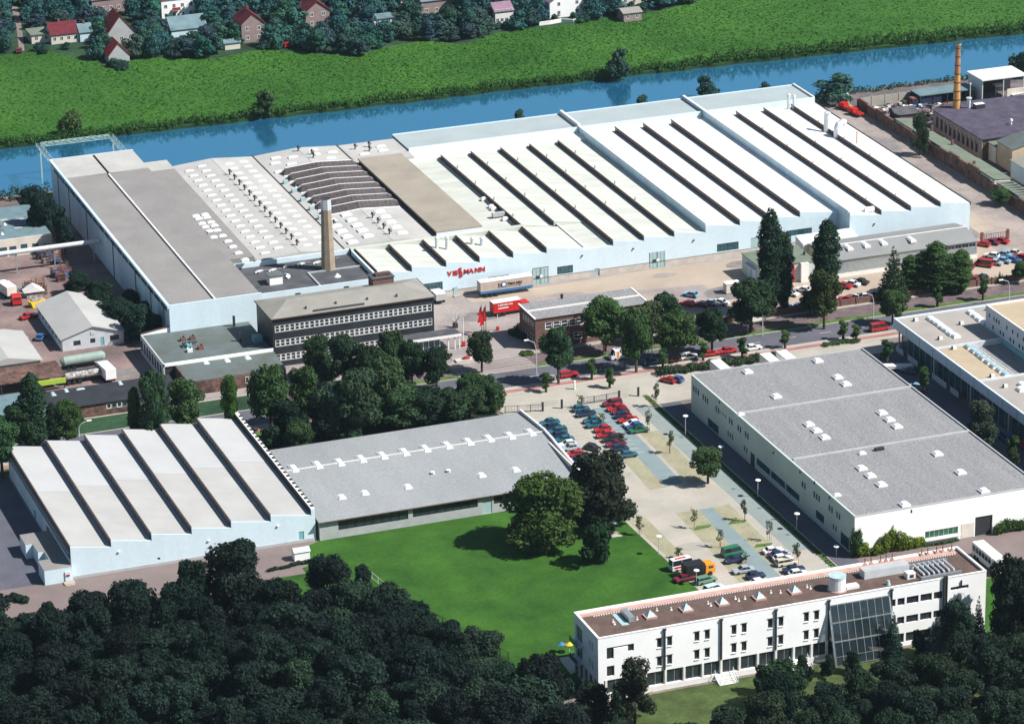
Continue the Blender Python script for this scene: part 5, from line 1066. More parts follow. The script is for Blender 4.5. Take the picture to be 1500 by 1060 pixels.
tp('broad0', 886, 515, 436, 74, 'wide tree hiding the right half of the brick gatehouse', G_STREET)
tp('broad2', 932, 545, 450, 58, 'tall tree above the white van on the street', G_STREET)
tp('broad3', 955, 505, 440, 44, 'tree with brownish top just behind the street van tree', (.05,.07,.03))
tp('broad4', 975, 500, 428, 52, 'tall dark tree at the right corner of the brick gatehouse', G_DARK)
tp('broad0', 993, 530, 455, 66, 'yellowish green tree between the gatehouse and the parked white estate car', (.042,.085,.024))
tp('broad1', 1043, 518, 452, 52, 'dark tree above the two red cars parked on the street', G_DARK)
tp('broad2', 1100, 487, 410, 76, 'wide tree on the verge left of the twin poplars', G_DARK)
tp('poplar0', 1128, 462, 306, 42, 'very tall poplar left of its pair beside the green-roofed pump house', G_POP, 'poplar_tree')
tp('poplar1', 1148, 458, 340, 30, 'shorter poplar grown into the right side of the very tall one', G_POP, 'poplar_tree')
tp('poplar0', 1209, 462, 322, 46, 'tall broad poplar right of the pump house', G_POP, 'poplar_tree')
tp('broad3', 1207, 482, 398, 56, 'yellow-tinged tree at the foot of the right-hand tall poplar', (.045,.07,.02))
tp('broad2', 1187, 462, 425, 34, 'small dark tree tucked left of the right-hand poplar foot', G_DARK)
tp('conifer0', 1308, 440, 357, 46, 'tall pointed tree in front of the long lean-to', G_DARK)
tp('broad0', 1307, 475, 424, 40, 'round street tree at the foot of the pointed tree', G_STREET)
for u, vt, wd, k in ((1333, 374, 30, 'first'), (1350, 370, 32, 'second'), (1370, 354, 38, 'third and tallest'), (1390, 372, 34, 'fourth'), (1407, 366, 30, 'fifth')):
    tp('poplar1', u, 430, vt, wd*1.15, k+' from the left in the row of five trees before the lean-to', G_STREET)
tp('dense0', 797, 800, 700, 136, 'large light green lime tree standing on the lawn', (.062,.105,.020))
tp('dense1', 880, 770, 664, 122, 'large dark red-brown beech beside the car park', (.018,.027,.014))
tp('shrub0', 875, 826, 768, 62, 'dark glossy bush at the front of the lawn tree group', (.012,.045,.015), 'shrub', 'shrub')
tp('shrub1', 855, 770, 735, 40, 'green bush between the lime tree and the beech', (.03,.07,.02), 'shrub', 'shrub')
tp('broad3', 1037, 708, 655, 54, 'single round tree at the edge of the car park by the alley', (.035,.075,.022))
tp('loose0', 1437, 652, 588, 66, 'loose brownish willow between the felt-roofed hall and the showroom', (.045,.06,.035))
tp('street0', 1482, 688, 638, 24, 'small green tree below the loose willow', G_STREET)
tp('street0', 1299, 535, 498, 22, 'young tree at the back corner of the felt-roofed hall', (.04,.10,.04))
tp('street0', 1353, 576, 538, 20, 'young tree in the alley beside the showroom glazing', (.045,.10,.035))
tp('loose0', 930, 1062, 966, 82, 'brown-tipped birch in front of the white office corner', (.035,.042,.020))
tp('conifer0', 1308, 962, 893, 30, 'narrow dark spruce beside the glass bay', (.014,.04,.025), 'spruce_tree')
tp('conifer1', 1370, 965, 902, 38, 'blue spruce right of the dark spruce', (.045,.085,.085), 'spruce_tree')
tp('conifer1', 1432, 950, 870, 26, 'slender dark spruce at the right end of the white office', (.013,.035,.022), 'spruce_tree')
tp('broad4', 1400, 965, 878, 56, 'dark tree with fine leaves between two spruces', (.018,.042,.026))
tp('broad2', 1146, 1040, 968, 72, 'round dark tree before the garden stairs of the white office', G_DARK)
tp('dense1', 1482, 945, 815, 92, 'big dark tree hiding the right end of the service road', (.009,.024,.016))
tp('loose0', 1347, 228, 166, 36, 'loose willow growing at the brick wall of the scrap yard', (.035,.065,.030))
tp('broad0', 1466, 300, 276, 36, 'dark round bush at the lower end of the brick wall', G_STREET, 'shrub', 'shrub')
tp('broad1', 1496, 415, 383, 34, 'green bush at the right end of the factory car park', G_STREET, 'shrub', 'shrub')
# river trees
BL = (.030,.080,.060)
for u, vb, vt, wd, lab, col in ((101, 198, 162, 36, 'yellow-tipped bush on the far bank near the crane gantry', (.06,.10,.03)), (388, 169, 131, 38, 'bushy tree on the far bank above the domed hall roof', (.05,.10,.03)), (906, 113, 67, 40, 'bluish bushy tree on the far bank, the tallest on that side', (.035,.085,.055)),
    (1036, 141, 112, 38, 'round bush on the near bank behind the factory', BL), (1122, 142, 118, 26, 'small bush on the near bank left of the flues', BL), (1225, 150, 109, 62, 'wide bushy tree by the river beside the white container', BL), (1496, 112, 74, 40, 'bush on the near bank at the right edge', BL), (761, 186, 161, 22, 'thin bush top showing above the river range', BL), (941, 165, 140, 26, 'little bush top above the white roofs by the river', BL)):
    tp('far%d' % (u % 3) if u not in (761, 941) else 'shrub0', u, vb, vt, wd*1.05, lab, col)
# left yard greenery
for i, (u, vb, vt, wd) in enumerate(((62, 352, 280, 44), (84, 345, 300, 36), (48, 318, 274, 40), (96, 372, 318, 34))): tp('broad%d' % i, u, vb, vt, wd, ['dark tree right of the slate-blue roof, nearest the warehouse', 'tree against the warehouse wall by the river', 'dark tree behind the flat workshop', 'lowest tree between workshop and warehouse'][i], (.012,.034,.028))
for i, (u, vb, vt, wd) in enumerate(((112, 432, 398, 44), (150, 455, 412, 46), (176, 480, 438, 52), (205, 500, 445, 60), (226, 498, 462, 40), (160, 470, 440, 44), (190, 455, 425, 36), (140, 438, 410, 34), (218, 470, 440, 36))):
    tp('dense%d' % (i % 2), u, vb, vt, wd, 'dark green overgrown tree between the gabled store and the warehouse', (.014,.040,.026), group='trees behind the gabled store')
# trees before the black office: a dense dark clump
for i, (u, vb, vt, wd) in enumerate(((470, 560, 492, 56), (505, 575, 490, 50), (540, 585, 505, 56), (575, 568, 485, 58), (604, 572, 498, 44), (640, 575, 508, 46), (438, 665, 592, 50), (490, 650, 560, 66), (528, 650, 540, 76), (566, 625, 520, 70), (600, 645, 528, 80), (640, 650, 532, 86), (680, 650, 548, 80), (712, 640, 562, 56), (560, 660, 570, 74), (625, 665, 575, 80), (668, 640, 530, 60), (692, 665, 590, 60), (510, 680, 600, 60), (455, 690, 630, 50), (590, 690, 610, 60), (722, 602, 560, 44), (705, 600, 548, 46), (690, 608, 545, 44))):
    tp('broad%d' % (i % 5) if i % 3 else 'dense%d' % (i % 2), u, vb, vt, wd*1.08, 'dark green tree in the dense clump between the black office and the low hall', rnd.choice([G_DARK, (.024,.060,.024), (.012,.034,.018), (.036,.074,.026), (.030,.064,.034)]), group='trees of the clump by the low hall', ymin=687)
for i, (u, vb, vt, wd) in enumerate(((398, 660, 625, 40), (420, 645, 615, 36), (475, 690, 655, 40), (520, 662, 630, 36))): tp('shrub%d' % (i % 2), u, vb, vt, wd, 'low shrub at the edge of the dark tree clump', (.02,.055,.025), 'shrub', 'shrub', group='shrubs below the dark clump', ymin=683)
ORDS = 'first second third fourth fifth sixth seventh eighth ninth tenth eleventh twelfth thirteenth fourteenth fifteenth sixteenth seventeenth eighteenth nineteenth twentieth twenty-first twenty-second twenty-third twenty-fourth twenty-fifth twenty-sixth'.split()
def ordinals(group, what):
    os_ = [o for o in D.objects if o.get('group') == group]; os_.sort(key=lambda o: (o.location.x*_R[0]+o.location.y*_R[1])/(o.location.x*_F[0]+o.location.y*_F[1]))
    for k, o in enumerate(os_): o['label'] = what % ORDS[k]
ordinals('trees of the clump by the low hall', '%s tree from the left in the dark clump between black office and low hall')
ordinals('trees behind the gabled store', '%s dark tree from the left behind the gabled store')
ordinals('shrubs below the dark clump', '%s low shrub from the left below the dark tree clump')
# street saplings and car park saplings
for u, vb, vt, lab in ((893, 568, 538, 'on the grass strip right of the red estate car'), (867, 556, 526, 'left of the white van'), (800, 574, 545, 'in front of the silver car on the street'), (971, 540, 511, 'beside the teal parked car'), (1030, 528, 500, 'beside the white estate car'), (1087, 524, 494, 'between the dark red and the white parked cars'), (1150, 510, 484, 'near the white trailers'), (1235, 498, 470, 'left of the pair by the crossing'), (1254, 500, 476, 'right of the pair by the crossing'), (1373, 450, 418, 'on the green verge before the showroom'), (1440, 440, 405, 'on the verge by the right edge')):
    tp('street0', u, vb, vt, 18, 'young street tree '+lab, (.045,.10,.028), 'street_tree')
for k, (u, vb, vt, lab) in enumerate(((960, 596, 561, 'uppermost beside the alley kerb'), (949, 634, 600, 'at the front end of the right car row'), (981, 664, 631, 'alone in the upper paved strip'), (882, 624, 604, 'between cars of the middle row'), (912, 652, 634, 'beside the navy car of the middle row'), (851, 598, 578, 'at the gate end of the middle row'), (937, 784, 755, 'on the lawn edge of the lower bays'), (1017, 774, 744, 'beside the upper planting bed'), (1091, 762, 731, 'at the upper right planting bed'), (1055, 802, 773, 'behind the green estate car'), (994, 818, 802, 'behind the red and white van'), (1127, 792, 760, 'behind the white car of the lower row'), (1167, 826, 794, 'right of the cream car'), (1092, 825, 810, 'right of the navy car in the lower bays'))):
    tp('young%d' % (k % 2), u, vb, vt, 14, 'thin staked sapling '+lab, (.05,.075,.025), 'sapling', 'sapling')
# cypress points
for k, (u, vt) in enumerate(((1438, 398), (1445, 402), (1464, 396), (1468, 400), (1458, 403))): tp('conifer0', u, 416, vt, 9, ['thin cypress, leftmost of five beside the car park', 'short cypress second from the left of five', 'thin tall cypress in the right pair of five', 'rightmost cypress of five beside the car park', 'short cypress left of the tall pair'][k], G_DARK, 'cypress_tree')
# hedges and climbers
def hedge(name, label, cat, pts_, h, wd, col, n, size=.4, seed=5, group=None):
    g = random.Random(seed); bl = []
    for (a, b) in zip(pts_, pts_[1:]):
        L_ = sqrt((b[0]-a[0])**2+(b[1]-a[1])**2); m_ = max(2, int(L_/1.1))
        for i in range(m_): t = i/m_; hh = (h(a[0]+(b[0]-a[0])*t) if callable(h) else h)*g.uniform(.75, 1.1); bl.append(((a[0]+(b[0]-a[0])*t-pts_[0][0]+g.uniform(-.2, .2), a[1]+(b[1]-a[1])*t-pts_[0][1]+g.uniform(-.2, .2)*wd, hh*.5), (.95, wd*.5, hh*.5)))
    r = D.objects.new(name, None); C.objects.link(r); r.location = (*pts_[0], hz(pts_[0][1])); r['label'] = label; r['category'] = cat
    if group: r['group'] = group
    link('foliage', leaf_mesh('foliage', bl, n, size, seed), r, color=col); return r
hedge('climbing_plant', 'yellow-green climbing plant mounding over the white front wall of the felt-roofed hall', 'plant', [(284.5, 592.3), (289, 592.3), (293, 592.4), (299.5, 592.4)], lambda x: 2.0+4.0*math.exp(-((x-292.0)/2.7)**2)+1.2*math.exp(-((x-285)/1.2)**2), 1.3, (.13,.19,.015), 5200, .42)
hedge('climbing_plant', 'dark narrow climber on the corner of the felt-roofed hall', 'plant', [(283.2, 592.9), (284.0, 592.4), (284.9, 592.5)], 6.2, 1.1, (.035,.075,.02), 1600, .4, 6)
hedge('hedge', 'low green hedge under the green-tinted window of the white wall', 'hedge', [(299.5, 592.2), (307, 592.2)], .7, .8, (.05,.09,.02), 900, .3, 7)
hedge('climbing_plant', 'green climber right of the dark door in the white wall', 'plant', [(314.8, 592.3), (319, 592.4), (326, 592.4)], 2.9, 1.4, (.05,.10,.015), 2600, .4, 8)
hedge('hedge', 'rough green hedge between the forecourt and the cycle path', 'hedge', [P(965, 548), P(1010, 543), P(1070, 534), P(1160, 522)], 1.7, 3.2, (.03,.06,.025), 6000, .45, 9)
hedge('hedge', 'small planted bed at the forecourt corner by the hall', 'hedge', [P(1210, 507), P(1235, 503), P(1262, 500)], .9, 2.2, (.04,.08,.03), 1200, .35, 10)
hedge('hedge', 'clipped green bed beside the brick gatehouse entrance', 'hedge', [P(768, 520), P(785, 516)], .8, 3.0, (.05,.10,.02), 900, .35, 12)
hedge('hedge', 'dark bush row at the foot of the brick gatehouse', 'hedge', [P(765, 480), P(750, 490), P(770, 500)], 1.6, 2.0, (.015,.04,.02), 1400, .4, 13)
hedge('hedge', 'green strip hedge along the alley side of the car park', 'hedge', [(277.8, 689), (277.8, 650), (277.8, 620), (277.8, 590)], .16, .7, (.02,.055,.018), 5000, .22, 14)
hedge('hedge', 'dark hedge along the left border by the saw-tooth hall path', 'hedge', [P(0, 878), P(20, 878), P(45, 882)], 1.2, 2.5, (.012,.03,.016), 1500, .4, 15)
hedge('hedge', 'low clipped hedge between the brown path and the small lawn', 'hedge', [P(397, 836), P(430, 829), P(470, 819)], .8, 1.0, (.012,.035,.015), 1600, .3, 16)
# the wood in the foreground, its shade put into dark leaf colours
def inpoly(x, y, poly):
    c = False; n = len(poly); j = n-1
    for i in range(n):
        if (poly[i][1] > y) != (poly[j][1] > y) and x < (poly[j][0]-poly[i][0])*(y-poly[i][1])/(poly[j][1]-poly[i][1])+poly[i][0]: c = not c
        j = i
    return c
def scatter(poly, dmin, seed, tries=6000, keep=()):
    g = random.Random(seed); out = list(keep); nk = len(out); xs = [p[0] for p in poly]; ys = [p[1] for p in poly]
    for _ in range(tries):
        x, y = g.uniform(min(xs), max(xs)), g.uniform(min(ys), max(ys))
        if inpoly(x, y, poly) and all((x-a)**2+(y-b)**2 > dmin**2 for a, b in out): out.append((x, y))
    return out[nk:]
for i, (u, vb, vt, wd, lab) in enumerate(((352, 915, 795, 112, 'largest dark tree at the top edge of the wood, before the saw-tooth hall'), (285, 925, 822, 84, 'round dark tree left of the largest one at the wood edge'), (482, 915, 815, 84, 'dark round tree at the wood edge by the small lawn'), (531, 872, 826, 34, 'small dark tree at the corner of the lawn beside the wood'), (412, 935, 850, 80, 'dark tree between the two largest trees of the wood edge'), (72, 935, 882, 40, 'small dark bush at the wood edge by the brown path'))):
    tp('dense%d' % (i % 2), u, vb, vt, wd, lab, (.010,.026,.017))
wood = [P(-60, 950), P(60, 945), P(150, 930), P(235, 925), P(330, 945), P(450, 945), P(540, 915), P(600, 950), P(680, 990), P(760, 1030), P(840, 1075), P(880, 1200), P(900, 1330), P(-100, 1330)]
def in_frame(x, y, h=13):
    q = np.array([x, y, h-1-CAMH]); k = FPX/(q@_D); u, v = 750+k*(q@_R2), 530-k*(q@_U2); return v < 1064 and -45 < u < 1545
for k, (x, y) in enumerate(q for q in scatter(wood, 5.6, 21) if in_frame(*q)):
    tree(['broad%d' % (k % 5), 'dense%d' % (k % 2), 'broad%d' % ((k+2) % 5)][k % 3], x, y, rnd.uniform(8, 14), rnd.uniform(8.5, 13), 'tree with shade-darkened leaf colour in the wood at the lower left', rnd.choice([(.026,.056,.030), (.016,.038,.024)] if x > 162+(y-560)*-.35 and y < 600 and rnd.random() < .38 else [(.0065,.018,.0145), (.0045,.012,.010), (.009,.024,.017), (.006,.015,.014), (.011,.027,.019)]), group='trees of the dark wood')
for k, (u, v) in enumerate(((20, 915), (45, 912), (100, 905), (118, 902), (140, 897), (165, 893), (180, 888), (205, 900), (560, 905), (585, 915), (610, 925), (650, 950), (700, 975), (740, 990), (775, 1010), (800, 1020))):
    x, y = P(u, v+14); tree('shrub%d' % (k % 2), x, y, rnd.uniform(2.4, 4), rnd.uniform(4, 6), 'dark bush along the upper edge of the wood', (.016,.04,.026), 'shrub', 'shrub', group='bushes edging the dark wood')
fr = [P(985, 1110), P(1090, 1095), P(1170, 1045), P(1250, 1028), P(1340, 1015), P(1450, 985), P(1540, 975), P(1620, 1200), P(1500, 1330), P(930, 1330), P(880, 1120)]
for k, (x, y) in enumerate(q for q in scatter(fr, 6.0, 23, 3000) if in_frame(*q)):
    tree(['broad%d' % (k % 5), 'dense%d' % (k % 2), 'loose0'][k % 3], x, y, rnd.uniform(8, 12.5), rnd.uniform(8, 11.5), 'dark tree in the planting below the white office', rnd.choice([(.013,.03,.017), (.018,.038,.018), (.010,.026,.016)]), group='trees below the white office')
for u, vb, vt, wd in ((1175, 1000, 962, 34), (1120, 1015, 975, 40), (1215, 990, 960, 30), (1250, 985, 955, 34), (1345, 960, 925, 36), (870, 1050, 1000, 56), (905, 1068, 1010, 40), (880, 1010, 985, 24), (800, 1000, 962, 44), (770, 985, 965, 26), (830, 1020, 990, 40)):
    tp('shrub0', u, vb, vt, wd, 'dark garden shrub around the foot of the white office', (.014,.034,.018), 'shrub', 'shrub', group='garden shrubs at the white office')
ordinals('garden shrubs at the white office', '%s dark garden shrub from the left around the white office')
ordinals('bushes edging the dark wood', '%s dark bush from the left along the wood edge')
# bank bushes and reeds: one continuous ground cover, far row added for dark water reflections
g = random.Random(31); bl = []
for k in range(430):
    x = 150+k*.86; y = fb_at(x)+g.uniform(.2, 1.6); h = g.uniform(1.2, 3.2)*(1.3 if 395 < x < 500 else .85); bl.append(((x, y, h*.35), (g.uniform(.8, 1.5), 1.0, h*.7)))
o = link('bank_reeds', leaf_mesh('bank_reeds', bl, 42000, .55, 31), color=(.026,.075,.014)); o['kind'] = 'stuff'; o['label'] = 'added green reeds and low bushes along the far river bank'
bl = []
for k in range(120):
    x = 397+k*.9; y = 882.6+g.uniform(-1, 1); h = g.uniform(.5, 1.6); bl.append(((x, y, h*.35), (1.1, 1.0, h*.7)))
for k in range(60):
    x = 128+k*1.0; y = 880+g.uniform(-3, 3) if x < 160 else 884+g.uniform(-3, 2); h = g.uniform(1.2, 3); bl.append(((x, y, h*.35), (1.3, 1.4, h*.7)))
o = link('bank_reeds', leaf_mesh('bank_reeds', bl, 9000, .55, 32), color=(.028,.07,.035)); o['kind'] = 'stuff'; o['label'] = 'low reeds along the near river bank'
# meadow tufts
gg = np.random.default_rng(5); n = 46000; x = gg.uniform(150, 560, n*2); lim = np.interp(x, [p[0] for p in top], [p[1] for p in top]); lo = np.interp(x, [p[0] for p in fbk], [p[1] for p in fbk])
y = lo+(lim-lo)*gg.uniform(0.01, .99, n*2); p = np.stack([x, y, np.zeros_like(x)], 1)[:n]; n = len(p)
a = gg.uniform(0, 2*pi, n); s = gg.uniform(.25, .7, n); v = np.empty((n, 3, 3)); dx = np.stack([np.cos(a)*s*.7, np.sin(a)*s*.7, np.zeros(n)], 1); v[:, 0] = p-dx; v[:, 1] = p+dx; v[:, 2] = p+np.stack([gg.normal(0, .25, n), gg.normal(0, .25, n), s*.45], 1)
me = D.meshes.new('meadow_grass'); me.vertices.add(n*3); me.vertices.foreach_set('co', v.reshape(-1)); me.loops.add(n*3); me.loops.foreach_set('vertex_index', np.arange(n*3, dtype=np.int32)); me.polygons.add(n); me.polygons.foreach_set('loop_start', np.arange(0, n*3, 3, dtype=np.int32)); me.polygons.foreach_set('loop_total', np.full(n, 3, dtype=np.int32))
me.materials.append(M['leaf']); me.update(); me.validate(); o = link('meadow_grass', me, color=(.030,.118,.007)); o['kind'] = 'stuff'; o['label'] = 'tufts of meadow grass beyond the river'
# ================================================================ VEHICLES
def car_meshes(L_=4.3, W_=1.72, H_=1.40, hood=1.05, boot=.75, wagon=False, van=False):
    """body shell, glass house and wheel; x forward, centred, on the ground"""
    h0, hb = .28, H_*.60 if not van else H_*.5; a, b = -L_/2, L_/2; w_ = W_/2
    mb = MB()
    prof = [(a+.05, h0), (b-.05, h0), (b, h0+.25), (b-.08, hb-.10), (b-hood, hb+.02), (a+boot, hb+.02), (a+.06, hb-.02), (a, h0+.3)]
    n = len(prof); k = len(mb.v)
    for s_, wy, sh in ((-1, w_*.93, 0), (-1, w_, 0), (1, w_, 0), (1, w_*.93, 0)): pass
    rows = []
    for y, inz in ((-w_, .06), (-w_*.9, 0), (w_*.9, 0), (w_, .06)):
        rows.append([(x*(1-(.02 if inz else 0)), y, z-(inz if z > h0+.2 else -inz)) for x, z in prof])
    for r in rows: mb.v += r
    for i in range(3):
        for j in range(n): q = (j+1) % n; mb.f.append((k+i*n+j, k+i*n+q, k+(i+1)*n+q, k+(i+1)*n+j)); mb.m.append(0)
    mb.f.append(tuple(range(k+n-1, k-1, -1))); mb.m.append(0); mb.f.append(tuple(range(k+3*n, k+4*n))); mb.m.append(0)
    mb.f = [tuple(reversed(f)) for f in mb.f]
    fr, rr = (b-hood, b-hood-(.75 if not van else .45)); r0, r1 = (a+boot*.95, a+boot+(.45 if not wagon else .12)); 
    if wagon or van: r0, r1 = a+.12, a+.25
    wt = w_*.80; rf = [(rr, H_), (r1, H_)]
    # roof panel and pillars (paint)
    mb.box(r1, rr, -wt, wt, H_-.06, H_)
    for s_ in (-1, 1):
        for (x0, x1) in ((fr, rr), (r0, r1)): mb.tube([(x0, s_*w_*.88, hb), (x1, s_*wt, H_-.03)], .045, 4)
        xm = (rr+r1)/2-.1; mb.tube([(xm, s_*w_*.89, hb), (xm, s_*wt, H_-.03)], .04, 4)
        mb.box(b-.5, b-.02, s_*w_*.62-.14, s_*w_*.62+.14, h0+.32, h0+.45, 1); mb.box(a+.02, a+.3, s_*w_*.7-.12, s_*w_*.7+.12, h0+.36, h0+.52, 2)
    body = mb.mesh('body', ['paint', 'white_paint', 'red_paint'])
    g = MB(); k = 0; lo = [(r0+.04, -w_*.87), (fr-.04, -w_*.87), (fr-.04, w_*.87), (r0+.04, w_*.87)]; hi = [(r1+.03, -wt+.02), (rr-.03, -wt+.02), (rr-.03, wt-.02), (r1+.03, wt-.02)]
    for i in range(4): j = (i+1) % 4; g.face([(*lo[i], hb), (*lo[j], hb), (*hi[j], H_-.05), (*hi[i], H_-.05)])
    glass = g.mesh('windows', 'car_glass')
    w = MB(); n = 12
    for s_ in (0,):
        k = len(w.v); r = .31
        for y in (-.1, .1):
            for i in range(n): t = 2*pi*i/n; w.v.append((r*cos(t), y, r*sin(t)))
        for i in range(n): j = (i+1) % n; w.f.append((i, j, n+j, n+i)); w.m.append(0)
        w.f.append(tuple(range(n-1, -1, -1))); w.m.append(0); w.f.append(tuple(range(n, 2*n))); w.m.append(0)
        w.cyl(0, 0, 0, .001, .001, .001, 3, 1)
    wheel = w.mesh('wheel', ['tyre', 'steel']); return body, glass, wheel, L_, W_
CARS = {'hatch': car_meshes(3.9, 1.66, 1.40, 1.0, .25), 'saloon': car_meshes(4.5, 1.74, 1.40, 1.15, .95), 'estate': car_meshes(4.5, 1.72, 1.46, 1.1, .2, wagon=True), 'coupe': car_meshes(4.3, 1.72, 1.28, 1.2, .6), 'minivan': car_meshes(4.7, 1.84, 1.95, .55, .15, van=True), 'van': car_meshes(5.4, 2.0, 2.4, .5, .15, van=True)}
def car(kind, x, y, rz, col, label, cat='car', group=None, z=None, name='parked_car'):
    body, glass, wheel, L_, W_ = CARS[kind]; z = hz(y)+.03 if z is None else z
    r = D.objects.new(name, None); C.objects.link(r); r.location = (x, y, z); r.rotation_euler = (0, 0, rz); r['label'] = label; r['category'] = cat
    if group: r['group'] = group
    link('body', body, r, color=col); link('windows', glass, r)
    for sx in (-1, 1):
        for sy in (-1, 1): link('wheel', wheel, r, (sx*L_*.31, sy*(W_/2-.08), .31))
    return r
RED, DKRED, NAVY, BLUE, TEAL, WHITE, SILV, BLACK, GREEN, CREAM, LBLUE, YEL = (.42,.012,.014), (.17,.012,.028), (.012,.025,.075), (.03,.11,.30), (.02,.12,.17), (.75,.75,.74), (.38,.42,.45), (.015,.018,.02), (.02,.16,.07), (.62,.57,.44), (.20,.38,.52), (.7,.45,.05)
CN = {RED: 'bright red', DKRED: 'dark red', NAVY: 'navy blue', BLUE: 'mid blue', TEAL: 'teal blue', WHITE: 'white', SILV: 'silver', BLACK: 'black', GREEN: 'green', CREAM: 'cream', LBLUE: 'pale blue', YEL: 'yellow'}
ORD = ['first', 'second', 'third', 'fourth', 'fifth', 'sixth', 'seventh', 'eighth', 'ninth', 'tenth', 'eleventh', 'twelfth']
KN = {'hatch': 'hatchback', 'saloon': 'saloon', 'estate': 'estate car', 'coupe': 'coupe', 'minivan': 'people carrier', 'van': 'van'}
def row(lst, rz, where, group, z=.6, jit=.05):
    for k, (u, v, kd, col) in enumerate(lst):
        x, y = P(u, v, z); car(kd, x, y, rz+rnd.uniform(-jit, jit)+(pi if rnd.random() < .5 else 0), col, '%s %s, %s %s' % (CN[col], KN[kd], ORD[k], where), group=group)
GP = 'cars parked in the staff car park'
row([(805,618,'saloon',TEAL), (811,625,'hatch',NAVY), (816,631,'estate',TEAL), (821,637,'hatch',NAVY), (826,643,'saloon',TEAL), (831,650,'hatch',WHITE), (836,655,'saloon',SILV), (842,664,'coupe',RED), (851,673,'hatch',BLUE)], 0, 'from the gate in the row against the low hall', GP)
row([(851,598,'hatch',TEAL), (858,605,'saloon',NAVY), (867,615,'hatch',TEAL), (873,621,'saloon',TEAL), (883,628,'hatch',RED), (888,636,'saloon',RED), (897,642,'estate',BLACK), (902,649,'saloon',DKRED), (908,656,'hatch',NAVY), (921,665,'hatch',TEAL)], 0, 'from the gate in the middle row', GP)
row([(897,590,'estate',DKRED), (903,597,'saloon',RED), (909,602,'hatch',DKRED), (913,608,'hatch',NAVY), (920,614,'saloon',RED), (926,620,'hatch',WHITE), (930,624,'hatch',BLUE), (936,629,'saloon',GREEN)], 0, 'from the gate in the right row', GP)
x, y = P(868, 655, .6); car('hatch', x, y, -.9, BLACK, 'black hatchback standing alone in the lane of the staff car park', group=GP)
row([(1075,819,'hatch',NAVY), (1089,834,'saloon',SILV), (1107,842,'hatch',NAVY), (1113,852,'hatch',WHITE)], 0, 'below the green estate car in the lower left bays', GP)
row([(1132,805,'coupe',WHITE), (1141,811,'coupe',NAVY), (1146,817,'hatch',WHITE), (1152,823,'estate',CREAM), (1163,833,'saloon',NAVY), (1169,839,'hatch',WHITE)], 0, 'from the top in the lower right bays', GP)
x, y = P(1073, 808, .7); car('minivan', x, y, .1, GREEN, 'green people carrier with a pale roof load in the lower car park', group=GP)
x, y = P(1034, 848, .7); car('estate', x, y, .15, (.12,.26,.17), 'grey-green estate car below the black truck on the lawn edge', group=GP)
x, y = P(1046, 860, .7); car('estate', x, y, .25, (.55,.65,.70), 'very pale blue estate car nearest the white office', group=GP)
x, y = P(1003, 846, .6); car('saloon', x, y, .1, DKRED, 'dark red saloon parked beneath the red and white van', group=GP)
x, y = P(979, 556, .6); car('hatch', x, y, 2.2, RED, 'red hatchback of the pair at the back corner of the felt-roofed hall'); x, y = P(990, 555, .6); car('hatch', x, y, 2.2, BLUE, 'blue hatchback of the pair at the back corner of the felt-roofed hall')
for u, v, kd, c_, lab in ((833, 548, 'estate', RED, 'bright red estate car on the street left of the white van'), (801, 553, 'hatch', SILV, 'silver hatchback half hidden by a young street tree'), (955, 529, 'saloon', TEAL, 'teal saloon at the kerb right of the white van'), (986, 526, 'hatch', DKRED, 'dark red hatchback at the kerb behind the white estate car'), (1009, 522, 'estate', WHITE, 'white estate car parked at the kerb of the street'), (1042, 517, 'hatch', RED, 'bright red hatchback at the kerb under the dark tree'), (1066, 513, 'saloon', RED, 'bright red saloon at the kerb beside the dark tree'), (1102, 509, 'saloon', WHITE, 'white saloon at the kerb, rightmost of the parked line')):
    x, y = P(u, v, .6); car(kd, x, y, rnd.uniform(-.04, .04), c_, lab, group='cars on the street')
x, y = P(1288, 479, .9); car('minivan', x, y, .0, RED, 'red van driving on the street before the showroom', 'van', name='van')
x, y = P(1441, 385, .9); car('minivan', x, y, 2.35, RED, 'red people carrier at the front of the factory car park')
GF = 'cars parked in front of the factory'
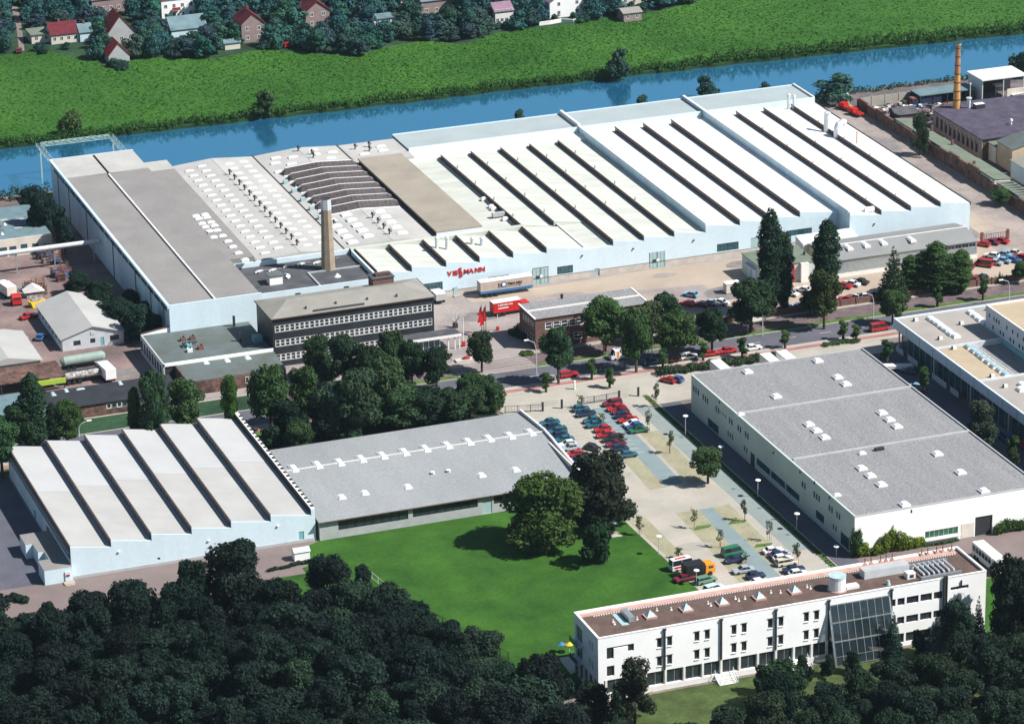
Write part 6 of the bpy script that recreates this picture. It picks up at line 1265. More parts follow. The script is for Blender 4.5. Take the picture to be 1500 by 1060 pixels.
for u, v, kd, c_, lab in ((1012,431,'hatch',LBLUE,'pale blue hatchback, uppermost by the brick gatehouse'), (1007,444,'hatch',RED,'red hatchback half behind the tree by the gatehouse'), (1027,445,'coupe',DKRED,'dark red coupe left of two pale cars'), (1040,443,'saloon',SILV,'silver saloon between the dark red coupe and the white saloon'), (1055,442,'saloon',WHITE,'white saloon right of the silver one by the gatehouse'),
    (1157,429,'saloon',WHITE,'white saloon half hidden by the very tall poplar'), (1178,424,'saloon',WHITE,'white saloon alone between the two tall poplars'), (1151,451,'hatch',DKRED,'dark red hatchback behind the brown wall by the poplar'), (1175,447,'hatch',BLUE,'blue hatchback behind the brown wall between the poplars'),
    (1235,418,'saloon',RED,'red saloon right of the tall poplar, back row'), (1247,415,'saloon',WHITE,'white saloon in the back row before the lean-to'), (1260,412,'saloon',BLACK,'black saloon in the back row before the lean-to'), (1241,438,'saloon',RED,'red saloon in the front row right of the poplar'), (1254,435,'saloon',WHITE,'white saloon in the front row behind the brown wall'), (1269,433,'hatch',RED,'red hatchback between white and navy saloons'), (1283,431,'saloon',NAVY,'navy saloon at the pointed tree'),
    (1440,357,'hatch',RED,'red hatchback, leftmost of three by the mesh gate'), (1452,354,'saloon',DKRED,'dark red saloon in the middle by the mesh gate'), (1466,352,'saloon',RED,'red saloon, rightmost by the mesh gate'), (1453,374,'hatch',WHITE,'white hatchback behind the red people carrier'), (1470,372,'saloon',LBLUE,'pale blue saloon in the upper right row'), (1485,370,'saloon',CREAM,'cream saloon in the upper right row'), (1456,384,'saloon',SILV,'silver saloon right of the red people carrier'), (1468,381,'saloon',LBLUE,'sky blue saloon in the lower right row'), (1483,380,'saloon',BLUE,'blue saloon in the lower right row'), (1495,376,'hatch',RED,'red hatchback at the right edge of the factory car park'), (1416,390,'hatch',DKRED,'dark red hatchback beside the row of five trees'), (1424,408,'hatch',RED,'red hatchback behind the wall right of the tree row'), (1437,406,'hatch',NAVY,'navy hatchback by the cypresses'), (1399,412,'hatch',SILV,'silver hatchback between the trees of the row')):
    x, y = P(u, v, .6); car(kd, x, y, 2.25+rnd.uniform(-.06, .06), c_, lab, group=GF)
x, y = P(60, 493, .6); car('hatch', x, y, 1.0, BLUE, 'blue hatchback in the shade beside the gabled store'); x, y = P(42, 462, .7); car('saloon', x, y, .3, RED, 'red car with a white roof stripe left of the gabled store')
x, y = P(1340, 566, .6); car('hatch', x, y, 2.3, LBLUE, 'blue hatchback between the two right-hand halls'); x, y = P(1332, 543, .6); car('hatch', x, y, 2.3, TEAL, 'teal hatchback by the upended white boat'); x, y = P(1474, 640, .9); car('minivan', x, y, 1.6, BLUE, 'blue van in the alley beside the showroom', 'van', name='van'); x, y = P(1498, 650, .6); car('hatch', x, y, 1.6, RED, 'red car at the right edge beside the showroom')
x, y = P(28, 74, .6); car('hatch', x, y, 1.3, DKRED, 'dark red car at the foot of the village lane'); x, y = P(423, 66, .6); car('estate', x, y, .4, RED, 'bright red car among the trees by the village'); x, y = P(562, 455, .6); 
# white van with orange band
x, y = P(909, 519, 1.0); r = car('van', x, y, pi+.0, WHITE, 'white van with an orange band driving on the street', 'van', name='van')
mb = MB()
for s_ in (-1, 1): mb.box(.75, 1.25, s_*1.005-.006, s_*1.005+.006, .5, 2.1); mb.box(-1.9, -1.4, s_*1.005-.006, s_*1.005+.006, 1.2, 1.7); mb.box(-1.2, -.4, s_*1.006-.006, s_*1.006+.006, .9, 1.1)
link('stripe', mb.mesh('stripe', 'orange_paint'), r)
mb = MB(); mb.box(-2.4, 1.75, -1.0, 1.0, 1.15, 2.35); link('load_body', mb.mesh('load_body', 'white_paint'), r)
# trucks
def wheels(T, xs, w_=1.15, r=.5, z=.5):
    if 'wh' not in _wc:
        mb = MB(); n = 12
        for y in (-.16, .16):
            for i in range(n): t = 2*pi*i/n; mb.v.append((r*cos(t), y, r*sin(t)))
        for i in range(n): j = (i+1) % n; mb.f.append((i, j, n+j, n+i)); mb.m.append(0)
        mb.f.append(tuple(range(n-1, -1, -1))); mb.m.append(0); mb.f.append(tuple(range(n, 2*n))); mb.m.append(0); _wc['wh'] = mb.mesh('wheel', 'tyre')
    for x in xs:
        for s_ in (-1, 1): link('wheel', _wc['wh'], T.o, (x, s_*w_, z))
def lorry(name, label, u, v, rz, L_, cab='white_paint', box='white_paint', skirt=None, hasbox=True, W_=1.25, hb=3.6, hascab=True, group=None, z0=1.0, cabh=2.9, zc=1.5):
    x, y = P(u, v, zc); T = Thing(name, label, 'truck' if hascab else 'trailer', (x, y, hz(y)+.03), group, rz); a, b = -L_/2, L_/2
    if hasbox: mb = MB(); mb.box(a, b-(2.3 if hascab else 0), -W_, W_, z0, hb, 0, 1); T.part('load_body', mb, [box, 'roof_white' if box != 'black_paint' else 'black_paint'], local=True)
    if skirt: mb = MB(); mb.box(a+.02, b-.02, -W_-.02, W_+.02, z0-.45, z0+.15); T.part('side_skirt', mb, skirt, local=True)
    mb = MB(); mb.box(a, b-.2, -.5, .5, .6, z0-.01 if not skirt else z0-.46); T.part('chassis', mb, 'dark_trim', local=True)
    if hascab:
        mb = MB(); c = b-2.1; mb.prism([(c, .5), (b, .5), (b+.02, 1.5), (b-.25, cabh), (c, cabh)], -W_+.05, W_-.05, 'y'); T.part('cab', mb, cab, local=True)
        mb = MB(); mb.prism([(b+.04, 1.6), (b+.06, 1.6), (b-.17, cabh-.25), (b-.2, cabh-.25)], -W_+.2, W_-.2, 'y'); mb.box(b-1.5, b-.5, -W_+.02, -W_+.045, 1.6, cabh-.3); mb.box(b-1.5, b-.5, W_-.045, W_-.02, 1.6, cabh-.3); T.part('windscreen', mb, 'car_glass', local=True)
        wheels(T, (b-1.2, a+1.5, a+2.7) if L_ > 7 else (b-1.2, a+1.4))
    else: wheels(T, (a+1.5, a+2.8, a+4.1) if L_ > 8 else (a+1.6, a+2.8))
    return T
def text_at(T, txt, x, z, yside, size, mt, sx=1.0):
    cur = 0
    for i, ch in enumerate(txt):
        if ch == ' ': cur += size*.35; continue
        cu = D.curves.new('letter', 'FONT'); cu.body = ch; cu.size = size; cu.extrude = .01; cu.offset = size*.03; ob = D.objects.new('letter', cu); C.objects.link(ob); bpy.context.view_layer.update(); dg = bpy.context.evaluated_depsgraph_get()
        me = D.meshes.new_from_object(ob.evaluated_get(dg)); wd = ob.dimensions.x; C.objects.unlink(ob); D.objects.remove(ob); me.materials.clear(); me.materials.append(M[mt]); o = link('letter', me, T.o, (x+cur, yside, z)); o.rotation_euler = (pi/2, 0, 0); o.scale = (sx, 1, 1); cur += wd*sx+size*.12
a_, b_ = P(701, 432, 0), P(779, 418, 0)
T = lorry('semi_trailer', 'tan tarpaulin trailer with blue lower side standing at the factory wall', 740, 424, 0.0, 13.4, box='tan_tarp', skirt='blue_paint', hascab=False, hb=4.0, z0=1.5, zc=1.0)
text_at(T, 'H', -2.2, 2.35, -1.30, 1.3, 'black_paint'); text_at(T, 'FMANN', .2, 2.5, -1.30, .95, 'black_paint', 1.0)
mb = MB(); mb.v += []; n = 20
mb.face([(-.75+.75*cos(2*pi*i/n), -1.285, 2.85+.75*sin(2*pi*i/n)) for i in range(n)]); T.part('round_emblem', mb, 'blue_paint', local=True); mb = MB(); mb.face([(-.75+.45*cos(2*pi*i/n), -1.295, 2.85+.45*sin(2*pi*i/n)) for i in range(n)]); T.part('emblem_disc', mb, 'white_paint', local=True)
mb = MB(); mb.box(-2.2, 3.2, -1.29, -1.27, 2.12, 2.2); mb.prism([(3.2, 1.98), (3.7, 2.16), (3.2, 2.34)], -1.29, -1.27, 'y'); T.part('arrow_mark', mb, 'black_paint', local=True)
T = lorry('red_lorry', 'red box lorry with white lettering crossing the works yard', 747, 450, 0.05, 9.4, cab='red_paint', box='red_paint', hb=3.5, cabh=2.6); text_at(T, 'VIESSMANN', -3.6, 2.65, -1.28, .62, 'white_paint', 1.0); text_at(T, 'Heiztechnik'[:0]+'', 0, 0, 0, .1, 'white_paint'); mb = MB(); mb.box(-3.5, -.9, -1.285, -1.262, 1.95, 2.2); mb.box(2.5, 4.0, -1.24, -1.22, 1.2, 1.45); T.part('white_stripe', mb, 'white_paint', local=True)
lorry('box_lorry', 'black-bodied lorry with orange cab on the lawn edge of the car park', 1023, 834, 0.06, 6.4, cab='orange_paint', box='black_paint', hb=2.9, cabh=2.4, zc=1.2)
x, y = P(999, 826, 1.0); r = car('van', x, y, .1, WHITE, 'white van with red stripes beside the black-bodied lorry', 'van', name='van'); mb = MB()
for s_ in (-1, 1): mb.box(-2.3, 2.0, s_*1.006-.006, s_*1.006+.006, .75, 1.15)
mb.box(-1.6, .8, -.3, .3, 2.405, 2.43); link('stripe', mb.mesh('stripe', 'red_paint'), r); 
T = lorry('bus', 'long white coach parked at the end of the white office', 1450, 818, -pi/2+.0, 10.8, cab='white_paint', box='white_paint', hb=3.3, cabh=3.3, z0=.6, zc=1.6)
for s_ in (-1, 1):
    for k in range(6): mb = MB(); mb.box(-5.1+k*1.35, -3.95+k*1.35, s_*1.262-.006, s_*1.262+.006, 1.7, 2.8); T.part('window', mb, 'car_glass', local=True)
for u, v, lab in ((1058, 548, 'white box trailer, leftmost of three behind the felt-roofed hall'), (1131, 538, 'white box trailer, middle of three behind the felt-roofed hall'), (1155, 534, 'white box trailer, rightmost of three behind the felt-roofed hall')): lorry('box_trailer', lab, u, v, pi/2, 8.5, hascab=False, hb=3.5, group='white trailers behind the hall')
lorry('box_lorry', 'white and yellow lorry at the left edge of the yard', 9, 424, pi/2+.2, 7, box='render_cream', cab='white_paint', hb=3.2)
T = Thing('red_tractor_cab', 'small red truck cab without load in the left yard', 'truck', (*P(24, 446, 0), 0), rz=pi/2); mb = MB(); mb.prism([(-1.3, .5), (1.2, .5), (1.2, 1.5), (.9, 2.6), (-1.0, 2.6), (-1.3, 2.0)], -1.1, 1.1, 'y'); T.part('cab', mb, 'red_paint', local=True); mb = MB(); mb.box(-1.31, -1.28, -.9, .9, 1.6, 2.2); T.part('windscreen', mb, 'car_glass', local=True); wheels(T, (-.8, .8), 1.0)
lorry('box_lorry', 'white box lorry parked across the end of the tank trailer', 154, 544, pi/2+.1, 8.2, hb=3.4, cab='steel')
T = lorry('tank_trailer', 'dark tank trailer with pale silo tubes on the left yard', 122, 549, .05, 10.5, hasbox=False, hascab=False)
for k, (yy, z, mm) in enumerate(((-.6, 1.9, 'scrap'), (.7, 1.9, 'dark_trim'))): mb = MB(); mb.tube([(-4.9, yy, z), (-4.4, yy, z), (4.4, yy, z), (4.9, yy, z)], [.4, .85, .85, .4], 12); T.part('tank', mb, mm, local=True)
T = Thing('silo_trailer', 'pale green silo trailer behind the dark tank trailer', 'trailer', (*P(122, 538, 0), 0), rz=.05); mb = MB(); mb.tube([(-5.2, 0, 2.2), (-4.6, 0, 2.2), (4.6, 0, 2.2), (5.2, 0, 2.2)], [.7, 1.15, 1.15, .7], 14); T.part('tank', mb, 'tank_green', local=True); mb = MB(); mb.box(-5, 5, -.4, .4, .6, 1.1); T.part('chassis', mb, 'dark_trim', local=True); wheels(T, (-3.8, -2.5))
T = Thing('site_wagon', 'brown site wagon with a rounded white roof among the trees', 'wagon', (*P(197, 446, 0), 0), rz=1.3); mb = MB(); mb.box(-2.2, 2.2, -1.1, 1.1, .6, 2.4); T.part('body', mb, 'brick_dark', local=True); mb = MB(); n = 8; mb.prism([(1.25*cos(pi*i/n), 2.41+.6*sin(pi*i/n)) for i in range(n+1)], -2.4, 2.4, 'x'); T.part('roof', mb, 'cap_white', local=True); wheels(T, (-1.4, 1.4), .9, z=.5)
T = Thing('skip', 'yellow skip beside the gabled store', 'skip', (*P(54, 448, 0), 0), rz=.3); mb = MB(); mb.prism([(-1.5, .0), (1.5, .0), (2.0, 1.5), (-2.0, 1.5)], -.9, .9, 'y'); T.part('body', mb, 'yellow_paint', local=True); mb = MB(); mb.box(-1.4, 1.4, -.7, .7, 1.501, 1.7); T.part('load', mb, 'scrap', local=True)
T = Thing('yard_tent', 'small pale pitched tent roof beside the yellow skip', 'tent', (*P(48, 437, 0), 0)); mb = MB(); x, y = P(50, 434, 0); mb.prism([(x-2.6, 1.6), (x, 3.0), (x+2.4, 1.6)][::-1], y-1.6, y+1.6, 'y'); T.part('roof', mb, 'cap_white'); mb = MB(); mb.box(x-2, x+2, y-1.2, y+1.2, 0, 1.59); T.part('stacked_goods', mb, 'scrap')
# red steel stillages in the left yard
for k in range(26):
    u, v = rnd.choice([(72, 378), (86, 404), (52, 428)]); u += rnd.uniform(-13, 13); v += rnd.uniform(-9, 9); x, y = P(u, v); T = Thing('stillage', 'rust red steel stillage stacked in the left yard', 'stillage', (x, y, 0), 'red stillages in the left yard', rnd.uniform(0, .4))
    mb = MB()
    for z in (.1, 1.0, 1.9):
        mb.box(-1, 1, -.7, -.6, z, z+.12); mb.box(-1, 1, .6, .7, z, z+.12); mb.box(-1, -.9, -.6, .6, z, z+.12); mb.box(.9, 1, -.6, .6, z, z+.12)
    for sx in (-1, .88):
        for sy in (-.7, .58): mb.box(sx, sx+.12, sy, sy+.12, 0, 2.4)
    T.part('frame', mb, rnd.choice(['rust', 'rust', 'brick_dark']), local=True); mb = MB(); mb.box(-.8, .8, -.5, .5, .3, rnd.uniform(.9, 1.8)); T.part('load', mb, rnd.choice(['scrap', 'brick_dark', 'blue_paint']), local=True)
# ================================================================ STREET FURNITURE
def street_lamp(u, vb, vt, label, side=-1):
    x, y = P(u, vb); h = Hat(u, vb, vt); T = Thing('street_lamp', label, 'street lamp', (x, y, 0)); mb = MB(); mb.tube([(x, y, 0), (x, y, h*.7), (x+side*.4, y, h*.9), (x+side*2.0, y, h)], [.12, .09, .07, .06], 6); T.part('mast', mb, 'steel_pale'); mb = MB(); mb.box(x+side*2.9, x+side*1.8, y-.2, y+.2, h-.12, h+.1) if side < 0 else mb.box(x+side*1.8, x+side*2.9, y-.2, y+.2, h-.12, h+.1); T.part('lamp_head', mb, 'white_paint')
street_lamp(955, 525, 474, 'curved street lamp between the trees behind the white van'); street_lamp(786, 550, 496, 'curved street lamp in front of the brick gatehouse corner'); street_lamp(1117, 492, 450, 'curved street lamp left of the tall poplars'); street_lamp(1279, 467, 428, 'slender street lamp behind the red van'); street_lamp(1478, 445, 408, 'slender street lamp near the right edge of the street'); street_lamp(117, 652, 618, 'lamp beside the road behind the saw-tooth hall', 1)
for u, vb, vt, lab in ((965, 813, 785, 'on the lawn edge of the lower car park'), (1110, 728, 703, 'in the alley beside the middle of the felt-roofed hall'), (1167, 776, 752, 'in the alley near the small windows of the hall'), (1225, 815, 800, 'at the foot of the alley by the climbing plant'), (1004, 638, 609, 'in the alley at its upper end'), (1020, 857, 835, 'between the dark cars near the white office'), (1056, 672, 654, 'in the alley right of the single round tree')):
    x, y = P(u, vb); h = Hat(u, vb, vt); T = Thing('path_lamp', 'disc-topped lamp post '+lab, 'lamp post', (x, y, 0)); mb = MB(); mb.cyl(x, y, 0, h-.2, .07, .06, 8); T.part('post', mb, 'steel_pale'); mb = MB(); mb.cyl(x, y, h-.2, h, .3, .62, 14); mb.cyl(x, y, h+.01, h+.12, .62, .5, 14); T.part('lamp_shade', mb, 'white_paint')
for k, (u, vb, vt) in enumerate(((706, 490, 446), (712, 488, 446), (709, 492, 452))):
    x, y = P(u, vb); h = Hat(u, vb, vt); T = Thing('flagpole', ['flagpole with a long red banner, left of the three', 'flagpole with a long red banner, right of the three', 'flagpole with a red banner standing nearest the round tree'][k], 'flagpole', (x, y, 0)); mb = MB(); mb.cyl(x, y, 0, h, .09, .05, 8); T.part('pole', mb, 'dark_trim')
    mb = MB(); zs2 = [h-.4-i*(h*.52)/6 for i in range(7)]
    for i in range(6):
        z1, z0 = zs2[i], zs2[i+1]; w1 = .35+.75*i/6; w0 = .35+.75*(i+1)/6; s_ = -1; mb.face([(x, y, z1), (x, y, z0), (x+s_*w0, y+.2*sin(i+1), z0-.2), (x+s_*w1, y+.2*sin(i), z1-.2)])
    T.part('flag', mb, 'red_paint')
x, y = P(679, 507, 0); T = Thing('barrier', 'raised white barrier with a red foot at the works entrance', 'barrier', (x, y, 0)); mb = MB(); mb.box(x-.35, x+.35, y-.3, y+.3, 0, 1.2); T.part('drive_housing', mb, 'red_paint'); mb = MB(); mb.tube([(x, y, 1.1), (x, y, 7.0)], .1); T.part('boom', mb, 'white_paint')
x, y = P(729, 484, 0); T = Thing('entry_post', 'thin pale post with a red box by the entrance lane', 'post', (x, y, 0)); mb = MB(); mb.cyl(x, y, 0, 4, .08); T.part('post', mb, 'white_paint'); mb = MB(); mb.box(x-.3, x+.3, y-.2, y+.2, 0, 1); T.part('housing', mb, 'red_paint')
x, y = P(667, 480, 0); T = Thing('sculpture', 'spiky white sculpture beside the entrance canopy', 'sculpture', (x, y, 0)); mb = MB(); mb.box(x-.5, x+.5, y-.5, y+.5, 0, 1.2); T.part('base', mb, 'dark_trim'); mb = MB()
for i in range(7): a = i*.9; mb.tube([(x, y, 1.2), (x+cos(a)*1.3, y+sin(a)*1.3, 3.2+.3*sin(i))], [.15, .05], 5)
T.part('figure', mb, 'cap_grey')
T = Thing('flower_bed', 'concrete tub with red flowers before the black office', 'flower bed', (*P(683, 528), 0)); x, y = P(683, 528); mb = MB(); mb.box(x-2.6, x+2.4, y-.9, y+.9, 0, .45); T.part('tub', mb, 'plinth'); link('flowers', leaf_mesh('flowers', [((0, 0, .6), (1.0, .6, .45))], 260, .25, 4), T.o, color=(.45,.03,.03))
for u, v, lab, vt in ((661, 530, 'small black sign post on the forecourt of the office', 518), (879, 542, 'white bollard lamp on the pavement', 536), (885, 534, 'red and white bus stop post right of the gatehouse', 506)):
    x, y = P(u, v); T = Thing('sign_post', lab, 'sign post', (x, y, 0)); h = Hat(u, v, vt); mb = MB(); mb.cyl(x, y, 0, h, .07, .07, 6); T.part('post', mb, 'dark_trim' if 'black' in lab else 'white_paint'); mb = MB(); mb.box(x-.3, x+.3, y-.05, y+.05, h-.6, h+.1); T.part('panel', mb, 'red_paint' if 'red' in lab else 'dark_trim')
x, y = P(1112, 475); T = Thing('traffic_board', 'white rectangular board standing on the verge by the tram line', 'sign', (x, y, 0)); mb = MB(); mb.box(x-1.7, x+1.7, y-.08, y+.08, .9, 2.6); T.part('board', mb, 'cap_white'); mb = MB(); mb.box(x-1.3, x-1.15, y+.09, y+.2, 0, 2.5); T.part('post', mb, 'steel'); mb = MB(); mb.box(x+1.15, x+1.3, y+.09, y+.2, 0, 2.5); T.part('post', mb, 'steel')
# fences: gate of the car park
def rail_fence(label, a, b, h=1.7, name='fence', step=.9, m='dark_trim', group=None, cat='fence'):
    T = Thing(name, label, cat, (a[0], a[1], hz(a[1])), group); L_ = sqrt((b[0]-a[0])**2+(b[1]-a[1])**2); n = max(2, int(L_/2.4)); mb = MB(); z0, z1 = hz(a[1]), hz(b[1])
    for t in (.15, .95): mb.tube([(a[0], a[1], z0+h*t), (b[0], b[1], z1+h*t)], .05, 4)
    k = int(L_/step)
    for i in range(k+1): t = i/k; mb.tube([(a[0]+(b[0]-a[0])*t, a[1]+(b[1]-a[1])*t, z0+(z1-z0)*t+.1), (a[0]+(b[0]-a[0])*t, a[1]+(b[1]-a[1])*t, z0+(z1-z0)*t+h*.95)], .025, 3)
    T.part('railing', mb, m, stuff=True)
    for i in range(n+1): t = i/n; x, y = a[0]+(b[0]-a[0])*t, a[1]+(b[1]-a[1])*t; z = z0+(z1-z0)*t; mb = MB(); mb.box(x-.07, x+.07, y-.07, y+.07, z, z+h); T.part('post', mb, m)
rail_fence('dark railing gate left of the lane into the car park', P(740, 605), P(796, 602), step=.35, name='gate', cat='gate'); rail_fence('dark railing gate between the two upper car rows', P(852, 593), P(907, 584), step=.35, name='gate', cat='gate')
for u, v, lab in ((795, 602, 'dark gate post at the end of the left railing gate'), (823, 598, 'dark barrier post in the lane into the car park'), (907, 585, 'dark gate post at the end of the right railing gate'), (935, 580, 'single dark post by the alley kerb'), (842, 570, 'pale stone post on the pavement edge by the car park lane')):
    x, y = P(u, v); T = Thing('gate_post', lab, 'post', (x, y, 0)); mb = MB(); mb.box(x-.2, x+.2, y-.2, y+.2, 0, 2.0); T.part('post', mb, 'dark_trim' if 'pale' not in lab else 'cap_white'); mb = MB(); mb.box(x-.24, x+.24, y-.24, y+.24, 2.001, 2.08); T.part('cap', mb, 'dark_trim' if 'pale' not in lab else 'cap_white')
rail_fence('thin wire fence along the lower edge of the lawn by the wood', P(545, 848), P(590, 885), 1.6, m='cap_grey'); rail_fence('dark lattice fence along the lower left edge of the lawn', P(590, 885), P(745, 968), 2.0, step=.3)
a_, b_ = P(655, 936), P(671, 944); T = Thing('fence_banner', 'small white banner hung on the lawn fence', 'banner', (*a_, 0)); mb = MB(); mb.face([(a_[0], a_[1]-.15, .5), (b_[0], b_[1]-.15, .5), (b_[0], b_[1]-.15, 1.5), (a_[0], a_[1]-.15, 1.5)]); mb.face([(a_[0], a_[1]-.12, .5), (b_[0], b_[1]-.12, .5), (b_[0], b_[1]-.12, 1.5), (a_[0], a_[1]-.12, 1.5)][::-1]); T.part('sheet', mb, 'white_paint')
# lawn pavilion, shed, parasols
x, y = P(880, 775); T = Thing('garden_pavilion', 'small dark pavilion with blue glass roof panels behind the lawn bush', 'pavilion', (x, y, 0)); mb = MB(); mb.box(x-3.4, x+1.8, y-1.6, y+1.8, 2.1, 2.3); T.part('roof', mb, 'roof_bitumen'); mb = MB(); mb.box(x-3.2, x+1.6, y-1.4, y+1.6, 0, 2.09); T.part('walls', mb, 'glass_dark'); mb = MB(); mb.prism([(x+.6, 2.31), (x+3.2, 1.2), (x+3.2, 1.3), (x+.6, 2.42)], y-1.9, y+1.7, 'y'); T.part('glass_roof', mb, 'skylight_glass')
x, y = P(441, 818); T = Thing('garden_shed', 'small white shed with pitched roof at the corner of the lawn', 'shed', (x, y, 0)); mb = MB(); mb.box(x-1.6, x+1.6, y-1, y+1, 0, 1.9); T.part('walls', mb, 'white_wall'); mb = MB(); mb.prism([(y-1.2, 1.91), (y, 2.6), (y+1.2, 1.91)][::-1], x-1.75, x+1.75, 'x'); T.part('roof', mb, 'steel_pale')
for u, v, mm, lab in ((822, 955, 'blue_paint', 'blue parasol on the terrace at the end of the white office'), (834, 955, 'yellow_paint', 'yellow parasol on the terrace at the end of the white office')):
    x, y = P(u, v, 0); T = Thing('parasol', lab, 'parasol', (x, y, hz(y))); mb = MB(); mb.cyl(x, y, hz(y), hz(y)+2.2, .05); T.part('pole', mb, 'white_paint'); mb = MB(); mb.cyl(x, y, hz(y)+1.8, hz(y)+2.3, .85, .05, 8); T.part('canopy', mb, mm)
sheet('terrace', [P(818, 962), P(840, 958), P(856, 975), P(836, 982)], .03, 'kerb')
x, y = P(195, 872, 0); T = Thing('path_post', 'thin lamp post on the brown path below the saw-tooth hall', 'post', (x, y, 0)); mb = MB(); mb.cyl(x, y, 0, 3.4, .06); T.part('post', mb, 'dark_trim'); mb = MB(); mb.cyl(x, y, 3.4, 3.8, .2, .15, 8); T.part('lamp_head', mb, 'white_paint')
T = Thing('flat_boat', 'white flat boat lying on trestles between the two right-hand halls', 'boat', (*P(1312, 542), 0), rz=-.35); mb = MB(); mb.prism([(-4, .9), (-3.2, .6), (3.6, .6), (4, 1.1), (3.6, 1.3), (-4, 1.3)], -.9, .9, 'y'); T.part('hull', mb, 'white_paint', local=True); mb = MB(); mb.box(-2, -1.7, -.8, .8, 0, .59); T.part('trestle', mb, 'dark_trim', local=True); mb = MB(); mb.box(1.7, 2, -.8, .8, 0, .59); T.part('trestle', mb, 'dark_trim', local=True)
x, y = P(562, 452, 0); lorry('parked_truck', 'white small truck half hidden by the corner of the black office', 641, 436, pi/2, 5.5, hb=2.6, cabh=2.4, zc=.8, box='cap_grey')
x, y = P(1073, 428); T = Thing('site_cabin', 'small white site cabin between parked cars and pump house', 'cabin', (x, y, 0)); mb = MB(); mb.box(x-2, x+1.6, y-1, y+1, .2, 2.5); T.part('walls', mb, 'render_cream'); mb = MB(); mb.box(x-2.1, x+1.7, y-1.1, y+1.1, 2.501, 2.65); T.part('roof', mb, 'cap_white'); mb = MB(); mb.box(x-1, x-.2, y-1.04, y-1.003, .9, 1.9); T.part('window', mb, 'glass_dark')
# ================================================================ SCRAP YARD AND BRICK WORKS (upper right)
T = Thing('brick_yard_wall', 'long weathered dark brick wall between the side road and the yards', 'wall', (413.9, 760, 0)); seg = 0; y = 756.0
while y < 869: h = 2.6+.9*((seg*7) % 5)/5+(1.0 if 795 < y < 815 else 0); mb = MB(); mb.box(413.8, 414.2, y+.02, min(y+5.6, 869)-.02, 0, h); mb.box(413.7, 414.3, y+.02, min(y+5.6, 869)-.02, h+.001, h+.12, 1); T.part('wall_bay', mb, ['brick_dark', 'brick']); y += 5.6; seg += 1
mb = MB()
for i in range(16): mb.box(413.66, 413.79, 758+i*7, 758.5+i*7, 0, 2.5)
T.part('pier', mb, 'brick_dark', stuff=True)
T = Thing('river_wall', 'pale concrete wall of the scrap yard along the river', 'wall', (414.3, 869, 0))
for i in range(9): x = 414.3+i*4.2; mb = MB(); mb.box(x+.15, x+4.05, 869.2, 869.45, 0, 2.7); T.part('wall_panel', mb, 'concrete' if i != 4 else 'bluegrey_wall'); mb = MB(); mb.box(x-.15, x+.149, 869.1, 869.55, 0, 2.9); T.part('post', mb, 'concrete')
x, y = P(1228, 152); T = Thing('white_container', 'white container cabin at the river end of the side road', 'container', (x, y, 0)); mb = MB(); mb.box(x-2.8, x+2.6, y-1.3, y+1.3, .3, 3.0, 0, 1); T.part('body', mb, ['render_cream', 'white_paint']); mb = MB(); mb.box(x-2.3, x-1.9, y-1.34, y-1.303, 1.7, 2.2); mb.box(x+1.4, x+1.8, y-1.34, y-1.303, 1.7, 2.2); T.part('window', mb, 'dark_trim', stuff=True)
for u, v, lab in ((1240, 156, 'small red tow truck nearest the white container'), (1254, 164, 'small red tow truck nearest the brick wall')):
    T = lorry('red_truck', lab, u, v+2, 1.9, 4.6, cab='red_paint', hasbox=False, cabh=2.0, zc=.7, W_=.95); mb = MB(); mb.box(-2.3, .1, -.9, .9, .7, 1.1); T.part('flatbed', mb, 'red_paint', local=True); mb = MB(); mb.tube([(-2.2, 0, 1.1), (-1.2, 0, 1.9), (-.2, 0, 1.2)], .12); T.part('jib', mb, 'rust' if 'wall' in lab else 'yellow_paint', local=True)
T = Thing('black_roofed_works', 'long brick works building with a purplish black flat roof below the brick chimney', 'factory', (424.3, 814, 0)); mb = MB(); ops = [(816+i*2.6, 817.4+i*2.6, 1.2, 4.4) for i in range(10)]
wall_open(mb, 'x', 424.3, .3, 813.6, 843, 0, 5.6, ops); T.part('side_wall', mb, 'render_mauve')
for o_ in ops: win(T, 'x', 424.3, *o_, 1, 2, 'dark_trim', 'glass_dark', depth=-.08)
mb = MB(); mb.box(424.7, 470, 813.6, 843, 0, 5.5); T.part('core', mb, 'brick_dark'); mb = MB(); mb.prism([(423.9, 5.61), (480, 5.61), (480, 818), (470, 818)][0:0] or [(423.9, 813.2), (480, 813.2), (480, 843.4), (434, 846.0), (423.9, 843.4)], 5.601, 5.9, 'z'); T.part('roof', mb, 'roof_purple')
x, y = P(1433, 158, 6); mb = MB(); mb.box(x-1.2, x+1.6, y-.9, y+.9, 5.9, 7.2, 0, 1); T.part('roof_light', mb, ['dark_trim', 'white_paint'])
x, y = P(1419, 158, 6); mb = MB(); mb.cyl(x, y, 5.9, 8.6, .5, .5, 10); mb.cyl(x, y, 8.61, 8.9, .8, .8, 10); mb.cyl(x+.3, y, 8.9, 12.5, .12, .12, 6); mb.cyl(x+.3, y, 12.5, 13.0, .3, .3, 6); T.part('flue', mb, 'steel_pale')
x, y = P(1481, 182, 6); mb = MB(); mb.cyl(x, y, 5.9, 7.4, .25); mb.cyl(x, y, 7.0, 7.5, .5, .3); T.part('vent_pipe', mb, 'cap_white')
cx, cy = P(1401, 158, 5.9); hc = Hat(1401, 158, 66, 5.9); T = Thing('brick_chimney', 'tall tapering yellow brick chimney with dark iron bands', 'chimney', (cx, cy, 5.9))
n = 22
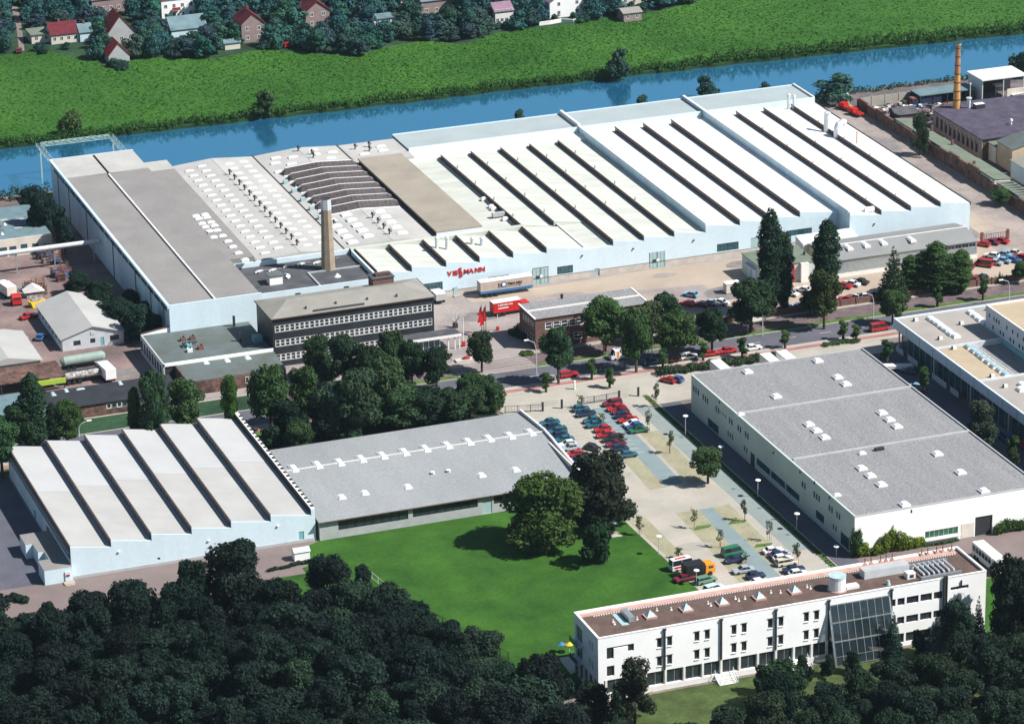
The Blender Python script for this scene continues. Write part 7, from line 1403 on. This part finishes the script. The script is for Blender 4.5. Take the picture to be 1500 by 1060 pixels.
for i in range(n):
    z0, z1 = 5.9+hc*i/n, 5.9+hc*(i+1)/n; r0 = 1.05-.42*i/n; r1 = 1.05-.42*(i+1)/n; mb = MB(); mb.cyl(cx, cy, z0+(.002 if i else 0), z1, r0, r1, 14, 0); T.part('brick_course', mb, 'brick_yellow' if i < 12 else 'brick_orange')
    if i % 3 == 2: mb = MB(); mb.cyl(cx, cy, z1-.12, z1+.12, r1+.06, r1+.06, 14); T.part('iron_band', mb, 'dark_trim')
mb = MB(); mb.cyl(cx, cy, 5.9+hc+.005, 5.9+hc+.5, .85, .85, 14, 0, 1); T.part('crown', mb, ['concrete', 'dark_trim'])
T = Thing('white_open_shed', 'white flat-roofed open shed at the upper right river corner', 'shed', (448, 860, 0)); mb = MB(); mb.box(447.6, 461.6, 859.3, 868.8, 6.4, 6.8, 0); T.part('roof', mb, 'white_paint'); mb = MB(); mb.box(448, 448.3, 860, 868.5, 0, 6.39); mb.box(448.31, 461, 868.2, 868.5, 0, 6.39); T.part('walls', mb, 'steel_pale'); mb = MB(); mb.box(448.31, 461, 867.9, 868.1, 0, 6.3); T.part('dark_backing', mb, 'dark_trim')  # dark panel in front of the rear wall
for x in (454.5, 460.8): mb = MB(); mb.box(x-.12, x+.12, 859.6, 859.85, 0, 6.39); T.part('post', mb, 'steel_pale')
mb = MB(); mb.box(455.5, 460.5, 859.2, 859.4, 0, 3.2); T.part('low_screen', mb, 'render_cream')
x, y = P(1462, 137); T = Thing('yard_hut', 'white pointed frame hut before the open shed', 'hut', (x, y, 0)); mb = MB(); mb.box(x-1.3, x+1.3, y-1, y+1, 2.2, 2.8); T.part('roof', mb, 'render_cream')
for sx in (-1.2, 1.0): mb = MB(); mb.tube([(x+sx*1.1, y-1.1, 0), (x+sx, y-.9, 2.2)], .15); T.part('leg', mb, 'render_cream')
x, y = P(1497, 143); lorry('flat_lorry', 'dark flat lorry with white tail at the right edge by the open shed', 1494, 139, .2, 7, cab='white_paint', box='scrap', hb=1.6, cabh=2.3, zc=.8)
for i, (u, v, lab, mm, ww) in enumerate(((1315, 145, 'dark open shelter along the river wall of the scrap yard', 'roof_bitumen', 20),)):
    T = Thing('open_shelter', lab, 'shed', (436, 864, 0)); mb = MB(); mb.box(430, 447.4, 862.5, 868.8, 3.2, 3.45); T.part('roof', mb, 'roof_slate'); 
    for k in range(5): mb = MB(); mb.box(430.2+k*4.2, 430.45+k*4.2, 862.7, 862.95, 0, 3.19); T.part('post', mb, 'dark_trim')
    mb = MB(); mb.box(430.1, 447, 868.3, 868.6, 0, 3.19); T.part('rear_wall', mb, 'dark_trim')
T = Thing('blue_container', 'dark blue container in the scrap yard before the river shelter', 'container', (*P(1355, 152), 0)); x, y = P(1355, 154); mb = MB(); mb.box(x-4.5, x+4.5, y-1.2, y+1.2, .1, 2.6, 0, 1); T.part('body', mb, ['navy_sheet', 'rust']) 
T = Thing('brick_ruin', 'small pitched dark-roofed brick shed against the yard wall', 'shed', (*P(1320, 175), 0)); x, y = P(1322, 178); mb = MB(); mb.box(x-3, x+3.2, y-2, y+2, 0, 2.6); T.part('walls', mb, 'brick_dark'); mb = MB(); mb.prism([(y-2.3, 2.61), (y+.4, 4.2), (y+2.3, 2.61)][::-1], x-3.3, x+3.5, 'x'); T.part('roof', mb, 'roof_bitumen'); mb = MB(); mb.box(x-2.4, x-1.6, y+.2, y+1, 2.7, 5.0); T.part('chimney', mb, 'brick')
# boats and scrap heaps
for k in range(64):
    x, y = rnd.uniform(416, 436), rnd.uniform(850, 867.5)
    if abs(x-422) < 4.5 and y < 858: y += 7
    T = Thing('scrap_piece', 'heap of scrap metal and boat parts in the riverside scrap yard', 'scrap', (x, y, 0), 'scrap heaps in the yard', rnd.uniform(0, 3)); mb = MB(); L_ = rnd.uniform(1, 2.6)
    mb.prism([(-L_, .3), (-L_*.7, 0), (L_*.7, 0), (L_, .9), (-L_, .8)], -rnd.uniform(.5, .9), rnd.uniform(.5, .9), 'y'); T.part('hull', mb, rnd.choice(['scrap', 'white_paint', 'rust', 'cap_grey', 'blue_paint', 'brick_dark', 'dark_trim', 'scrap']), local=True)
    mb = MB(); mb.box(-.5, .5, -.35, .35, .8, rnd.uniform(1.0, 1.8)); T.part('load', mb, rnd.choice(['dark_trim', 'scrap', 'white_paint', 'rust']), local=True)
# houses of the yard by the right edge
def simple_house(name, label, x0, x1, y0, y1, h, wall, roof, rh=0, axis='x', wins=(), glass='glass_dark', over=.3, chim=None, base=0.0, cat='house', wl=()):
    T = Thing(name, label, cat, (x0, y0, base)); op = [(a, b, base+c, base+d) for a, b, c, d in wins]; ol = [(a, b, base+c, base+d) for a, b, c, d in wl]
    mb = MB(); wall_open(mb, 'y', y0, .25, x0, x1, base, base+h, op); wall_open(mb, 'x', x0, .25, y0+.251, y1, base, base+h, ol); mb.box(x0+.3, x1, y0+.35, y1, base, base+h-.01); T.part('wall', mb, wall)
    for o_ in op: win(T, 'y', y0, *o_, 2, 1, 'white_paint', glass, fw=.12, depth=.02)
    for o_ in ol: win(T, 'x', x0, *o_, 1, 1, 'white_paint', glass, fw=.12, depth=.02)
    z = base+h
    if rh:
        if axis == 'x': ym = (y0+y1)/2; A_ = [(y0-over, z-.05), (ym, z+rh), (y1+over, z-.05)]
        else: ym = (x0+x1)/2; A_ = [(x0-over, z-.05), (ym, z+rh), (x1+over, z-.05)]
        g_ = MB(); inner = [(A_[0][0]+over, z), (ym, z+rh-.15), (A_[2][0]-over, z)]
        g_.prism(inner if axis == 'y' else inner, (x0 if axis == 'x' else y0), (x1 if axis == 'x' else y1), axis if axis == 'y' else 'x'); T.part('gable', g_, wall)
        for s_ in (0, 1):
            p, q = (A_[0], A_[1]) if s_ == 0 else (A_[1], A_[2]); e = .002 if s_ else 0; mb = MB(); mb.prism([(p[0]+e, p[1]), (q[0]-(0 if s_ else .001), q[1]), (q[0]-(0 if s_ else .001), q[1]+.16), (p[0]+e, p[1]+.16)], (x0 if axis == 'x' else y0)-over, (x1 if axis == 'x' else y1)+over, 'x' if axis == 'x' else 'y'); T.part('roof', mb, roof)
        if chim: mb = MB(); cx_, cy_ = (x0+(x1-x0)*chim, ym) if axis == 'x' else (ym, y0+(y1-y0)*chim); mb.box(cx_-.35, cx_+.35, cy_-.3, cy_+.3, z+rh*.4, z+rh+1.0); T.part('chimney', mb, 'brick')
    else: mb = MB(); mb.box(x0-over, x1+over, y0-over, y1+over, z+.001, z+.3); T.part('roof', mb, roof)
    return T
simple_house('workshop', 'low mauve workshop with green flat roof below the black-roofed works', 426.2, 446, 809.2, 813.4, 4.6, 'render_cream', 'roof_green', wins=[(428, 430, 1, 3.6)], cat='workshop')
simple_house('tan_house', 'plain tan house with a mossy pitched roof at the right edge', 426.4, 440, 800.4, 808.8, 6.4, 'render_tan', 'roof_moss', 1.6, 'y')
simple_house('blue_door_house', 'low brown house with pale blue openings at the right edge of the yards', 424.6, 440, 788.0, 797.5, 4.6, 'bluegrey_wall', 'roof_saw2', 1.3, 'y', wins=[(426, 427.8, .2, 3.2), (429, 430.4, 1.2, 2.8), (432, 433.4, 1.2, 2.8)])
T = Thing('long_wall_shed', 'long narrow shed with a pale green roof built along the dark brick wall', 'shed', (414.4, 770, 0))
for a, b, zz in ((770, 786, 3.0), (787, 806, 3.4), (806.5, 826, 3.2), (826.5, 846, 3.0)): mb = MB(); mb.box(414.4, 419.0, a, b, 0, zz); T.part('walls', mb, 'render_cream'); mb = MB(); mb.prism([(414.3, zz+.35), (419.4, zz-.1), (419.4, zz+.05), (414.3, zz+.5)], a-.1, b+.1, 'y'); T.part('roof', mb, 'roof_green')
for u, v in ((1395, 212), (1427, 242), (1365, 190)): x, y = P(u, v, 3.4); mb = MB(); mb.box(x-.3, x+.3, y-.3, y+.3, 2.6, 4.6); T.part('chimney', mb, 'brick')
for i in range(7): mb = MB(); mb.box(414.6, 418.8, 772+i*2, 772.4+i*2, 3.36, 3.5); T.part('roof_batten', mb, 'roof_bitumen')
x, y = P(1422, 214); T = Thing('green_bush', 'bright green round bush in the yard of the works', 'bush', (x, y, 0)); T.o['label'] = 'bright green round bush in front of the works building'; link('foliage', leaf_mesh('foliage', [((0, 0, 1.0), (2.2, 1.4, 1.1)), ((1.2, .3, .9), (1.6, 1.2, .9))], 900, .4, 77), T.o, color=(.05,.16,.02))
# ================================================================ VILLAGE ACROSS THE RIVER
def vh(name, label, ul, ur, vb, depth, h, wall, roof, rh, axis='x', wins=None, chim=.6, rot=0, **k):
    (x0, y0), (x1, y1) = P(ul, vb), P(ur, vb-(ur-ul)*.13); y0 = (y0+y1)/2
    w_ = x1-x0; ws = []
    if wins:
        nx, nz = wins
        for i in range(nx):
            for j in range(nz): cx_ = x0+w_*(i+.5)/nx; ws.append((cx_-.55, cx_+.55, .9+j*2.7, 2.2+j*2.7))
    return simple_house(name, label, x0, x1, y0, y0+depth, h, wall, roof, rh, axis, wins=ws, chim=chim, **k)
T = vh('villa', 'large white villa with a bright red hipped roof, balcony and many windows', 238, 286, 31, 9, 6.4, 'white_wall', 'roof_brightred', 3.0, 'x', (4, 2))
x0, y0, _ = T.loc; mb = MB(); mb.box(x0+3.0, x0+5.6, y0-1.3, y0-.03, 3.0, 3.15); mb.box(x0+3.0, x0+5.6, y0-1.3, y0-1.2, 3.151, 4.0, 1); T.part('balcony', mb, ['deck_pink', 'roof_brightred'])
vh('gabled_house', 'tall cream gabled house with a steep red roof and wide eaves', 160, 197, 66, 9, 3.4, 'cap_grey', 'roof_brightred', 5.2, 'y', (3, 1), .5)
vh('gabled_house', 'lower pale gabled annexe in front of the steep red-roofed house', 160, 190, 94, 6, 2.2, 'cap_grey', 'roof_brightred', 3.8, 'y', None, None)
vh('bungalow', 'long bungalow with a dark red hipped roof and two chimneys', 76, 116, 66, 8, 2.8, 'render_cream', 'roof_red', 2.8, 'x', (4, 1), .4)
vh('flat_garage', 'green flat-roofed garage left of the dark red bungalow', 47, 75, 65, 7, 2.6, 'render_cream', 'roof_green', 0, 'x', (2, 1))
vh('bungalow', 'slate-roofed bungalow with a brick chimney right of the dark red one', 118, 136, 62, 6, 2.8, 'bluegrey_wall', 'roof_slate', 2.0, 'x', None, .5)
vh('brick_house', 'pinkish brick house with dark red gabled roof and bay above green hedge', 355, 388, 64, 9, 5.6, 'render_mauve', 'roof_red', 3.2, 'y', (2, 2), .6)
vh('brick_house', 'pinkish brick house with a dark red roof, the right one of the two', 449, 483, 43, 9, 5.2, 'render_mauve', 'roof_red', 3.0, 'y', (2, 2), .6)
vh('barn', 'low slate-grey roofed barn below the large white villa', 252, 303, 56, 9, 2.2, 'bluegrey_wall', 'roof_slate', 3.0, 'x', None, None)
vh('cottage', 'small white cottage with a pale blue roof behind the tree tops', 298, 322, 12, 7, 2.8, 'cap_white', 'roof_slate', 1.8, 'x', (2, 1), .5)
vh('chalet', 'dark purple roofed house at the top edge with a row of pale windows', 136, 190, 22, 10, 4.4, 'render_mauve', 'roof_mauve', 3.4, 'x', (5, 1), .3)
vh('shed', 'small shed with a pale roof between the trees in mid village', 545, 578, 42, 5, 2.6, 'bluegrey_wall', 'roof_slate', 0, 'x', (2, 1))
vh('red_roofed_house', 'small white house with a vivid red roof at the top edge', 588, 612, 16, 7, 3.4, 'cap_white', 'roof_brightred', 2.6, 'x', (2, 1), None)
vh('long_brick_house', 'long pink brick house with a slate roof right of the vivid red roof', 618, 662, 24, 9, 4.4, 'render_mauve', 'roof_slate', 2.4, 'x', (3, 1), None)
vh('white_cottage', 'white house with a mauve and blue gabled roof by the meadow', 806, 858, 28, 9, 4.8, 'white_wall', 'roof_mauve', 4.0, 'y', (2, 2), .5)
vh('pink_house', 'pale pink house with a mauve roof at the top right of the village', 910, 948, 10, 9, 4.4, 'render_cream', 'roof_mauve', 2.5, 'x', (3, 1), .5)
vh('pink_annexe', 'low pinkish annexe with two window pairs at the edge of the meadow', 914, 940, 33, 6, 2.6, 'render_mauve', 'roof_saw2', .8, 'x', (2, 1), None)
vh('ruin', 'pale house with broken dark openings amid the trees by the meadow', 726, 752, 38, 7, 4.2, 'cap_white', 'roof_mauve', 2.0, 'x', (4, 2), None)
vh('garden_shed', 'small garden shed with grey roof at the meadow edge beside the brick house', 330, 352, 74, 4, 2.0, 'render_cream', 'roof_slate', .8, 'x', None, None)
a_, b_ = P(700, 46), P(455, 68)
rail_fence('pale green garden fence along the meadow edge in mid village', P(655, 48), P(722, 44), 1.3, m='green_wall'); rail_fence('pale green garden fence along the meadow, left part', P(455, 68), P(520, 62), 1.3, m='green_wall')
mb = MB(); pw = [P(u, v) for u, v in ((790, 38), (806, 36), (822, 33), (840, 34), (855, 31))]; T = Thing('garden_wall', 'low pale curved garden wall before the white cottage', 'wall', (*pw[0], 0))
for a, b in zip(pw, pw[1:]): mb = MB(); mb.prism([(a[0], a[1]), (b[0], b[1]), (b[0], b[1]+.4), (a[0], a[1]+.4)], 0, 1.1, 'z'); T.part('wall_bay', mb, 'cap_white')
# village trees: not where the photograph shows roofs, lanes or gardens
houses = [(o.location.x, o.location.y) for o in D.objects if o.parent is None and o.location.y > 960 and o.get('category') in ('house',)]
def free(u, v):
    for a, b, c, d in ((232, 292, -10, 34), (156, 206, 26, 70), (158, 192, 70, 96), (45, 138, 38, 76), (352, 392, 18, 68), (446, 486, 4, 46), (246, 306, 28, 58), (20, 42, -60, 82), (132, 192, -6, 24), (540, 582, 18, 44), (584, 616, -5, 18), (616, 668, -5, 28), (800, 862, -5, 34), (905, 950, -5, 13), (724, 754, 14, 40), (296, 324, -5, 12), (910, 944, 22, 38), (326, 354, 64, 78), (412, 432, 58, 72)):
        if a-3 < u < b+3 and c+5 < v < d+9: return False
    return True
def proj(x, y, z): q = np.array([x, y, z-CAMH]); k = FPX/(q@_D); return 750+k*(q@_R2), 530-k*(q@_U2)
gv = random.Random(77); cand = []
for _ in range(9000):
    u, v = gv.uniform(-40, 1060), gv.uniform(-110, 96); x, y = P(u, v); lim = float(np.interp(x, [p[0] for p in top], [p[1] for p in top]))
    if y < lim+.8 or not free(u, v) or any((x-a)**2+(y-b)**2 < 4.3**2 for a, b, *_ in cand): continue
    cand.append((x, y, u, v))
cand.sort(key=lambda c: -c[3])
for k in range(46):
    a_, b_, c_, d_ = gv.choice(((232, 292, -10, 34), (156, 206, 26, 70), (158, 192, 70, 96), (45, 138, 38, 72), (352, 392, 18, 68), (446, 486, 4, 46), (246, 306, 28, 58), (540, 582, 18, 44), (618, 664, -5, 26), (804, 860, -5, 30), (908, 948, 0, 12), (724, 754, 14, 40))); x, y = P(gv.uniform(a_, b_), d_+gv.uniform(-1, 7)); tree('far%d' % (k % 3), x, y, gv.uniform(1.4, 2.8), gv.uniform(2.6, 4.6), 'low green garden bush with haze-blued leaf colour in front of a village house', (.03,.085,.06), 'shrub', 'shrub', group='bushes before the village houses')
near = [c for c in cand][:110]; rest = cand[110:]
for k, (x, y, u, v) in enumerate(near): tree('far%d' % (k % 3), x, y, gv.uniform(4.0, 7.5), gv.uniform(5.5, 9), 'green tree with haze-blued leaf colour in the gardens along the meadow edge', (G_VILL_HAZE[0]*gv.uniform(.7, 1.5), G_VILL_HAZE[1]*gv.uniform(.75, 1.2), G_VILL_HAZE[2]*gv.uniform(.7, 1.1)), group='trees of the village gardens')  # haze over the village is painted into the leaf colours
base = [KIND['far%d' % i][0] for i in range(3)]; bv = []
for b_ in base: a = np.empty(len(b_.vertices)*3); b_.vertices.foreach_get('co', a); bv.append(a.reshape(-1, 3))
allv = []
for k, (x, y, u, v) in enumerate(rest):
    a = bv[k % 3]; t = gv.uniform(0, 6.28); s = gv.uniform(.65, 1.05); R3 = np.array([[cos(t)*s, -sin(t)*s, 0], [sin(t)*s, cos(t)*s, 0], [0, 0, gv.uniform(.6, .95)]]); allv.append(a@R3.T+np.array([x, y, 0]))
allv = np.concatenate(allv); n = len(allv)//4; me = D.meshes.new('village_trees'); me.vertices.add(n*4); me.vertices.foreach_set('co', allv.reshape(-1)); me.loops.add(n*4); me.loops.foreach_set('vertex_index', np.arange(n*4, dtype=np.int32)); me.polygons.add(n); me.polygons.foreach_set('loop_start', np.arange(0, n*4, 4, dtype=np.int32)); me.polygons.foreach_set('loop_total', np.full(n, 4, dtype=np.int32)); me.materials.append(M['leaf']); me.update(); me.validate()
o = link('village_trees', me, color=G_VILL_HAZE); o['kind'] = 'stuff'; o['label'] = 'mass of haze-blued garden trees filling the village beyond the meadow'
print('village', len(cand), 'tris', n*2)

# air: thin haze over the whole scene
m = D.materials.new('haze'); m.use_nodes = True; n = m.node_tree.nodes; n.remove(n['Principled BSDF']); pv = n.new('ShaderNodeVolumePrincipled'); pv.inputs['Color'].default_value = (.62, .86, 1, 1); pv.inputs['Density'].default_value = .000032; pv.inputs['Anisotropy'].default_value = .3
m.node_tree.links.new(pv.outputs[0], n['Material Output'].inputs['Volume']); M['haze'] = m
mb = MB(); mb.box(-700, 2300, -950, 7100, -3, 300); o = link('haze', mb.mesh('haze', 'haze')); o['kind'] = 'stuff'; o['label'] = 'thin blue summer haze in the air'
